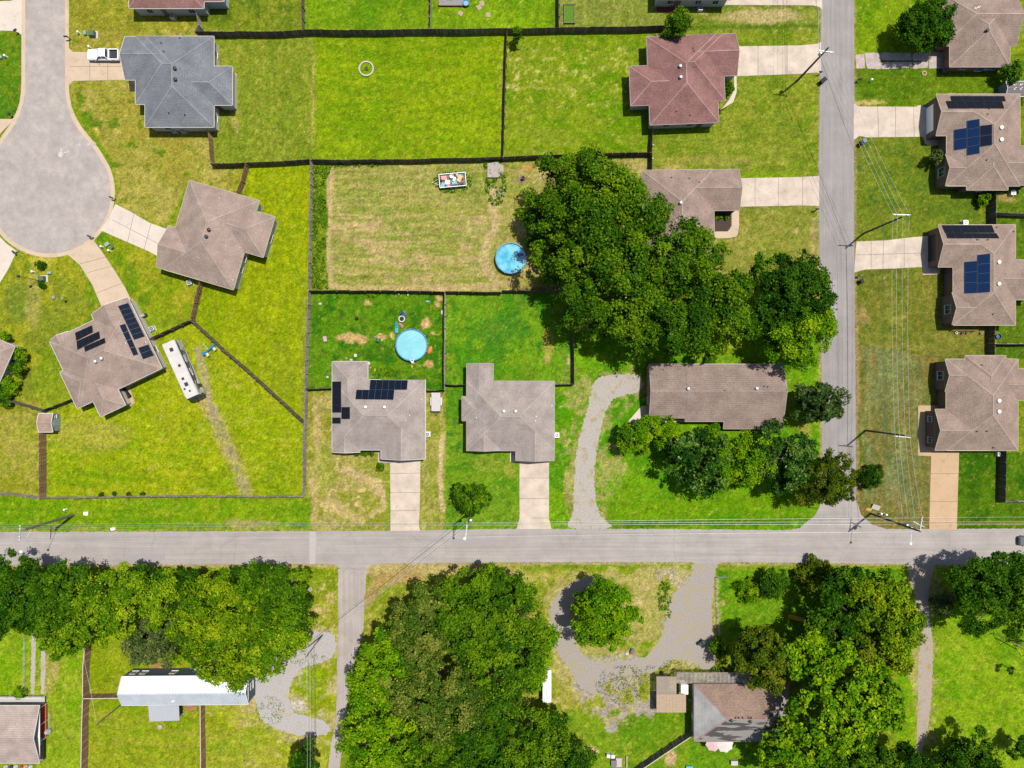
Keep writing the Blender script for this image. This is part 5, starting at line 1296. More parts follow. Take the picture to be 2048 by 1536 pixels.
ac((1399, 20), 0, 'air conditioner behind the house with the red patio')
ac((2021, 387), 0, 'air conditioner below the cross solar house')

green_box = mat('utility_green', S(104, 128, 108), .5); mint = mat('utility_mint', S(166, 204, 170), .5)
def ubox(px, d, rot, m, label, name='utility_box', pad=True):
    r = thing(name, label, 'utility box', U(px[0], px[1], 0), rot, 'green utility boxes')
    if pad: mk('pad', MB().box((.12, .05, .03), (d[0] + .4, d[1] + .4, .06)), concrete_white, r)
    mk('cabinet', MB().loft([[(x * d[0] / 2 * s_, y * d[1] / 2 * s_, z) for x, y in ((-1, -1), (1, -1), (1, 1), (-1, 1))] for z, s_ in ((.04, 1), (d[2] * .85, 1), (d[2], .86))]), m, r)
    mk('door', MB().box((0, -d[1] / 2 - .01, d[2] * .42), (d[0] * .8, .03, d[2] * .65)), m, r)
ubox((187, 70), (1.1, 1.0, .9), 0, green_box, 'dark green transformer box near the white pickup')
ubox((172, 67), (.5, .8, .5), 0, mint, 'pale mint utility box left of the dark green transformer', pad=False)
ubox((87, 558), (1.1, .9, .9), .05, green_box, 'dark green transformer box at the lamp post')
ubox((101, 546), (.8, .5, .5), 0, mint, 'pale mint utility box above the transformer at the lamp post', pad=False)
ubox((216, 489), (.9, .7, .5), .6, mint, 'pale mint utility box on the lawn by the round street driveways', pad=False)
ubox((226, 496), (.6, .5, .6), .7, green_box, 'small dark box beside the pale mint one between two driveways', pad=False)
ubox((3, 115), (.8, .5, .5), -.5, mint, 'pale mint utility box cut by the left edge', pad=False)
ubox((172, 1027), (.8, .6, .12), 0, white_paint, 'flat white meter lid on the verge by the far left pole', 'meter_box', False)
ubox((228, 1057), (.7, .5, .55), .2, white_paint, 'white box at the edge of the main road', 'meter_box', False)
def peg(px, label, r=.16, h=.8, m=white_paint):
    o_ = thing('cable_pedestal', label, 'cable pedestal', U(px[0], px[1], 0), 0, 'white cable pedestals')
    mk('post', MB().cyl((0, 0, 0), r, h * .9, 12, r2=r * .9), m, o_)
    mk('cap', MB().lathe((0, 0, h * .88), [(r * 1.1, 0), (r * 1.1, .08), (r * .6, .16), (0, .18)], 12), m, o_)
for p, l in [((160, 67), 'white cable pedestal left of the mint utility box near the pickup'), ((182, 96), 'white cable pedestal at the nose of the white pickup'), ((69, 544), 'white cable pedestal left of the lamp post transformer'), ((206, 494), 'white cable pedestal left of the mint box between two driveways'), ((221, 502), 'white cable pedestal below the mint box between two driveways'),
             ((14, 114), 'white cable pedestal near the left edge'), ((133, 1018), 'white cable pedestal on the verge by the far left pole'), ((1740, 162), 'grey cable pedestal on the lawn below the broken driveway'), ((1769, 1028), 'white cable pedestal by the junction pole'), ((1759, 1026), 'white cable pedestal closest to the junction sign rubble')]:
    peg(p, l)

# ------------------------------------------------------------------ vehicles
tyre_prof = [(0, -.11), (.26, -.12), (.34, -.1), (.36, -.05), (.36, .05), (.34, .1), (.26, .12), (0, .11)]
def wheel(par, x, y, r=.37, w=.24):
    o_ = mk('wheel', MB().lathe((x, y, r), [(a * r / .36, b * w / .24) for a, b in tyre_prof], 18, axis='y'), rubber, par)
    mk('rim', MB().lathe((x, y, r), [(0, -w * .53), (r * .6, -w * .53), (r * .66, -w * .3), (r * .66, w * .3), (r * .6, w * .53), (0, w * .53)], 14, axis='y'), galv, o_)
def bodysec(x, hw, z0, z1, cr=.12, top=.9):
    return [(x, -hw * .96, z0), (x, hw * .96, z0), (x, hw, z0 + (z1 - z0) * .35), (x, hw * .985, z1 - cr), (x, hw * top, z1), (x, -hw * top, z1), (x, -hw * .985, z1 - cr), (x, -hw, z0 + (z1 - z0) * .35)]
def pickup(px, rot, label):
    r = thing('pickup_truck', label, 'pickup truck', U(px[0], px[1], 0), rot)
    wp = mat('truck_white', (.78, .79, .8, 1), .18, spec=.6)
    # nose at +x
    mk('body', MB().loft([bodysec(2.92, .82, .5, .98, .1, .85), bodysec(2.8, .95, .42, 1.08, .1), bodysec(1.35, 1.0, .4, 1.16, .1), bodysec(1.2, 1.0, .4, 1.1, .1), bodysec(-.95, 1.0, .4, 1.1, .1), bodysec(-1.0, 1.0, .4, .75, .06, .98), bodysec(-2.8, .99, .42, .75, .06, .98)]), wp, r)
    bed = MB()
    for y in (-1, 1): bed.box((-1.92, y * .94, .94), (1.86, .11, .42))
    bed.box((-1.04, 0, .94), (.1, 1.8, .42)).box((-2.84, 0, .9), (.09, 1.95, .5)); mk('bed_side', bed, wp, r)
    mk('bed_floor', MB().box((-1.94, 0, .765), (1.7, 1.76, .03)).box((-1.94, -.88, .9), (1.7, .02, .36)).box((-1.94, .88, .9), (1.7, .02, .36)), dark_metal, r)
    cab = [[(1.22, -.9, 1.08), (1.22, .9, 1.08), (-.98, .9, 1.08), (-.98, -.9, 1.08)], [(.42, -.74, 1.78), (.42, .74, 1.78), (-.72, .74, 1.8), (-.72, -.74, 1.8)]]
    mk('cabin_glass', MB().loft(cab), glass, r)
    roofp = MB().loft([[(.5, -.76, 1.76), (.5, .76, 1.76), (-.78, .76, 1.78), (-.78, -.76, 1.78)], [(.42, -.72, 1.84), (.42, .72, 1.84), (-.7, .72, 1.86), (-.7, -.72, 1.86)]])
    for y in (-1, 1):
        for (xa, xb) in ((1.2, .45), (-.97, -.74), (.1, -.02)):
            roofp.tube([(xa, y * .905, 1.08), (xb, y * .755, 1.78)], .05, 6)
    mk('cabin_roof', roofp, wp, r)
    mk('bumper', MB().loft([bodysec(2.98, .9, .42, .66, .05), bodysec(2.88, .97, .4, .68, .05)]), galv, r)
    for y in (-1, 1):
        mk('headlight', MB().box((2.86, y * .72, .86), (.12, .3, .16)), white_trim, r)
        mk('mirror', MB().box((.95, y * 1.12, 1.22), (.12, .22, .2)), black_plastic, r)
        wheel(r, 1.85, y * .88); wheel(r, -1.75, y * .88)
    return r
pickup((212.5, 114), PI, 'white four-door pickup truck parked nose out at the grey-roofed house')
def car(px, rot, label, col):
    r = thing('car', label, 'car', U(px[0], px[1], 0), rot)
    cp = mat('car_paint_grey', col, .25, .3, spec=.6)
    mk('body', MB().loft([bodysec(2.25, .62, .45, .75, .1, .8), bodysec(2.1, .82, .35, .88, .12, .85), bodysec(1.0, .92, .3, 1.0, .1), bodysec(-1.3, .92, .3, 1.02, .1), bodysec(-2.05, .86, .34, .98, .12), bodysec(-2.2, .7, .45, .85, .1)]), cp, r)
    mk('cabin_glass', MB().loft([[(1.15, -.82, .98), (1.15, .82, .98), (-1.75, .8, .98), (-1.75, -.8, .98)], [(.35, -.62, 1.46), (.35, .62, 1.46), (-1.0, .62, 1.46), (-1.0, -.62, 1.46)]]), glass, r)
    rf = MB().loft([[(.42, -.64, 1.44), (.42, .64, 1.44), (-1.06, .64, 1.44), (-1.06, -.64, 1.44)], [(.3, -.58, 1.5), (.3, .58, 1.5), (-.95, .58, 1.5), (-.95, -.58, 1.5)]])
    for y in (-1, 1):
        for xa, xb in ((1.13, .4), (-1.73, -1.02), (-.25, -.3)): rf.tube([(xa, y * .82, .98), (xb, y * .63, 1.46)], .035, 6)
    mk('car_roof', rf, cp, r)
    for y in (-1, 1):
        mk('headlight', MB().box((2.08, y * .62, .72), (.16, .3, .12)), white_trim, r); mk('mirror', MB().box((.75, y * 1.0, 1.05), (.1, .18, .12)), cp, r)
        wheel(r, 1.35, y * .82, .33, .2); wheel(r, -1.35, y * .82, .33, .2)
car((2056, 1080), PI, 'dark grey car entering at the right edge on the main road', (.07, .085, .09, 1))

# motorhome
ca, cb = U(335, 684, 3.4), U(386, 798, 3.4)
d = cb - ca; L_ = d.length; mid = (ca + cb) / 2
rv = thing('motorhome', 'white motorhome with black and grey swooshes on its side, parked on the grass', 'motorhome', (mid.x, mid.y, 0), math.atan2(d.y, d.x))
hl = L_ / 2; hw = 1.27
def rvsec(x, w, z0, z1, r_=.18):
    return [(x, -w, z0), (x, w, z0), (x, w, z1 - r_), (x, w - r_ * .6, z1), (x, -w + r_ * .6, z1), (x, -w, z1 - r_)]
mk('body', MB().loft([rvsec(-hl, hw - .06, .6, 3.3), rvsec(-hl + .15, hw, .5, 3.4), rvsec(hl - 1.1, hw, .45, 3.4), rvsec(hl - .45, hw - .05, .45, 3.3, .3)]), mat('rv_white', (.335, .315, .295, 1), .4, noise=.05, scale=2, big=.1, bigscale=.8), rv)
mk('front_cap', MB().loft([rvsec(hl - .44, hw - .05, .45, 3.3, .3), rvsec(hl - .2, hw - .12, .45, 2.9, .3), rvsec(hl + .1, hw - .22, .5, 1.7, .2), rvsec(hl + .16, hw - .35, .55, 1.2, .2)]), mat('rv_navy', (.02, .03, .06, 1), .3), rv)
ws = mk('windscreen', MB().add([(hl - .19, -hw + .25, 2.85), (hl - .19, hw - .25, 2.85), (hl + .13, hw - .36, 1.68), (hl + .13, -hw + .36, 1.68)], [(0, 3, 2, 1), (0, 1, 2, 3)]).box((hl + .0, 0, 2.3), (.4, .04, 1.0)), glass, rv)
sw = [mat('swoosh_black', (.015, .015, .018, 1), .3), mat('swoosh_grey', (.3, .31, .33, 1), .3), mat('swoosh_silver', (.55, .57, .6, 1), .3)]
def swoosh(x0, x1, z0, z1, th, mi, off_):
    mb = MB(); n = 14; up = []; lo = []
    for i in range(n + 1):
        t = i / n; x = x0 + (x1 - x0) * t; z = z0 + (z1 - z0) * (t ** 1.7); w = th * math.sin(PI * min(1, t * .9 + .08)) + .02
        up.append((x, z + w)); lo.append((x, z - w))
    y = hw + off_
    for i in range(n):
        q = [(lo[i][0], y, lo[i][1]), (lo[i + 1][0], y, lo[i + 1][1]), (up[i + 1][0], y, up[i + 1][1]), (up[i][0], y, up[i][1])]
        mb.add(q + [(a, hw - .02, b) for a, _, b in q], [(3, 2, 1, 0), (0, 1, 5, 4), (2, 3, 7, 6), (1, 2, 6, 5), (3, 0, 4, 7)])
    mk('side_stripe', mb, sw[mi], rv)
swoosh(-hl + .2, -hl + 3.2, 2.9, 1.0, .35, 0, .006); swoosh(-hl + .6, hl - 3.0, 2.3, .9, .42, 1, .009); swoosh(-hl + 3, hl - 1.2, 2.7, 1.0, .25, 2, .012); swoosh(-1.5, hl - .8, 1.3, 2.7, .22, 0, .015); swoosh(-hl + 1.4, 1.5, 1.2, 2.6, .14, 0, .018)
for x, w in ((-3.2, 1.0), (-.6, 1.2), (2.0, 1.0), (3.9, .9)):
    for sy in (-1, 1):
        mk('window', MB().box((x, sy * (hw + .02), 2.35), (w, .07, .75)), glass, rv)
mk('door', MB().box((hl - 2.2, hw + .012, 1.5), (.75, .06, 1.9)), sw[0], rv)
for x, y, s_ in ((-hl + 1.6, .1, .72), (-.9, .25, .5), (1.6, -.15, .5), (hl - 3.0, 0, .75)):
    mk('roof_vent', MB().box((x, y, 3.47), (s_, s_ * .9, .16), .0, 0, .9), dark_metal, rv)
for x, y in ((hl - 2.3, -.65), (hl - 1.6, .1)): mk('roof_vent', MB().lathe((x, y, 3.38), [(.18, 0), (.18, .14), (.1, .2), (0, .2)], 10), black_plastic, rv)
mk('awning', MB().tube([(-hl + 1.2, hw + .1, 3.15), (hl - 2.6, hw + .1, 3.15)], .09, 8), black_plastic, rv)
for x in (hl - 2.0, -hl + 3.2, -hl + 2.2):
    for y in (-1, 1): wheel(rv, x, y * 1.08, .48, .3)
for y in (-1, 1): mk('mirror', MB().box((hl - .5, y * 1.5, 2.0), (.14, .3, .5)), black_plastic, rv)

# enclosed cargo trailer beside the taupe solar house
t = thing('cargo_trailer', 'white flat-topped trailer beside the taupe solar house', 'trailer', U(873, 803.5, 0))
mk('bed', MB().box((0, 0, .82), (1.72, 3.5, .5)), wood_pale, t)
mk('deck_top', MB().box((0, 0, 1.1), (1.68, 3.45, .05)), mat('trailer_top', (.29, .275, .26, 1), .7, noise=.12, scale=4), t)
mk('frame', MB().box((0, 0, .5), (1.4, 3.6, .12)).tube([(-.5, -1.75, .5), (0, -2.5, .5), (.5, -1.75, .5)], .04, 6).box((0, -2.45, .55), (.12, .3, .12)).box((0, -1.9, .56), (1.8, .12, .14)), dark_metal, t)
for y in (.45, -.3):
    for x in (-1, 1):
        mk('wheel', MB().lathe((x * .95, y, .34), [(0, -.1), (.34, -.1), (.34, .1), (0, .1)], 16, axis='x'), rubber, t)
for x in (-1, 1): mk('mudguard', MB().box((x * .97, .08, .74), (.26, 1.5, .05)), grey_metal, t)

# junk trailer
t = thing('utility_trailer', 'open utility trailer with white rails heaped with junk, in the dry mown yard', 'trailer', U(906, 363, 0), math.radians(5))
mk('bed', MB().box((0, 0, .55), (5.0, 2.5, .08)), wood_grey, t)
rm = MB()
for y in (-1.25, 1.25): rm.box((0, y, .95), (5.0, .09, .09)).box((0, y, .72), (5, .05, .25))
for x in (-2.5, 2.5): rm.box((x, 0, .95), (.09, 2.5, .09)).box((x, 0, .72), (.05, 2.5, .25))
for x in (-2.5, -.8, .8, 2.5):
    for y in (-1.25, 1.25): rm.box((x, y, .75), (.07, .07, .5))
mk('side_rail', rm, mat('rail_white', (.6, .63, .66, 1), .5), t)
mk('tow_bar', MB().tube([(-2.4, -.7, .5), (-3.8, 0, .5), (-2.4, .7, .5)], .045, 6).box((-3.8, 0, .55), (.25, .12, .15)), grey_metal, t)
for x in (-.4, .45):
    for y in (-1, 1): wheel(t, x, y * 1.4, .34, .2)
jm = [mat('junk_' + n_, c, .7) for n_, c in (('white', (.6, .58, .55, 1)), ('pink', (.5, .2, .19, 1)), ('teal', (.12, .3, .34, 1)), ('dark', (.03, .03, .035, 1)), ('tan', (.4, .28, .16, 1)), ('red', (.4, .08, .06, 1)))]
tb = U(906, 363, 0)
junk_lab = ['white mattress-like slab', 'pink bundle', 'pale cardboard box', 'teal bin', 'dark crate', 'tan plank stack', 'round white tub', 'pink striped bag', 'dark drawer', 'blue-grey bucket', 'white sheet', 'tan crate', 'red can', 'grey bundle']
spots = [(-1.9, -.8, .7, 1.0, .3, 2), (-1.6, .55, 1.1, .8, .35, 1), (-1.0, -.3, 1.0, .8, .4, 0), (.3, -.6, 1.0, .6, .4, 2), (-2.2, .2, .35, .5, .5, 3), (1.4, .2, .9, 1.5, .35, 4), (-.1, .7, .8, .8, .5, 0), (-1.0, -.85, .9, .4, .3, 1), (1.5, -.9, 1.0, .4, .4, 3), (1.95, .85, .5, .5, .5, 2), (.35, .1, .5, .9, .55, 0), (.95, .8, .6, .6, .4, 4), (1.9, .1, .35, .35, .5, 5), (.6, .7, .4, .7, .45, 3)]
rr_ = random.Random(3)
for (x, y, a, b, hh, mi), lab in zip(spots, junk_lab):
    ca_, sa_ = math.cos(math.radians(5)), math.sin(math.radians(5))
    loc = (tb.x + x * ca_ - y * sa_, tb.y + x * sa_ + y * ca_, .6)
    mb = MB()
    if 'tub' in lab or 'bucket' in lab or 'can' in lab: mb.lathe((0, 0, 0), [(0, .02), (a * .42, 0), (a * .5, hh), (a * .46, hh), (a * .4, .08), (0, .08)], 14)
    else:
        rz_ = rr_.uniform(-.6, .6)
        mb.box((0, 0, hh / 2), (a, b, hh), rz_, 0, .88).box((a * .1, 0, hh + .05), (a * .55, b * .5, .12), rz_ + .4, 0, .7)
    o_ = mk('junk_item', mb, jm[{2: 0}.get(mi, mi) if lab == 'pale cardboard box' else mi], None, loc); tag(o_, lab + ' in the heaped junk trailer', 'junk', 'junk heaped in the trailer')

# ------------------------------------------------------------------ pools
water_l = mat('pool_cover_pale', S(146, 230, 242), .35, noise=.05, scale=3, big=.14, bigscale=.6, spec=.4)
pool_rim = mat('pool_rim_blue', S(62, 146, 196), .4); liner = mat('pool_liner_blue', S(78, 176, 214), .5)
def pool_water():
    m, nt, b = nodes_of('pool_water'); N, L = nt.nodes, nt.links
    b.inputs['Roughness'].default_value = .08; b.inputs['Specular IOR Level'].default_value = .5
    tc = N.new('ShaderNodeTexCoord'); n = N.new('ShaderNodeTexNoise'); n.inputs['Scale'].default_value = .8; n.inputs['Detail'].default_value = 4
    L.new(tc.outputs['Object'], n.inputs['Vector']); cr = N.new('ShaderNodeValToRGB'); cr.color_ramp.elements[0].position = .35; cr.color_ramp.elements[1].position = .62
    cr.color_ramp.elements[0].color = S(50, 194, 244); cr.color_ramp.elements[1].color = S(150, 238, 254)
    L.new(n.outputs['Fac'], cr.inputs['Fac']); L.new(cr.outputs[0], b.inputs['Base Color'])
    n2 = N.new('ShaderNodeTexNoise'); n2.inputs['Scale'].default_value = 3; L.new(tc.outputs['Object'], n2.inputs['Vector'])
    bp = N.new('ShaderNodeBump'); bp.inputs['Strength'].default_value = .15; L.new(n2.outputs['Fac'], bp.inputs['Height']); L.new(bp.outputs[0], b.inputs['Normal'])
    return m
def pool(px, r, m, label):
    o_ = U(px[0], px[1], 0); t_ = thing('round_pool', label, 'swimming pool', o_, 0, 'round above-ground pools')
    mk('wall', MB().lathe((0, 0, 0), [(r, 0), (r, 1.16), (r - .05, 1.16), (r - .06, .1), (0, .1)], 48), liner, t_)
    rim_o = MB().lathe((0, 0, 1.13), [(r - .09, .0), (r + .1, .0), (r + .1, .09), (r - .09, .09), (r - .09, 0)], 48); mk('rim', rim_o, pool_rim, t_)
    mk('water', MB().cyl((0, 0, .9), r - .062, .02, 48), m, t_)
    for k in range(12):
        a_ = 2 * PI * k / 12 + .1
        mk('leg', MB().box((math.cos(a_) * (r + .06), math.sin(a_) * (r + .06), .6), (.12, .16, 1.2), a_), white_trim, t_)
    return t_
pl2 = pool((825, 690.5), 2.96, water_l, 'round pool with pale turquoise water among scattered yard toys')
pl1 = pool((1022, 518.5), 2.86, pool_water(), 'round blue pool half under the big tree')
for x, y, l_, a_ in ((-.5, .9, 1.6, .5), (1.5, .7, .5, -.6), (1.2, -.5, .4, 1.0), (.8, -.1, .3, 1.5), (1.6, -.8, .4, 1.2)):
    mk('floating_stick', MB().tube([(x, y, .93), (x + l_ * math.cos(a_), y + l_ * math.sin(a_), .93)], .035, 5), jm[2], pl2)
lad = MB()
for x in (-.25, .25): lad.tube([(x, -3.6, 0), (x, -3.1, 1.5), (x, -2.8, 1.5), (x, -2.7, .4)], .035, 6)
for z in (.35, .7, 1.05): lad.box((0, -3.5 + z * .3, z), (.5, .18, .05))
o_ = mk('pool_ladder', lad, white_paint, None, U(825, 690.5, 0)); o_.rotation_euler.z = .05; tag(o_, 'white ladder leaning on the near side of the pale turquoise pool', 'ladder')
o_ = mk('pool_float', MB().loft([[(x * s_, y * s_ * .6, z) for x, y in [(math.cos(k * PI / 5), math.sin(k * PI / 5)) for k in range(10)]] for z, s_ in ((.0, .5), (.1, .65), (.2, .5))]), mat('float_blue', S(70, 110, 214), .4), None, tuple(U(1041, 510, .92))); tag(o_, 'dark blue float drifting at the right side of the shaded pool', 'pool float')
o_ = mk('pool_float', MB().loft([[(x * s_ * .8, y * s_ * .5, z) for x, y in [(math.cos(k * PI / 5), math.sin(k * PI / 5)) for k in range(10)]] for z, s_ in ((.0, .5), (.1, .62), (.18, .5))]), mat('float_white', S(190, 220, 250), .4), None, tuple(U(1045, 514, .92))); tag(o_, 'pale float next to the dark blue one in the shaded pool', 'pool float')
mk_ = MB().loft([[(x * s_ * 1.0, y * s_ * .55, z) for x, y in [(math.cos(k * PI / 5), math.sin(k * PI / 5)) for k in range(10)]] for z, s_ in ((.0, .7), (.25, .8), (.4, .4))])
o_ = mk('inflatable_toy', mk_, mat('toy_orange', S(238, 150, 60), .4), None, U(860, 700, 0)); o_.rotation_euler.z = 1.2; tag(o_, 'orange inflatable lying against the pale turquoise pool', 'toy')

# ------------------------------------------------------------------ yard toys and clutter
T = lambda n_, c, r_=.5: mat('toy_' + n_, S(*c), r_)
navy, turq, pinkm, greenm, yellowm, whitem = T('navy', (30, 70, 150)), T('turquoise', (60, 190, 200)), T('pink', (226, 120, 130)), T('green', (30, 130, 50)), T('yellow', (236, 220, 110)), T('white', (236, 236, 230))
t = thing('folding_chair', 'dark blue folding chair lying behind the trampoline ring', 'chair', U(810, 630, 0), .9)
mk('seat', MB().box((0, 0, .42), (.6, .6, .04)), navy, t); mk('backrest', MB().box((-.05, .5, .62), (.6, .5, .04), 0, 0, 1, ('X', .5)), navy, t)
for sx in (-1, 1): mk('leg', MB().tube([(sx * .32, -.4, 0), (sx * .32, .35, .85)], .022, 5).tube([(sx * .34, .4, 0), (sx * .34, -.3, .45)], .022, 5), grey_metal, t)
t = thing('trampoline', 'small round ring trampoline with pale rim by the blue chair', 'trampoline', U(804, 638, 0))
mk('rim', MB().lathe((0, 0, .28), [(.42, 0), (.6, .0), (.62, .07), (.44, .07), (.42, 0)], 24), whitem, t); mk('mat', MB().cyl((0, 0, .3), .44, .01, 20), black_plastic, t)
for k in range(6): mk('leg', MB().cyl((.52 * math.cos(k * PI / 3), .52 * math.sin(k * PI / 3), 0), .02, .3, 6), grey_metal, t)
t = thing('sun_lounger', 'turquoise plastic lounger in the pool yard', 'lounger', U(794, 655, 0), 0)
mk('seat', MB().box((0, -.5, .3), (.62, 1.1, .05)).box((0, .1, .3), (.5, .3, .05)), turq, t); mk('backrest', MB().box((0, .6, .48), (.6, .7, .05), 0, 0, 1, ('X', .5)), turq, t)
for x in (-.25, .25):
    for y in (-.9, .35): mk('leg', MB().cyl((x, y, 0), .025, .29, 6), navy, t)
o_ = mk('body_board', MB().loft([[(-.5, -.2, .03), (.45, -.24, .03), (.55, 0, .03), (.45, .24, .03), (-.5, .2, .03), (-.55, 0, .03)], [(-.5, -.18, .12), (.45, -.22, .12), (.53, 0, .12), (.45, .22, .12), (-.5, .18, .12), (-.53, 0, .12)]]), pinkm, None, U(803, 650.5, 0)); o_.rotation_euler.z = -.75; tag(o_, 'pink board lying between lounger and trampoline ring', 'board')
def lump(px, rx, ry, h_, m, label, cat='toy', name='yard_toy', rot=0, grp=None, seed=0):
    rr2 = random.Random(seed + int(px[0] * 3 + px[1])); secs = []
    prof = [rr2.uniform(.75, 1.1) for _ in range(9)]
    for z, s_ in ((0, .9), (h_ * .55, 1), (h_, .6)): secs.append([(math.cos(k * 2 * PI / 9) * rx * s_ * prof[k], math.sin(k * 2 * PI / 9) * ry * s_ * prof[(k + 2) % 9], z) for k in range(9)])
    o2 = mk(name, MB().loft(secs).box((rx * .2, 0, h_), (rx * .5, ry * .5, h_ * .3), .5), m, None, U(px[0], px[1], 0)); o2.rotation_euler.z = rot; return tag(o2, label, cat, grp)
t = thing('toy_turtle_box', 'green dome-lidded toy box left of the pale pool', 'toy box', U(756, 681, 0), .8)
mk('tub', MB().lathe((0, 0, 0), [(0, .02), (.3, 0), (.38, .3), (0, .3)], 16), greenm, t); mk('lid', MB().lathe((0, 0, .3), [(.42, 0), (.4, .08), (.28, .22), (0, .28)], 16), greenm, t)
lump((760, 668.5), .35, .25, .3, yellowm, 'yellow toy above the green toy box'); lump((764, 680), .22, .35, .3, T('cream', (230, 210, 140)), 'cream toy right of the green toy box'); lump((751, 674), .4, .3, .3, T('lilac', (170, 150, 150)), 'lilac-grey toy left of the green toy box')
t = thing('toy_wagon', 'small pink wagon-like box on the grass at the left of the pool yard', 'toy', U(651, 678, 0), .2)
mk('tray', MB().box((0, 0, .25), (.6, .95, .2), 0, 0, 1.08), T('rose', (226, 190, 190)), t)
for x in (-.28, .28):
    for y in (-.35, .35): mk('wheel', MB().lathe((x, y, .12), [(0, -.03), (.12, -.03), (.12, .03), (0, .03)], 10, axis='x'), rubber, t)
t = thing('toy_table', 'tiny pale table standing behind the taupe solar house', 'table', U(712, 711, 0))
mk('tabletop', MB().box((0, 0, .45), (.5, .6, .05)), whitem, t)
for x in (-.2, .2):
    for y in (-.25, .25): mk('leg', MB().cyl((x, y, 0), .03, .43, 6), whitem, t)
for px_, rx, ry, h_, m_, l_ in [((702.5, 720), .4, .3, .35, whitem, 'white crumpled tarp at the rear wall of the taupe solar house'), ((714, 637), .4, .4, .5, black_plastic, 'black tangled frame on the grass of the pool yard'), ((855, 603), .45, .22, .2, T('aqua', (130, 214, 226)), 'aqua toy boat in the upper right of the pool yard'), ((798, 588), .22, .22, .3, whitem, 'white ball under the fence, left of its twin'), ((816, 590), .22, .22, .3, T('ivory', (240, 236, 210)), 'ivory ball under the fence, right of its twin'), ((884, 625), .25, .6, .5, whitem, 'white plastic chair-like frame against the thin fence'), ((655, 754), .3, .25, .25, whitem, 'white scrap beside the taupe solar house corner'), ((738, 727), .3, .4, .2, whitem, 'white scrap at the corner of the taupe solar roof'), ((824, 733), .2, .3, .3, yellowm, 'small white and yellow scrap right of the pool ladder'), ((750, 740), .15, .4, .2, yellowm, 'thin yellow toy on the grass behind the solar panels'), ((741, 735), .25, .25, .25, T('orange2', (224, 150, 80)), 'small orange toy behind the solar panels'), ((693, 717), .25, .25, .3, T('dusty', (206, 176, 150)), 'beige bucket left of the white tarp'), ((641, 608), .35, .25, .3, whitem, 'white debris near the top left of the pool yard'), ((109, 595), .35, .45, .5, T('lilac2', (206, 190, 200)), 'pale lilac object on the lawn beside a bird feeder')]:
    lump(px_, rx, ry, h_, m_, l_)
t = thing('bird_feeder', 'thin pole bird feeder on the lawn left of the angled solar house', 'bird feeder', U(139, 600, 0))
mk('post', MB().tube([(0, 0, 0), (0, 0, 1.7), (-.2, .1, 2.0)], .025, 5), dark_metal, t); mk('tray', MB().lathe((-.2, .1, 1.75), [(0, 0), (.25, .02), (.28, .1), (.05, .35), (0, .36)], 10), wood_pale, t)
t = thing('fire_ring', 'round white stone ring with a black grate on the big lawn', 'fire pit', U(733, 138, 0))
ring = MB()
for k in range(22):
    a_ = 2 * PI * k / 22; ring.box((1.32 * math.cos(a_), 1.32 * math.sin(a_), .12), (.28, .36, .26), a_, 0, .9)
mk('stone_ring', ring, concrete_white, t)
gr = MB()
for k in range(-2, 3): gr.box((k * .13, 0, .22), (.06, .62, .05)).box((0, k * .14, .18), (.62, .05, .05))
for x in (-.28, .28): gr.box((x, -.28, .1), (.05, .05, .2)).box((x, .28, .1), (.05, .05, .2))
mk('grate', gr, dark_metal, t)
t = thing('burn_barrel', 'rusty burn barrel on bare ground right of the wooden platform', 'barrel', U(1046, 358, 0))
mk('drum', MB().lathe((0, 0, 0), [(0, .05), (.3, 0), (.3, .45), (.32, .46), (.3, .48), (.3, .85), (.27, .85), (.27, .1), (0, .1)], 18), mat('rust', (.10, .045, .03, 1), .9, noise=.4), t)
mk('ash', MB().cyl((0, 0, .1), .26, .3, 14), mat('ash', (.05, .045, .04, 1), .95, noise=.3), t)
# derelict wooden platform
t = thing('wooden_platform', 'broken pale wooden platform among weeds at the fence', 'platform', U(991, 342, 0))
pb = MB(); r3 = random.Random(4)
for k in range(18):
    x = -1.45 + k * .17; a_ = 1.35 + (k / 17) * .35 if k < 12 else 1.5 - (k - 11) * .1; b_ = -1.35 if k < 12 else -1.3 + (k - 11) * .14 + r3.uniform(-.2, .3)
    pb.box((x, (a_ + b_) / 2, .42), (.155, a_ - b_, .04), r3.uniform(-.02, .02))
mk('deck_board', pb, mat('bleached_board', S(214, 200, 192), .9, noise=.15, scale=3), t)
mk('frame', MB().box((-.3, .8, .25), (2.4, .1, .3)).box((-.3, -.9, .25), (2.2, .1, .3)).box((-1.4, 0, .25), (.1, 2.2, .3)).box((.6, 0, .25), (.1, 2, .3)), wood_grey, t)
for k in range(16):
    x, y = rr_.uniform(-9, 10), rr_.uniform(-14, 16)
    lump((998 + x, 380 + y), rr_.uniform(.15, .32), rr_.uniform(.12, .28), rr_.uniform(.1, .3), [whitem, T('chalk', (220, 214, 204)), jm[3], T('straw', (214, 186, 120))][k % 4], 'scrap of pale rubbish in the weeds below the broken platform', 'rubbish', 'rubbish_piece', rr_.uniform(0, 3), 'rubbish in the weeds')
# raised bed frame
t = thing('garden_bed', 'long weathered timber garden bed frame overgrown with grass', 'garden bed', U(1138.5, 29, 0), 0)
bf = MB().box((-.95, 0, .2), (.14, 3.6, .4)).box((.95, 0, .2), (.14, 3.6, .4)).box((0, 1.75, .2), (1.76, .14, .4)).box((0, -1.75, .2), (1.76, .14, .4))
mk('frame', bf, wood_grey, t)
for x in (-1.02, 1.02):
    for y in (-1.8, 0, 1.8): mk('post', MB().box((x, y, .25), (.12, .12, .5)), wood_grey, t)
mk('soil', MB().box((0, 0, .12), (1.74, 3.34, .2)), mat('bed_grass', S(100, 150, 30), .95, noise=.35, scale=5), t)
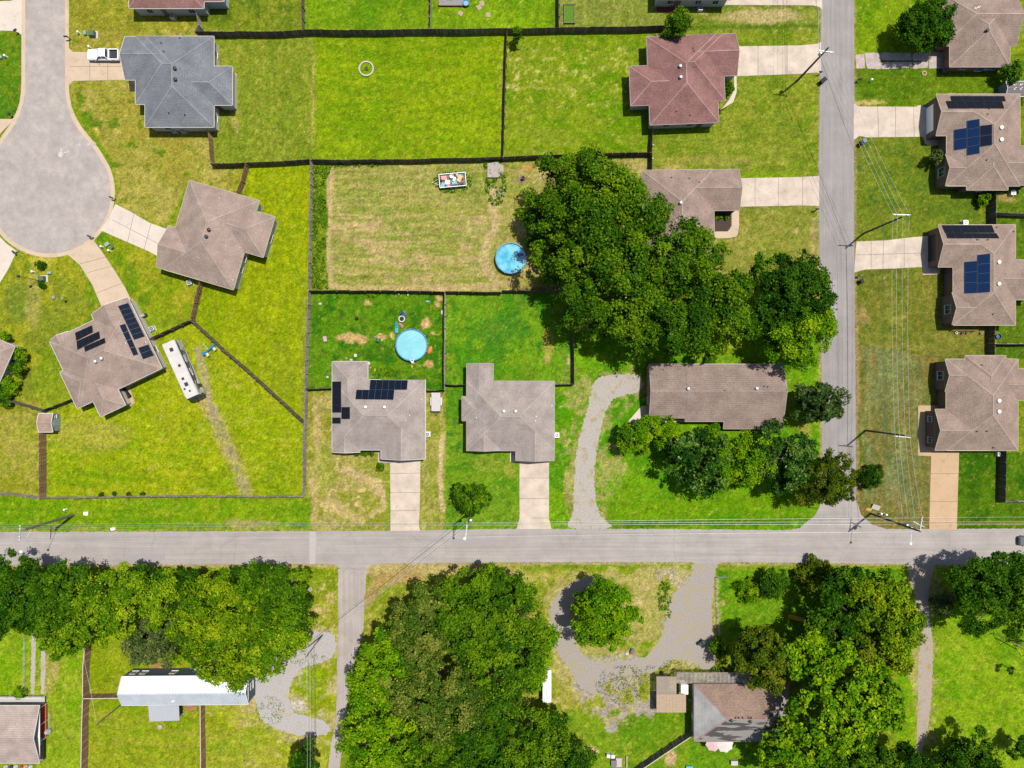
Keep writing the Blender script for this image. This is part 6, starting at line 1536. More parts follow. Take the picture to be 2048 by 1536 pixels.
# play platform at the top
t = thing('play_platform', 'grey play deck with two pale boards and a blue paddling tub at the top edge', 'play deck', U(911, 4, 0))
mk('deck', MB().box((-.3, .4, .3), (5.6, 2.4, .12)), mat('deck_grey', S(164, 164, 172), .8, noise=.1), t)
mk('border', MB().box((-.3, -.85, .3), (5.7, .12, .3)).box((-3.15, .4, .3), (.12, 2.5, .3)).box((2.55, .4, .3), (.12, 2.5, .3)), wood_new, t)
for x, a_ in ((-2.1, .6), (-.9, -.05)): mk('board', MB().box((x, .55, .4), (1.2, 1.0, .05), a_), wood_pale, t)
t = thing('paddling_pool', 'bright blue tub with white splash standing on the grey play deck', 'paddling pool', U(932, 7, .36))
mk('tub', MB().lathe((0, 0, .02), [(0, .0), (.5, .0), (.6, .28), (.54, .28), (.46, .06), (0, .06)], 20), T('sky', (40, 150, 230)), t); mk('water', MB().cyl((0, 0, .16), .48, .02, 18), T('pale_sky', (150, 220, 250), .1), t)
for p_, l_ in [((921, 27), 'flat tan paving slab on the grass below the play deck'), ((964, 7), 'flat tan paving slab right of the play deck'), ((958, 15), 'flat tan paving slab below another right of the play deck'), ((976, 30), 'small tan slab far right of the play deck')]:
    o_ = mk('paving_slab', MB().box((0, 0, .04), (.85, .9, .08), rr_.uniform(0, 1.5)), wood_pale, None, U(p_[0], p_[1], 0)); tag(o_, l_, 'paving slab', 'loose slabs near the play deck')
# blue glider seesaw
t = thing('glider_toy', 'bright blue and white glider ride standing by the slanting fence', 'play ride', U(420, 700, 0), math.radians(40))
mk('beam', MB().box((0, 0, .55), (2.6, .28, .2)).lathe((-1.2, 0, .45), [(0, 0), (.32, 0), (.32, .3), (0, .3)], 14).lathe((1.2, 0, .45), [(0, 0), (.28, 0), (.28, .3), (0, .3)], 14), T('azure', (20, 140, 200)), t)
for x in (-.75, .95): mk('seat', MB().box((x, -.55, .5), (.5, .7, .08)).box((x, -.9, .66), (.5, .07, .35)), whitem, t)
mk('handle', MB().tube([(0, .1, .5), (-.1, 1.6, .55)], .06, 6), whitem, t)
for x in (-.6, .6): mk('leg', MB().tube([(x, -.4, 0), (x, 0, .5), (x, .4, 0)], .05, 6), T('azure', (20, 140, 200)), t)

# sheds
def shed(label, org, ang, w, d, roofm, wallm, eave=2.2, pitch=.45, ax='x'):
    return House('garden_shed', label, org, ang, [dict(r=(0, 0, w, d), ax=ax, e='gg')], roofm, roofm, white_trim, wallm, cat='shed', pitch=pitch, eave=eave, inset=.12, fascia_h=.1, fascia_w=.08)
sh1 = shed('small shed with pink-brown roof and pale green end wall at the fence corner', (77.5, 827), 0, 28, 37, shingle('shed_pink', S(186, 156, 140), S(214, 186, 168)), mat('shed_green', S(176, 196, 186), .6), 2.3, .3)
sh1.opening('door', 0, 'E', .5, 1.2, 1.8, 0, mat('shed_door', S(190, 206, 198), .6)); sh1.opening('window', 0, 'E', .85, .5, .5, 1.2)
mk('roof_band', MB().box((13.5 * sh1.k, -11 * sh1.k, 0), (.95, 2.0, .03)), wood_grey, sh1.root).hide_render = False
for o_ in list(sh1.root.children):
    if o_.name.startswith('roof_band'): bpy.data.objects.remove(o_)
shing_grey2 = mat('shed_roof_grey', S(130, 122, 124), .6, noise=.05)
sh2 = shed('dark grey resin shed with four white roof vents at the right edge', (2012, 163), 0, 46, 30, shing_grey2, mat('shed_wall_grey', (.2, .22, .24, 1), .6), 2.2, .35)
sh2.pipes([(2029, 170), (2042, 170), (2029, 177), (2041, 177)], white_paint); sh2.opening('door', 0, 'W', .5, 1.3, 1.8, 0, mat('shed_door_grey', (.14, .17, .2, 1), .5))
sh3 = shed('white metal shed half buried under the lower central trees', (1086, 1341), 0, 16, 63, metal_roof('shed_metal', (.68, .7, .72, 1)), siding_white, 2.3, .15, 'y')
sh3.opening('door', 0, 'E', .5, 1.2, 1.9, 0)

# corrugated porch roof of the mobile home, steps
t = thing('porch_roof', 'white corrugated porch roof on posts behind the mobile home', 'porch', U(328, 1427, 0))
c0 = [U(*p, 2.9) - U(328, 1427, 0) for p in ((297.5, 1410), (359, 1410), (359, 1441), (299, 1443))]
cb_ = MB(); n_ = 40
for i in range(n_):
    a_ = c0[0].lerp(c0[1], i / n_); b_ = c0[0].lerp(c0[1], (i + 1) / n_); c_ = c0[3].lerp(c0[2], (i + 1) / n_); d_ = c0[3].lerp(c0[2], i / n_)
    m_ = (i % 2) * .035
    zz = [Vector((0, 0, m_ + .25)), Vector((0, 0, .035 - m_ + .25)), Vector((0, 0, .035 - m_)), Vector((0, 0, m_))]
    top = [p + z for p, z in zip((a_, b_, c_, d_), zz)]
    cb_.add(top + [p - Vector((0, 0, .03)) for p in top], [(3, 2, 1, 0), (4, 5, 6, 7), (2, 3, 7, 6), (0, 1, 5, 4)])
mk('roof', cb_, mat('corrugated_white', S(206, 210, 216), .5), t)
for p in ((302, 1438), (356, 1437)): q = U(*p, 2.9) - U(328, 1427, 0); mk('post', MB().box((q.x, q.y, 1.4), (.12, .12, 2.8)), white_trim, t)
mk('deck', MB().box((0, .6, .3), (5.2, 2.4, .12)).box((2.9, .4, .2), (.7, 1.8, .3)), wood_new, t)
t = thing('wooden_steps', 'wooden steps with a white landing at the mobile home door', 'steps', U(394, 1333, 0))
for k in range(4): mk('tread', MB().box((-.2, 1.2 - k * .38, .18 + k * .2), (1.3, .36, .06)), wood_grey, t)
mk('landing', MB().box((.6, -.3, .95), (1.2, 1.1, .07)), white_trim, t)
for x in (-.85, .45): mk('stringer', MB().bar((x, 1.4, .2), (x, -.1, .95), .06, .25), wood_grey, t)
for x in (.1, 1.1):
    for y in (.2, -.8): mk('post', MB().box((x, y, .47), (.09, .09, .94)), wood_grey, t)
t = thing('lumber_stack', 'stack of new orange boards behind the mobile home porch', 'lumber', U(383, 1413, 0))
for k in range(5): mk('board', MB().box((rr_.uniform(-.2, .2), -.5 + k * .22, .08), (2.3, .18, .12), rr_.uniform(-.06, .06)), wood_new, t)
t = thing('fire_ring', 'small grey fire bowl on the grass below the mobile home porch', 'fire pit', U(322, 1452, 0))
mk('bowl', MB().lathe((0, 0, 0), [(0, .1), (.3, .1), (.45, .4), (.48, .4), (.36, .02), (0, .02)], 16), grey_metal, t); mk('ash', MB().cyl((0, 0, .18), .34, .05, 12), T('ash_pale', (220, 190, 180)), t)

# porch and ramp of the bottom-left house
orange_red = mat('porch_red', S(222, 104, 74), .8, noise=.1)
t = thing('porch_deck', 'orange-red painted porch deck with black rail gap and white posts', 'porch', U(91, 1438, 0))
mk('deck', MB().box((-.35, 0, .45), (1.7, 6.6, .14)), orange_red, t)
for y in (-3.2, -.1, 3.1): mk('post', MB().box((.45, y, 1.4), (.1, .1, 2.8)), white_trim, t)
t = thing('ramp_deck', 'long white-grey ramp deck along the upper wall of the bottom-left house', 'ramp', U(20, 1400, 0))
mk('deck', MB().box((-1, .2, .5), (16, 1.5, .12)), mat('ramp_grey', S(222, 216, 212), .8, noise=.05), t)
mk('handrail', MB().box((-1, .95, 1.3), (16, .07, .07)).box((-1, .95, .9), (16, .05, .05)), white_trim, t)
for k in range(8): mk('post', MB().box((-8.6 + k * 2.2, .95, .65), (.09, .09, 1.3)), white_trim, t)
t = thing('deck', 'grey timber side deck beside the bottom-left house', 'deck', U(86, 1499, 0))
mk('floor', MB().box((-.5, 0, .5), (1.9, 3.6, .12)), mat('deck_brown', S(170, 156, 144), .85, noise=.12), t)
for y in (-1.75, 1.75): mk('post', MB().box((.4, y, .25), (.1, .1, .5)), wood_grey, t)
def dish(px, label, z=0):
    t_ = thing('satellite_dish', label, 'satellite dish', U(px[0], px[1], z), .6)
    mk('reflector', MB().lathe((0, 0, .7), [(0, 0), (.25, .04), (.45, .13), (.47, .14), (.25, .07), (0, .03)], 18), white_paint, t_)
    mk('post', MB().tube([(0, 0, 0), (0, 0, .72)], .035, 6), grey_metal, t_); mk('feed_arm', MB().tube([(.1, 0, .7), (.5, .2, 1.0)], .02, 5).box((.5, .2, 1.02), (.1, .1, .1)), grey_metal, t_)
dish((84, 1483), 'white satellite dish on the grey side deck of the bottom-left house', .56)
lump((99, 1461), .75, .6, .9, mat('tarp', S(206, 204, 200), .6, noise=.2), 'grey tarp-covered heap at the red porch', 'covered heap', 'covered_heap')
for k, (px_, c) in enumerate([((14, 1531), (236, 220, 210)), ((24, 1533), (90, 90, 90)), ((34, 1531), (230, 230, 226)), ((44, 1533), (226, 100, 70)), ((54, 1531), (220, 190, 170)), ((64, 1532), (240, 236, 226))]):
    lump(px_, .45, .4, .6, T('clutter%d' % k, c), ['pink-white', 'dark grey', 'white', 'red-orange', 'tan', 'cream'][k] + ' thing in the clutter below the bottom-left house', 'clutter', 'yard_clutter', 0, 'clutter along the house wall')

# carport, pergola and yard things of the mismatched-shingle house
t = thing('carport', 'weathered board-topped carport on posts beside the mismatched-shingle house', 'carport', U(1341, 1384, 0))
oo = U(1341, 1384, 0)
def board_roof(par, name, p, z, n_, m_, gap=.02):
    c_ = [U(*q, z) - oo for q in p]; r4 = random.Random(n_)
    mb = MB()
    for i in range(n_):
        a_ = c_[0].lerp(c_[1], (i + gap) / n_); b_ = c_[0].lerp(c_[1], (i + 1 - gap) / n_); e_ = c_[3].lerp(c_[2], (i + 1 - gap) / n_); f_ = c_[3].lerp(c_[2], (i + gap) / n_)
        dz = Vector((0, 0, r4.uniform(-.012, .012)))
        mb.loft([[a_ + dz - Vector((0, 0, .05)), b_ + dz - Vector((0, 0, .05)), e_ + dz - Vector((0, 0, .05)), f_ + dz - Vector((0, 0, .05))], [a_ + dz, b_ + dz, e_ + dz, f_ + dz]])
    return mk(name, mb, m_, par)
board_roof(t, 'roof', [(1313, 1353), (1345, 1353), (1353, 1360), (1353, 1388), (1313, 1388)][0:1] + [(1353, 1353), (1353, 1388), (1313, 1388)], 2.55, 22, mat('carport_board', S(200, 182, 166), .9, noise=.2, scale=4), .12)
board_roof(t, 'roof', [(1313, 1388.4), (1372, 1388.4), (1372, 1425), (1313, 1425)], 2.53, 9, wood_pale, .01)
for p in ((1315, 1356), (1351, 1356), (1315, 1422), (1369, 1422), (1369, 1391)): q = U(*p, 2.5) - oo; mk('post', MB().box((q.x, q.y, 1.22), (.12, .12, 2.44)), wood_grey, t)
t2 = thing('pergola', 'long slatted pergola roof along the front of the mismatched-shingle house', 'pergola', oo)
board_roof(t2, 'slat', [(1353, 1345), (1500, 1346), (1500, 1367), (1353, 1366)], 2.6, 56, mat('pergola_slat', S(206, 192, 180), .85, noise=.3, scale=2, big=.2, bigscale=.5), .24)
bm_ = MB()
for v in (1345.6, 1366): a_ = U(1353, v, 2.52) - oo; b_ = U(1500, v, 2.52) - oo; bm_.bar(a_, b_, .1, .16)
mk('beam', bm_, wood_pale, t2)
for x in (1355, 1400, 1450, 1498): q = U(x, 1346.5, 2.4) - oo; mk('post', MB().box((q.x, q.y, 1.2), (.12, .12, 2.36)), wood_pale, t2)
t3 = thing('chest_freezer', 'white box unit between carport and pergola', 'freezer', U(1364, 1370, 0))
mk('body', MB().box((0, 0, .9), (1.25, 1.7, 1.8)), white_paint, t3); mk('lid', MB().box((0, 0, 1.83), (1.32, 1.78, .09)), white_paint, t3)
t3 = thing('garden_chair', 'pale green chair in the shaded gap beside the mismatched-shingle house', 'chair', U(1379, 1398, 0))
mk('seat', MB().box((0, 0, .42), (.55, .5, .05)), mint, t3); mk('backrest', MB().box((.27, 0, .7), (.05, .5, .5)), mint, t3)
for x in (-.23, .23):
    for y in (-.2, .2): mk('leg', MB().cyl((x, y, 0), .025, .42, 6), mint, t3)
def umbrella(px, m_, label, r_=1.55, z=2.3):
    t_ = thing('patio_umbrella', label, 'umbrella', U(px[0], px[1], 0) * (H - z) / H, 0, 'patio umbrellas'); t_.location.z = 0
    mb = MB(); n_ = 8
    top = Vector((0, 0, z + .35)); rim = [Vector((r_ * math.cos(2 * PI * k / n_ + .2), r_ * math.sin(2 * PI * k / n_ + .2), z)) for k in range(n_)]
    dn = Vector((0, 0, -.03))
    for k in range(n_):
        a_, b_ = rim[k], rim[(k + 1) % n_]; mid_ = (a_ + b_) / 2 * .93; mid_.z = z - .02
        mb.add([top, a_, mid_, b_, top + dn, a_ + dn, mid_ + dn, b_ + dn], [(0, 1, 2), (0, 2, 3), (6, 5, 4), (7, 6, 4), (1, 5, 6, 2), (2, 6, 7, 3)])
    mk('canopy', mb, m_, t_); mk('pole', MB().cyl((0, 0, 0), .03, z + .4, 8), grey_metal, t_); mk('base', MB().cyl((0, 0, 0), .28, .12, 14), dark_metal, t_)
umbrella((1427, 1487), mat('canvas_pink', (.36, .235, .245, 1), .8), 'pink patio umbrella at the rear of the mismatched-shingle house')
umbrella((1450, 1489), mat('canvas_cream', (.37, .34, .31, 1), .8), 'cream patio umbrella at the rear of the mismatched-shingle house', 1.6, 2.45)
def box_thing(px, d_, m_, label, cat, name, rot=0, lid=None):
    t_ = thing(name, label, cat, U(px[0], px[1], 0), rot)
    mk('body', MB().box((0, 0, d_[2] / 2), d_), m_, t_); mk('lid', MB().box((0, 0, d_[2] + .03), (d_[0] + .08, d_[1] + .08, .06)), lid or m_, t_); return t_
for k, (p_, l_) in enumerate([((1216, 1508), 'left of two white hive-like boxes near the lower lawn'), ((1225, 1509), 'right of two white hive-like boxes near the lower lawn')]):
    t_ = box_thing(p_, (.6, .55, .7), white_trim, l_, 'hive box', 'hive_box')
    for x in (-.25, .25):
        mk('leg', MB().box((x, -.4, .12), (.07, .5, .24)), white_trim, t_)
box_thing((1227, 1524), (1.0, 1.1, .5), mat('slate_box', (.09, .09, .1, 1), .6), 'dark grey square box below the hive-like boxes', 'box', 'storage_box')
box_thing((1237, 1523), (1.05, 1.6, .35), mat('pinkish_board', S(232, 206, 206), .8), 'pale pink flat crate right of the dark grey box', 'crate', 'storage_crate')
box_thing((1253, 1522), (.2, 2.2, .3), wood_pale, 'narrow plank trough right of the pale pink crate', 'trough', 'plank_trough')
box_thing((1378, 1534), (1.2, .7, .4), T('teal', (110, 210, 214)), 'turquoise tub cut by the bottom edge', 'tub', 'water_tub')
box_thing((1467, 1523), (1.2, .75, .55), mat('box_white_pink', S(232, 222, 214), .6), 'white crate on the lawn below the cream umbrella', 'crate', 'storage_crate')
for px_, rx, ry, h_, m_, l_ in [((1264, 1300), .5, .5, .7, mat('sled_blue', S(120, 140, 170), .5), 'blue-grey engine-like junk at the edge of the island tree'), ((1262, 1306), .45, .3, .4, T('terracotta', (206, 110, 80)), 'terracotta-red junk at the edge of the island tree'), ((1254, 1307), .4, .3, .3, whitem, 'white junk at the edge of the island tree'), ((1323, 1345), .4, .4, .8, black_plastic, 'black grill beside the carport corner'), ((1244, 1272), .35, .25, .3, whitem, 'white scrap under the island tree')]:
    lump(px_, rx, ry, h_, m_, l_, 'junk', 'yard_junk')
t = thing('playground_slide', 'yellow plastic slide sticking out from the tree shade', 'slide', U(1589, 1233, 0), math.radians(-8))
mk('chute', MB().bar((-1.3, 0, .25), (1.2, 0, 1.5), .62, .06).bar((-1.3, -.33, .4), (1.2, -.33, 1.65), .06, .22).bar((-1.3, .33, .4), (1.2, .33, 1.65), .06, .22), T('slide_yellow', (236, 190, 20)), t)
mk('frame', MB().box((1.6, 0, 1.45), (.9, .9, .08)), navy, t)
for x in (1.2, 2.0):
    for y in (-.42, .42): mk('leg', MB().box((x, y, 1.0), (.09, .09, 2.0)), wood_grey, t)
t = thing('swing_frame', 'dark wooden swing frame on the lawn at the right edge', 'swing', U(2013, 1290, 0))
z_ = 2.6; a_ = U(2018, 1280, z_) - U(2013, 1290, 0); b_ = U(2062, 1304, z_) - U(2013, 1290, 0)
mk('beam', MB().bar(a_, b_, .14, .16), brown_trim, t)
for e_ in (a_, b_):
    for s_ in (-1, 1): mk('leg', MB().tube([e_, (e_.x * .97 + s_ * -.7 - .4, e_.y + s_ * 1.1 - .8, 0)], .06, 6), brown_trim, t)
mk('seat', MB().box(((a_.x + b_.x) / 2, (a_.y + b_.y) / 2, .5), (.6, .25, .05)).tube([((a_.x + b_.x) / 2 - .28, (a_.y + b_.y) / 2, .5), ((a_.x + b_.x) / 2 - .28, (a_.y + b_.y) / 2, 2.5)], .012, 4).tube([((a_.x + b_.x) / 2 + .28, (a_.y + b_.y) / 2, .5), ((a_.x + b_.x) / 2 + .28, (a_.y + b_.y) / 2, 2.5)], .012, 4), wood_new, t)
# things at the junction pole: white board, yellow flower bed
t = thing('rubbish_board', 'white dirty panel leaning at the foot of the junction pole', 'panel', U(1750, 1014, 0), -.3)
mk('panel', MB().box((0, 0, .35), (1.5, 1.0, .07), 0, 0, 1, ('X', .35)), mat('dirty_white', S(226, 216, 206), .7, noise=.12), t)
mk('prop', MB().box((0, .35, .2), (1.2, .08, .4)), wood_grey, t)
lump((1737, 1019), .7, .4, .25, T('ochre', (226, 176, 70)), 'heap of ochre flowers at the junction pole', 'flower heap', 'flower_heap')
t = thing('pergola_rail', 'low pinkish rail with pots along the lower wall of the two-column solar house', 'rail', U(1925, 661, 0))
mk('rail', MB().box((0, 0, .8), (4.9, .1, .1)), wood_new, t)
for k in range(4): mk('post', MB().box((-2.4 + k * 1.6, 0, .42), (.1, .1, .84)), wood_new, t)
for k, (x, m_, l_) in enumerate([(1911, white_paint, 'white flower pot, first along the pinkish rail'), (1923, T('pot_blue', (90, 110, 140)), 'blue-grey flower pot along the pinkish rail'), (1933, T('pot_yellow', (230, 190, 60)), 'yellow flower pot along the pinkish rail'), (1961, white_trim, 'pale flower pot at the right end of the pinkish rail')]):
    t = thing('flower_pot', l_, 'flower pot', U(x, 666, 0), 0, 'pots along the rail')
    mk('pot', MB().lathe((0, 0, 0), [(0, .02), (.17, 0), (.24, .38), (.2, .38), (.18, .3), (0, .3)], 12), m_, t); mk('soil', MB().cyl((0, 0, .28), .185, .03, 10), mat('mulch', (0, 0, 0, 1)), t)
o_ = mk('plastic_tub', MB().lathe((0, 0, 0), [(0, .03), (.4, 0), (.5, .35), (.46, .35), (.38, .06), (0, .06)], 18), T('tub_blue', (30, 90, 160)), None, U(1995, 673, 0)); tag(o_, 'dark blue round tub beside the fence below the two-column solar house', 'tub')
t = thing('patio_sofa', 'black wicker sofa on the rear patio of the angled solar house', 'sofa', U(254, 786, 0), math.radians(25.7) - PI / 2 + .2)
mk('seat', MB().box((0, 0, .25), (2.2, .8, .45)), black_plastic, t); mk('backrest', MB().box((0, .38, .6), (2.2, .16, .5)), black_plastic, t)
for x in (-1.05, 1.05): mk('armrest', MB().box((x, 0, .45), (.16, .8, .5)), black_plastic, t)
t = thing('barbecue', 'dark barbecue beside the panels wall of the angled solar house', 'barbecue', U(290, 632, 0), .4)
mk('cart', MB().box((0, 0, .4), (1.1, .55, .8)), dark_metal, t); mk('hood', MB().lathe((-.4, 0, .82), [(0, 0), (.28, 0), (.28, .8), (0, .8)], 14, axis='x'), grey_metal, t)
t = thing('garden_bench', 'pale bench against the blue rear wall of the upper right house', 'bench', U(1985, 142, 0))
mk('seat', MB().box((0, 0, .45), (1.5, .4, .06)), T('teal2', (60, 170, 150)), t)
for x in (-.65, .65): mk('leg', MB().box((x, 0, .22), (.08, .36, .44)), wood_grey, t)
o_ = mk('planter_ring', MB().lathe((0, 0, 0), [(.25, 0), (.48, 0), (.48, .14), (.25, .14), (.25, 0)], 16), wood_pale, None, U(1848, 147, 0)); tag(o_, 'small round stump ring on the lawn below the broken driveway', 'planter')
o_ = mk('tyre', MB().lathe((0, 0, .12), [(.18, -.1), (.38, -.1), (.42, 0), (.38, .1), (.18, .1), (.18, -.1)], 18), mat('tyre_grey', (.2, .19, .18, 1), .9), None, U(621, 1178, 0)); tag(o_, 'grey tyre lying in the dirt at the edge of the left woodland', 'tyre')
# ------------------------------------------------------------------ trees
def mesh_quads(name, co, col):
    """co (n,4,3) col (n,3)"""
    n = len(co); me = bpy.data.meshes.new(name)
    me.vertices.add(n * 4); me.vertices.foreach_set('co', co.astype(np.float32).ravel())
    me.loops.add(n * 4); me.loops.foreach_set('vertex_index', np.arange(n * 4, dtype=np.int32))
    me.polygons.add(n); me.polygons.foreach_set('loop_start', np.arange(0, n * 4, 4, dtype=np.int32)); me.polygons.foreach_set('loop_total', np.full(n, 4, np.int32))
    a = me.attributes.new('Col', 'FLOAT_COLOR', 'POINT')
    c4 = np.ones((n, 4, 4), np.float32); c4[:, :, :3] = col[:, None, :]
    a.data.foreach_set('color', c4.ravel()); me.update(calc_edges=True)
    me.materials.append(leaf_mat)
    return me

PAL = {  # observed sunlit tones: mid, bright, deep, accent, accent share
    'walnut': ((82, 126, 30), (128, 160, 48), (46, 88, 24), (164, 168, 66), .05),
    'green': ((80, 126, 30), (124, 158, 44), (46, 86, 22), (150, 166, 60), .05),
    'dark': ((62, 108, 28), (96, 136, 44), (36, 80, 24), (140, 150, 80), .05),
    'deep': ((54, 98, 32), (88, 132, 44), (30, 66, 22), (120, 150, 60), .04),
    'lime': ((116, 156, 34), (166, 190, 62), (70, 118, 24), (196, 206, 104), .08),
    'bright': ((112, 160, 24), (156, 188, 40), (74, 128, 20), (190, 196, 70), .08),
    'yellow': ((112, 150, 30), (162, 182, 48), (70, 114, 24), (196, 196, 64), .07),
    'flower': ((102, 134, 44), (160, 162, 84), (62, 98, 28), (206, 190, 124), .16),
    'greygreen': ((100, 120, 70), (146, 152, 110), (66, 92, 48), (178, 180, 140), .14),
    'olive': ((100, 122, 38), (138, 150, 54), (66, 92, 28), (160, 150, 70), .06),
    'cedar': ((92, 116, 40), (136, 144, 62), (54, 84, 28), (140, 130, 70), .05),
    'gloss': ((58, 104, 32), (116, 152, 70), (34, 76, 24), (180, 196, 140), .12),
    'oak': ((78, 100, 32), (114, 128, 46), (46, 70, 22), (124, 104, 70), .06),
    'spruce': ((74, 104, 56), (120, 140, 92), (46, 78, 40), (140, 156, 110), .08)}
LDENS = 26.0
def crown_arrays(blobs, pal, rs, leaf=.34, lobe=1.2, droop=0.0, flat=.8, fill=.16, spiky=0.0, cov=.82, rv=.5):
    """blobs: (x, y, z, r, rz) local metres. Clumps ('lobes') over each dome, leaves over each clump."""
    mid, bri, dee, acc, ash = [np.array([lin(v) / E * k_ for v, k_ in zip(c, (1.12, 1.18, .7) if pal in ('flower', 'greygreen', 'gloss', 'spruce') else (1.32, 1.34, .3))]) if not isinstance(c, float) else c for c in PAL[pal]]
    CO, CL, limbs = [], [], []
    for bx, by, bz, r, rz in blobs:
        lr0 = min(lobe, .42 * r)
        nl = int(max(7, 2.1 * r * r / (lr0 * lr0) * cov))
        i = np.arange(nl) + rs.rand(nl) * .8
        cosz = 1 - 1.28 * i / nl               # from top down below the waist
        ph = i * 2.39996 + rs.rand() * 6
        sz = np.sqrt(np.clip(1 - cosz ** 2, 0, 1))
        d = np.stack([sz * np.cos(ph), sz * np.sin(ph), cosz], 1)
        rad = (1 - lr0 / r * .75) * (1 + (rs.rand(nl) - .66) * (rv + spiky))
        d = d + rs.randn(nl, 3) * .12
        lc = d * rad[:, None] * np.array([r, r, rz]) + np.array([bx, by, bz])
        lr = lr0 * (.45 + 1.0 * rs.rand(nl) ** 1.3)
        nin = int(nl * fill)
        if nin:
            di = rs.randn(nin, 3); di /= np.linalg.norm(di, axis=1)[:, None]; di[:, 2] = np.abs(di[:, 2]) * .8
            lc = np.concatenate([lc, di * (rs.rand(nin, 1) ** .5) * .62 * np.array([r, r, rz]) + np.array([bx, by, bz])]); lr = np.concatenate([lr, np.full(nin, lr0)]); d = np.concatenate([d, di])
        limbs += [tuple(c) for c in lc[:: max(1, len(lc) // 7)]]
        for c, q, dd in zip(lc, lr, d):
            n = int(LDENS * 4 * PI * q * q * .62 * (.34 / leaf) ** 2)
            nt_ = rs.randint(9, 16)
            tw = rs.randn(nt_, 3) + dd * .9 + np.array([0, 0, .45]); tw /= np.linalg.norm(tw, axis=1)[:, None]
            tl = .7 + .6 * rs.rand(nt_); k_ = rs.randint(0, nt_, n)
            u = tw[k_] + rs.randn(n, 3) * .24; u /= np.linalg.norm(u, axis=1)[:, None]
            ax_ = np.array([.75, .75, .7]) + rs.rand(3) * np.array([.6, .6, .2])
            p = c + u * (q * tl[k_] * (.4 + .78 * rs.rand(n) ** .7))[:, None] * ax_ * np.array([1, 1, flat / .8])
            if droop: p[:, 2] -= droop * q * (1 - u[:, 2]) * .5
            nrm = u * .8 + rs.randn(n, 3) * .75 + np.array([0, 0, .45]); nrm /= np.linalg.norm(nrm, axis=1)[:, None]
            t = np.cross(nrm, rs.randn(n, 3)); t /= np.linalg.norm(t, axis=1)[:, None] + 1e-9
            b = np.cross(nrm, t)
            s = leaf * (.6 + .8 * rs.rand(n, 1))
            ln = s * (.62 + spiky * .6); wd = s * .42
            bend = nrm * (s * .12)
            CO.append(np.stack([p - t * ln, p + b * wd - bend, p + t * ln, p - b * wd - bend], 1))
            k = np.clip(rs.randn(n, 1) * .24 + rs.randn() * .27 + .45, 0, 1)
            col = np.where(k < .5, dee + (mid - dee) * k * 2, mid + (bri - mid) * (k - .5) * 2)
            m = rs.rand(n, 1) < ash * .3 * (.1 + 1.8 * rs.rand() ** 2)
            col = np.where(m, acc, col)
            CL.append(col)
    return np.concatenate(CO), np.concatenate(CL).astype(np.float32), limbs

tree_n = 0
def tree(label, blobs, h, pal, cat='tree', name='tree', group=None, leaf=.32, lobe=1.2, base=None, trunk=True, rzf=.62, low=.0, tr=None, **kw):
    """blobs: photo px (x, y, r[, height share]) as seen; h: top height in metres"""
    global tree_n; tree_n += 1
    rs = np.random.RandomState(100 + tree_n * 7)
    W = []; h *= 1.12
    for b in blobs:
        x, y, r = b[:3]; hs = b[3] if len(b) > 3 else 1.0
        top = h * hs
        rw = r / SC * (H - top * .6) / H
        rz = min(rw * rzf + .3, top * (.48 if trunk else .62))
        zc = max(top - rz, rz * .5 + low)
        c = U(x, y, zc)
        W.append([c.x, c.y, zc, rw, rz])
    if base is None:
        wsum = sum(w[3] ** 2 for w in W); bx = sum(w[0] * w[3] ** 2 for w in W) / wsum; by = sum(w[1] * w[3] ** 2 for w in W) / wsum
    else: q = U(base[0], base[1], 0); bx, by = q.x, q.y
    root = thing(name, label, cat, (bx, by, 0), 0, group)
    L_ = [(w[0] - bx, w[1] - by, w[2], w[3], w[4]) for w in W]
    co, cl, limbs = crown_arrays(L_, pal, rs, leaf, lobe, **kw)
    co[:, :, 2] = np.maximum(co[:, :, 2], .05)
    o = bpy.data.objects.new('crown', mesh_quads('crown', co, cl)); C.objects.link(o); o.parent = root
    mb = MB(); t0 = tr or max(.06, h * .028)
    zt = min(w[2] for w in L_) * (.75 if trunk else .4) + .2
    mb.tube([(0, 0, -.1), (0, 0, .25), (t0 * .4, 0, zt * .6), (0, t0 * .3, zt)], [t0 * 1.5, t0, t0 * .85, t0 * .7], 9)
    for lx, ly, lz in limbs[:26]:
        m_ = (lx * .45 + t0 * .5, ly * .45, zt + (lz - zt) * .6)
        mb.tube([(0, 0, zt * .85), m_, (lx, ly, lz)], [t0 * .55, t0 * .32, t0 * .12], 5, cap=False)
    mk('trunk', mb, bark, root)
    return root
def bush(label, px, r, h, pal, cat='shrub', name='shrub', group=None, leaf=.26, lobe=.7, **kw):
    kw.setdefault('rv', .2); kw.setdefault('cov', 1.3); kw.setdefault('fill', .3)
    return tree(label, [(px[0], px[1], r)], h, pal, cat, name, group, leaf, lobe, trunk=False, **kw)

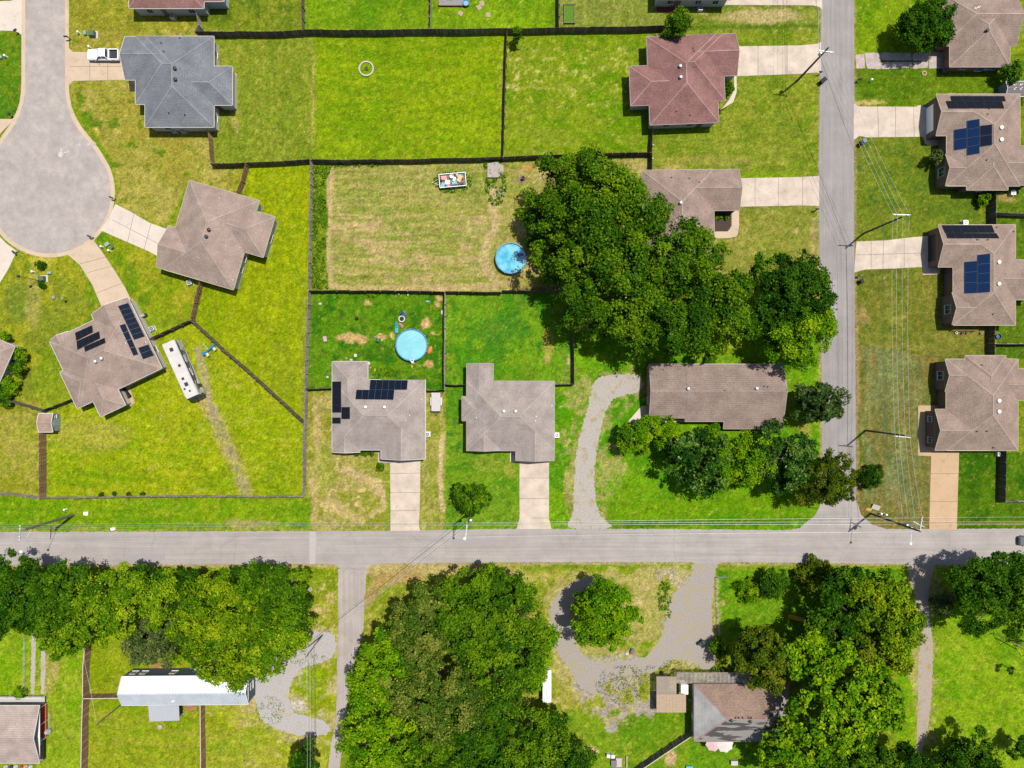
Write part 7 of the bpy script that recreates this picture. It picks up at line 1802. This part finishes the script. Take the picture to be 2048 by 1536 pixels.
# the big central group
tree('largest central tree with drooping leaves, its crown over the round pool edge', [(1175, 400, 92), (1114, 452, 66, .5), (1195, 500, 110, 1.05), (1222, 402, 66, .95), (1144, 545, 60, .48), (1215, 590, 80, .9), (1150, 355, 55, .8), (1074, 420, 32, .45), (1102, 520, 26, .4), (1205, 348, 34, .75), (1255, 385, 28, .7)], 15.0, 'walnut', droop=.5, leaf=.34, lobe=1.75, cov=.85, base=(1188, 500))
tree('big central tree right of the largest one, its branches over the half hidden roof', [(1306, 506, 70), (1396, 562, 78, 1.02), (1300, 590, 66, .9), (1416, 520, 32, .7), (1340, 640, 82, .95), (1290, 650, 50, .7), (1420, 640, 70, .9), (1447, 595, 44, .8), (1478, 640, 36, .75), (1482, 575, 26, .7), (1306, 440, 34, .75), (1390, 492, 30, .8), (1402, 468, 17, .7)], 14.0, 'walnut', droop=.3, leaf=.33, lobe=1.7, cov=.85, base=(1365, 580))
tree('dark green tree at the side street above the ranch house', [(1565, 575, 62), (1600, 560, 50, .9), (1535, 620, 46, .85), (1620, 605, 50, .9), (1555, 660, 40, .7)], 12, 'deep', base=(1580, 612))
tree('lighter yellow-green tree hanging over the side street above the ranch house', [(1615, 660, 52), (1580, 690, 46, .9), (1640, 640, 32, .8), (1600, 712, 24, .6)], 11, 'bright', base=(1600, 668), leaf=.3)
# front of the ranch house
tree('light green rounded shrub tree at the left end of the ranch house', [(1272, 870, 34), (1312, 868, 38), (1340, 862, 24, .8)], 5.2, 'bright', leaf=.26, lobe=1.0)
tree('glossy dark broadleaf tree in the ranch front row, left of the light green one', [(1395, 920, 62), (1365, 895, 36, .8), (1420, 955, 34, .75)], 8.5, 'gloss', leaf=.42, lobe=1.2, base=(1385, 915))
tree('light green tree in the middle of the ranch front row', [(1470, 925, 46), (1445, 900, 30, .85), (1500, 905, 40), (1490, 950, 30, .8), (1450, 960, 22, .6)], 7.5, 'bright', leaf=.28, lobe=1.1)
tree('dark tree with pale flecks at the right of the ranch front row', [(1560, 915, 58), (1530, 890, 32, .85), (1580, 945, 36, .8)], 8.5, 'gloss', leaf=.34, lobe=1.1, base=(1555, 910))
tree('thin dark olive oak leaning over the street corner', [(1640, 960, 44), (1670, 935, 30, .9), (1625, 985, 28, .8), (1690, 955, 22, .8), (1660, 985, 26, .75), (1695, 985, 14, .6)], 8.5, 'oak', leaf=.26, lobe=.9, fill=.05, base=(1640, 955))
tree('grey-green spiky conifer beside the right end of the ranch house', [(1632, 808, 40), (1655, 820, 24, .7), (1610, 800, 24, .7), (1670, 824, 16, .5), (1640, 785, 20, .7)], 9, 'spruce', leaf=.3, lobe=.9, spiky=.5, rzf=1.1, base=(1624, 806))
bush('clipped dark round shrub on the verge at the street corner', (1740, 953), 23, 2.6, 'deep', leaf=.16, lobe=.5)
tree('small tree with sparse dark branches at the pole in front of the taupe house', [(948, 992, 28), (930, 985, 20, .85), (962, 1000, 20, .8), (940, 1012, 18, .8)], 6.5, 'green', leaf=.3, lobe=.8, fill=.05, spiky=.5, base=(947, 1001))
tree('upright green shrub tree at the end of the upper fence', [(1352, 47, 25), (1345, 58, 20, .8)], 6, 'green', leaf=.26, lobe=.9)
tree('tiny tree hanging over the upper fence at the corner of two lawns', [(1038, 66, 12), (1031, 78, 8, .7)], 3.6, 'green', leaf=.22, lobe=.5)
tree('dense dark round tree beside the top right house', [(1850, 50, 46), (1826, 62, 28, .9), (1872, 68, 26, .85), (1845, 70, 24, .8)], 6.6, 'dark', leaf=.26, lobe=.9, cov=1.5, rv=.3)
bush('dark shrub at the lower right of the top right house', (2022, 146), 16, 3.4, 'dark')
bush('loose pale-green shrub by the shaded entry of the cross solar house', (1874, 314), 13, 3, 'greygreen')
bush('spiky plant at the lower wall of the cross solar house', (1966, 398), 12, 1.8, 'bright', spiky=.8)
bush('orange-flowering shrub cut by the right edge near the resin shed', (2046, 196), 12, 2, 'yellow')
for p, r, l in [((1456, 178), 11, 'green shrub in the curved bed of the mauve-red house'), ((1434, 222), 6, 'small red-leaved shrub in front of the mauve-red house')]:
    bush(l, p, r, 1.6, 'green' if r > 8 else 'oak', leaf=.2, lobe=.5)
bush('rounded dark shrub beside the driveway of the taupe solar house', (761, 933), 8.5, 1.4, 'green', leaf=.15, lobe=.4)
for k, x in enumerate((715, 730, 743)):
    bush(['left', 'middle', 'right'][k] + ' one of three small clipped shrubs under the front eave of the taupe solar house', (x, 906), 6, 1.0, 'green', leaf=.14, lobe=.35, group='shrubs under the eave')
for k, (x, r) in enumerate(((1432, 6), (1441, 5), (1453, 5))):
    bush(['left', 'middle', 'right'][k] + ' small plant in the dark mulch bed of the half hidden house', (x, 435), r, .8, 'bright', leaf=.14, lobe=.35, group='plants in the mulch bed')
for k, (x, y, r) in enumerate([(42, 710, 14), (34, 738, 15), (22, 770, 16), (6, 790, 22), (10, 672, 9)]):
    bush(['leafy shrub along the cut-off house wall at the left edge, uppermost of four', 'leafy shrub along the cut-off house wall, second from the top', 'leafy shrub along the cut-off house wall, third from the top', 'largest leafy shrub at the left edge, at the end of the short dark fence', 'low flowering shrub at the upper corner of the cut-off left house'][k], (x, y), r, 2.4, 'green' if k % 2 else 'bright', leaf=.22, lobe=.6)
for k, (x, y) in enumerate([(82, 532), (83, 568)]):
    bush(['small bush above the lamp post transformer', 'small bush below the lamp post transformer'][k], (x, y), 8, 1.2, 'dark', leaf=.16, lobe=.4)
for k, (x, y) in enumerate([(163, 671), (150, 680), (172, 664), (181, 660)]):
    bush(['yellowish bed plant at the front wall of the angled solar house, second from left', 'yellowish bed plant at the front wall of the angled solar house, leftmost', 'pale bed plant at the front wall of the angled solar house, third from left', 'pale bed plant at the front wall of the angled solar house, rightmost'][k], (x - 4, y - 6), 5.5, .8, 'flower', leaf=.14, lobe=.3)
for k, (x, y) in enumerate([(203, 990), (230, 988), (258, 989), (286, 988)]):
    bush(['reddish leftmost bed plant inside the low side fence', 'dark second bed plant inside the low side fence', 'reddish third bed plant inside the low side fence', 'dark rightmost bed plant inside the low side fence'][k], (x, y), 4.5, .8, ['oak', 'dark', 'oak', 'dark'][k], leaf=.16, lobe=.4)
bush('low dark shrub at the ramp of the bottom-left house', (40, 1386), 10, 1.6, 'bright', leaf=.2, lobe=.5)
bush('green weed clump at the rear wall of the ranch house', (1420, 720), 13, 1.2, 'green', leaf=.2, lobe=.5)
bush('bright shrub at the front wall of the ranch house', (1424, 868), 18, 2.4, 'bright', leaf=.22, lobe=.6)
# woodland along the main road, lower left
WG = 'trees of the lower left woodland'
tree('dark tree at the left edge in the lower left woodland', [(20, 1185, 72), (70, 1180, 56, .95), (-40, 1200, 70), (45, 1225, 46, .8)], 12, 'dark', group=WG)
tree('mid green tree second from the left edge in the lower left woodland', [(140, 1178, 54), (110, 1215, 48, .9), (165, 1158, 32, .8), (85, 1240, 34, .7)], 11.5, 'green', group=WG)
tree('lime tree with a bare branch showing in the lower left woodland', [(190, 1215, 48), (160, 1250, 46, .85), (215, 1180, 40, .9), (125, 1285, 34, .7)], 11, 'lime', group=WG)
tree('pale lime tree with a pointed crown, left of the narrow bright lime one', [(245, 1185, 44), (235, 1225, 40, .95), (225, 1258, 30, .8), (270, 1176, 32, .9)], 11.5, 'lime', group=WG, leaf=.3)
tree('narrow bright lime tree in the middle of the lower left woodland', [(325, 1195, 36), (315, 1225, 30, .9), (340, 1172, 26, .85)], 11.5, 'lime', group=WG, leaf=.3)
tree('shaded deep green tree between two lime ones in the lower left woodland', [(290, 1168, 34, .9), (380, 1200, 34, .9), (400, 1170, 42), (365, 1166, 32, .9)], 9.5, 'deep', group=WG)
tree('grey-green fluffy tree above the mobile home', [(300, 1275, 40), (320, 1300, 34, .8), (285, 1300, 28, .7), (335, 1265, 26, .8)], 8, 'greygreen', group=WG, leaf=.28, lobe=1.0)
tree('largest lime tree over the mobile home roof end', [(440, 1225, 70), (405, 1260, 48, .9), (455, 1290, 58, .95), (425, 1180, 40, .9), (470, 1335, 34, .7), (400, 1300, 36, .75), (485, 1245, 46, .95), (445, 1345, 22, .55)], 13, 'yellow', group=WG, leaf=.32)
tree('leafy green tree in the right part of the lower left woodland', [(555, 1200, 56), (530, 1176, 42, .9), (580, 1180, 38, .9), (590, 1225, 34, .8), (500, 1166, 34, .85)], 12, 'green', group=WG)
tree('bright tree hanging over the pale gravel in the lower left woodland', [(540, 1265, 54), (575, 1255, 38, .85), (530, 1310, 44, .8), (500, 1300, 40, .85), (600, 1275, 22, .6)], 10.5, 'lime', group=WG)
# central lower woodland
FG = 'trees of the central lower woodland'
tree('dark green tree at the top right of the central lower woodland', [(985, 1200, 62), (1030, 1240, 56, .95), (930, 1178, 42, .9), (1035, 1185, 38, .8), (975, 1166, 32, .8)], 13, 'green', group=FG)
tree('dark dense tree right of the flowering one in the central lower woodland', [(955, 1265, 66), (1020, 1310, 66, .95), (910, 1230, 44, .9), (985, 1345, 50, .85)], 13.5, 'green', group=FG)
tree('mottled yellowish tree at the upper left of the central lower woodland', [(835, 1265, 56), (865, 1215, 44, .9), (880, 1285, 40, .9), (810, 1230, 34, .75)], 12, 'flower', group=FG, leaf=.3)
tree('green tree at the left edge of the central lower woodland by the lane', [(774, 1330, 54), (790, 1280, 44, .9), (744, 1385, 42, .85), (736, 1335, 28, .7)], 11.5, 'bright', group=FG)
tree('tan-flowering broad tree in the middle of the central lower woodland', [(855, 1380, 64), (910, 1400, 58), (840, 1335, 44, .9), (870, 1440, 50, .9), (930, 1365, 40, .9), (800, 1375, 40, .85)], 12.5, 'flower', group=FG, leaf=.28)
tree('deep green tree below the flowering one, at the lower left of the central woodland', [(752, 1445, 54), (790, 1490, 56, .95), (728, 1500, 44, .85), (760, 1545, 52, .9)], 11, 'bright', group=FG)
tree('shaded tree at the bottom middle of the central lower woodland', [(860, 1510, 60), (830, 1560, 60), (910, 1500, 44, .9), (895, 1550, 50)], 11, 'green', group=FG)
tree('dark tree below the white shed in the central lower woodland', [(965, 1450, 60), (1005, 1410, 46, .9), (950, 1510, 56, .95), (1000, 1560, 50)], 11.5, 'dark', group=FG)
tree('bright tree on the right rim of the central woodland above the white shed', [(1070, 1295, 44), (1060, 1340, 38, .85), (1085, 1270, 30, .8)], 9.5, 'bright', group=FG)
tree('olive-lit tree at the lower right of the central woodland', [(1060, 1465, 58), (1095, 1500, 48, .9), (1040, 1530, 50, .95), (1110, 1450, 30, .7)], 10.5, 'walnut', group=FG)
tree('dark tree cut by the bottom edge at the right end of the central woodland', [(1130, 1525, 46), (1090, 1560, 50), (1160, 1550, 34, .8)], 9, 'dark', group=FG)
tree('single round tree on the grass island of the gravel loop', [(1210, 1215, 50), (1190, 1240, 44, .9), (1240, 1235, 44, .9), (1200, 1185, 36, .9), (1225, 1275, 26, .6), (1165, 1205, 26, .7)], 10, 'bright', base=(1205, 1215))
tree('pointed dark conifer cut by the bottom edge left of the lane', [(612, 1528, 30), (618, 1500, 14, .7), (595, 1540, 24, .8)], 8, 'dark', spiky=.6, leaf=.3, lobe=.9, rzf=1.0)
# right-hand lower side
RG = 'trees of the lower right yard'
tree('olive-gold cedar beside the mismatched-shingle house', [(1525, 1300, 48), (1545, 1340, 38, .9), (1505, 1280, 28, .8), (1555, 1310, 34, .9), (1520, 1355, 26, .7)], 10, 'cedar', group=RG, leaf=.26, lobe=1.0, spiky=.3, base=(1510, 1285))
tree('yellow-tipped tree at the gravel path, upper right of the lower right yard', [(1775, 1225, 64), (1788, 1268, 42, .9), (1745, 1185, 46, .95), (1802, 1222, 32, .8)], 12, 'yellow', group=RG)
tree('dark green tree left of the yellow-tipped one', [(1690, 1205, 56), (1665, 1240, 50, .9), (1715, 1170, 40, .9), (1650, 1270, 30, .7)], 10, 'dark', group=RG, base=(1690, 1225))
tree('olive tree between the yellow-tipped and large-leaved trees', [(1760, 1300, 50), (1785, 1306, 30, .85), (1725, 1285, 40, .9)], 10, 'olive', group=RG)
tree('large-leaved bright tree with open dark gaps over the lower right yard', [(1680, 1360, 80), (1730, 1400, 70, .95), (1640, 1330, 50, .9), (1640, 1420, 66, .9), (1748, 1428, 40, .8), (1610, 1300, 40, .85), (1700, 1445, 56, .9)], 12.5, 'bright', group=RG, leaf=.5, lobe=1.0, fill=.1, base=(1660, 1375))
tree('shaded tree at the right rear corner of the mismatched-shingle house', [(1600, 1480, 52), (1570, 1520, 46, .95), (1630, 1515, 46, .9), (1540, 1500, 30, .8)], 9.5, 'bright', group=RG, leaf=.4, lobe=1.1)
tree('mid green tree at the bottom of the lower right yard', [(1700, 1500, 56), (1745, 1510, 44, .9), (1660, 1540, 50, .95), (1720, 1555, 50, .9)], 9.5, 'green', group=RG)
tree('dark low tree at the foot of the gravel path', [(1815, 1525, 36), (1785, 1545, 30, .9), (1850, 1540, 26, .8)], 6.5, 'dark', group=RG)
tree('dark tree at the right edge below the main road', [(1966, 1172, 54), (2002, 1146, 42, .95), (1965, 1215, 50, .9), (1934, 1156, 30, .85)], 11, 'dark', base=(1948, 1168), leaf=.3)
tree('green tree cut by the right edge below the main road', [(2045, 1190, 50), (2044, 1150, 40, .95), (2020, 1230, 40, .85)], 11, 'green', leaf=.3)
tree('dark tree cut by the bottom edge in the right corner lawn', [(1950, 1505, 40), (1920, 1530, 36, .9), (1970, 1535, 36, .9)], 7.5, 'dark', leaf=.28)
tree('small tree cut by the bottom edge between path and corner tree', [(1880, 1535, 26), (1900, 1545, 26)], 5, 'dark', leaf=.26, lobe=.9)
tree('small round tree cut by the right edge near the bottom corner', [(2038, 1497, 20), (2050, 1488, 18)], 4.5, 'dark', leaf=.24, lobe=.7)
bush('pale grey-green shrub beside the gravel path', (1884, 1208), 23, 3, 'greygreen', leaf=.24, lobe=.8)
bush('round dark shrub at the fence below the main road', (1546, 1165), 27, 4, 'dark', leaf=.24, lobe=.8)
bush('bright low shrub left of the round dark one', (1500, 1180), 24, 1.8, 'bright', leaf=.22, lobe=.7)
bush('tall shrub on the wire fence by the green bins', (1435, 1298), 17, 3, 'green', leaf=.26, lobe=.7)
bush('dark shrub row above the yellow slide', (1622, 1150), 34, 3, 'olive', leaf=.24, lobe=.8)
t_ = tree('thin sapling on the right corner lawn', [(2020, 1338, 7.5)], 2.6, 'dark', leaf=.2, lobe=.4)

# weeds and ground cover: nobody could count it
rs = np.random.RandomState(77)
def weeds(name, polys, dens, pal, hmax=.9, size=.3):
    mid, bri, dee, acc, ash = PAL[pal]
    P = []
    for poly in polys:
        xs_ = [p[0] for p in poly]; ys_ = [p[1] for p in poly]
        A_ = (max(xs_) - min(xs_)) * (max(ys_) - min(ys_)) / SC / SC
        n = int(A_ * dens)
        X = rs.uniform(min(xs_), max(xs_), n); Y = rs.uniform(min(ys_), max(ys_), n)
        m = inpoly(X, Y, poly); nn = vnoise(X / 9, Y / 9, 12)
        m &= nn > .32
        P.append(np.stack([X[m], Y[m], nn[m]], 1))
    P = np.concatenate(P); n = len(P)
    p = np.stack([(P[:, 0] - 1024) / SC, (768 - P[:, 1]) / SC, rs.rand(n) * hmax * (P[:, 2] - .2) + .05], 1)
    nrm = rs.randn(n, 3) * .6 + np.array([0, 0, 1.0]); nrm /= np.linalg.norm(nrm, axis=1)[:, None]
    t = np.cross(nrm, rs.randn(n, 3)); t /= np.linalg.norm(t, axis=1)[:, None]; b = np.cross(nrm, t)
    s = size * (.5 + rs.rand(n, 1))
    co = np.stack([p - t * s * .6, p + b * s * .35, p + t * s * .6, p - b * s * .35], 1)
    k = rs.rand(n, 1); col = np.where(k < .4, np.array([lin(v) / E for v in dee]), np.where(k < .8, np.array([lin(v) / E for v in mid]), np.array([lin(v) / E for v in bri])))
    o = bpy.data.objects.new(name, mesh_quads(name, co, col.astype(np.float32))); C.objects.link(o); o['kind'] = 'stuff'
    return tag(o, {'weeds': 'tall weeds growing along fences, trailers and rubbish', 'tall_grass': 'rough unmown grass tufts at gravel edges'}[name], 'weeds')
ring_ = lambda x, y, a, b: [(x + a * math.cos(k * PI / 8), y + b * math.sin(k * PI / 8)) for k in range(16)]
weeds('weeds', [[(622, 332), (666, 334), (650, 360), (654, 430), (650, 540), (660, 578), (620, 578)], ring_(906, 364, 40, 22), ring_(992, 372, 22, 40), ring_(990, 332, 24, 14), [(670, 320), (770, 320), (770, 334), (670, 334)], ring_(745, 590, 12, 5), ring_(775, 745, 26, 9), ring_(1330, 1205, 14, 50), ring_(1460, 1360, 50, 40)], 26, 'bright', 1.0, .32)
weeds('tall_grass', [[(1240, 1330), (1400, 1330), (1400, 1370), (1240, 1370)], ring_(1240, 1370, 50, 40), ring_(620, 1320, 40, 14), ring_(540, 1420, 30, 30), ring_(1345, 1335, 24, 16)], 22, 'yellow', .3, .15)

# ------------------------------------------------------------------ camera, sun, sky
cam = bpy.data.cameras.new('camera'); cam.sensor_width = 36; cam.lens = 36 * H / (2048 / SC); cam.clip_end = 8000; cam.clip_start = .5
co_ = bpy.data.objects.new('camera', cam); C.objects.link(co_); co_.location = (0, 0, H); co_.rotation_euler = (0, 0, 0); scene.camera = co_
kx, ky = .275, .225          # shadow run per metre of height, to photo left and photo down
elev = math.atan(1 / math.hypot(kx, ky))
sd = bpy.data.lights.new('sun', 'SUN'); sd.energy = 4.4; sd.angle = math.radians(.6); sd.color = (1, .955, .88)
so = bpy.data.objects.new('sun', sd); C.objects.link(so)
so.rotation_euler = Vector((-kx, -ky, -1)).to_track_quat('-Z', 'Y').to_euler()
w = bpy.data.worlds.new('World'); scene.world = w; w.use_nodes = True
nt = w.node_tree; sk = nt.nodes.new('ShaderNodeTexSky'); sk.sky_type = 'NISHITA'; sk.sun_disc = False
sk.sun_elevation = elev; sk.sun_rotation = math.atan2(kx, ky); sk.air_density = 1.0; sk.dust_density = 1.5
nt.links.new(sk.outputs[0], nt.nodes['Background'].inputs[0]); nt.nodes['Background'].inputs[1].default_value = .085
scene.view_settings.view_transform = 'Standard'; scene.view_settings.look = 'None'; scene.view_settings.exposure = EXPO; scene.view_settings.gamma = 1
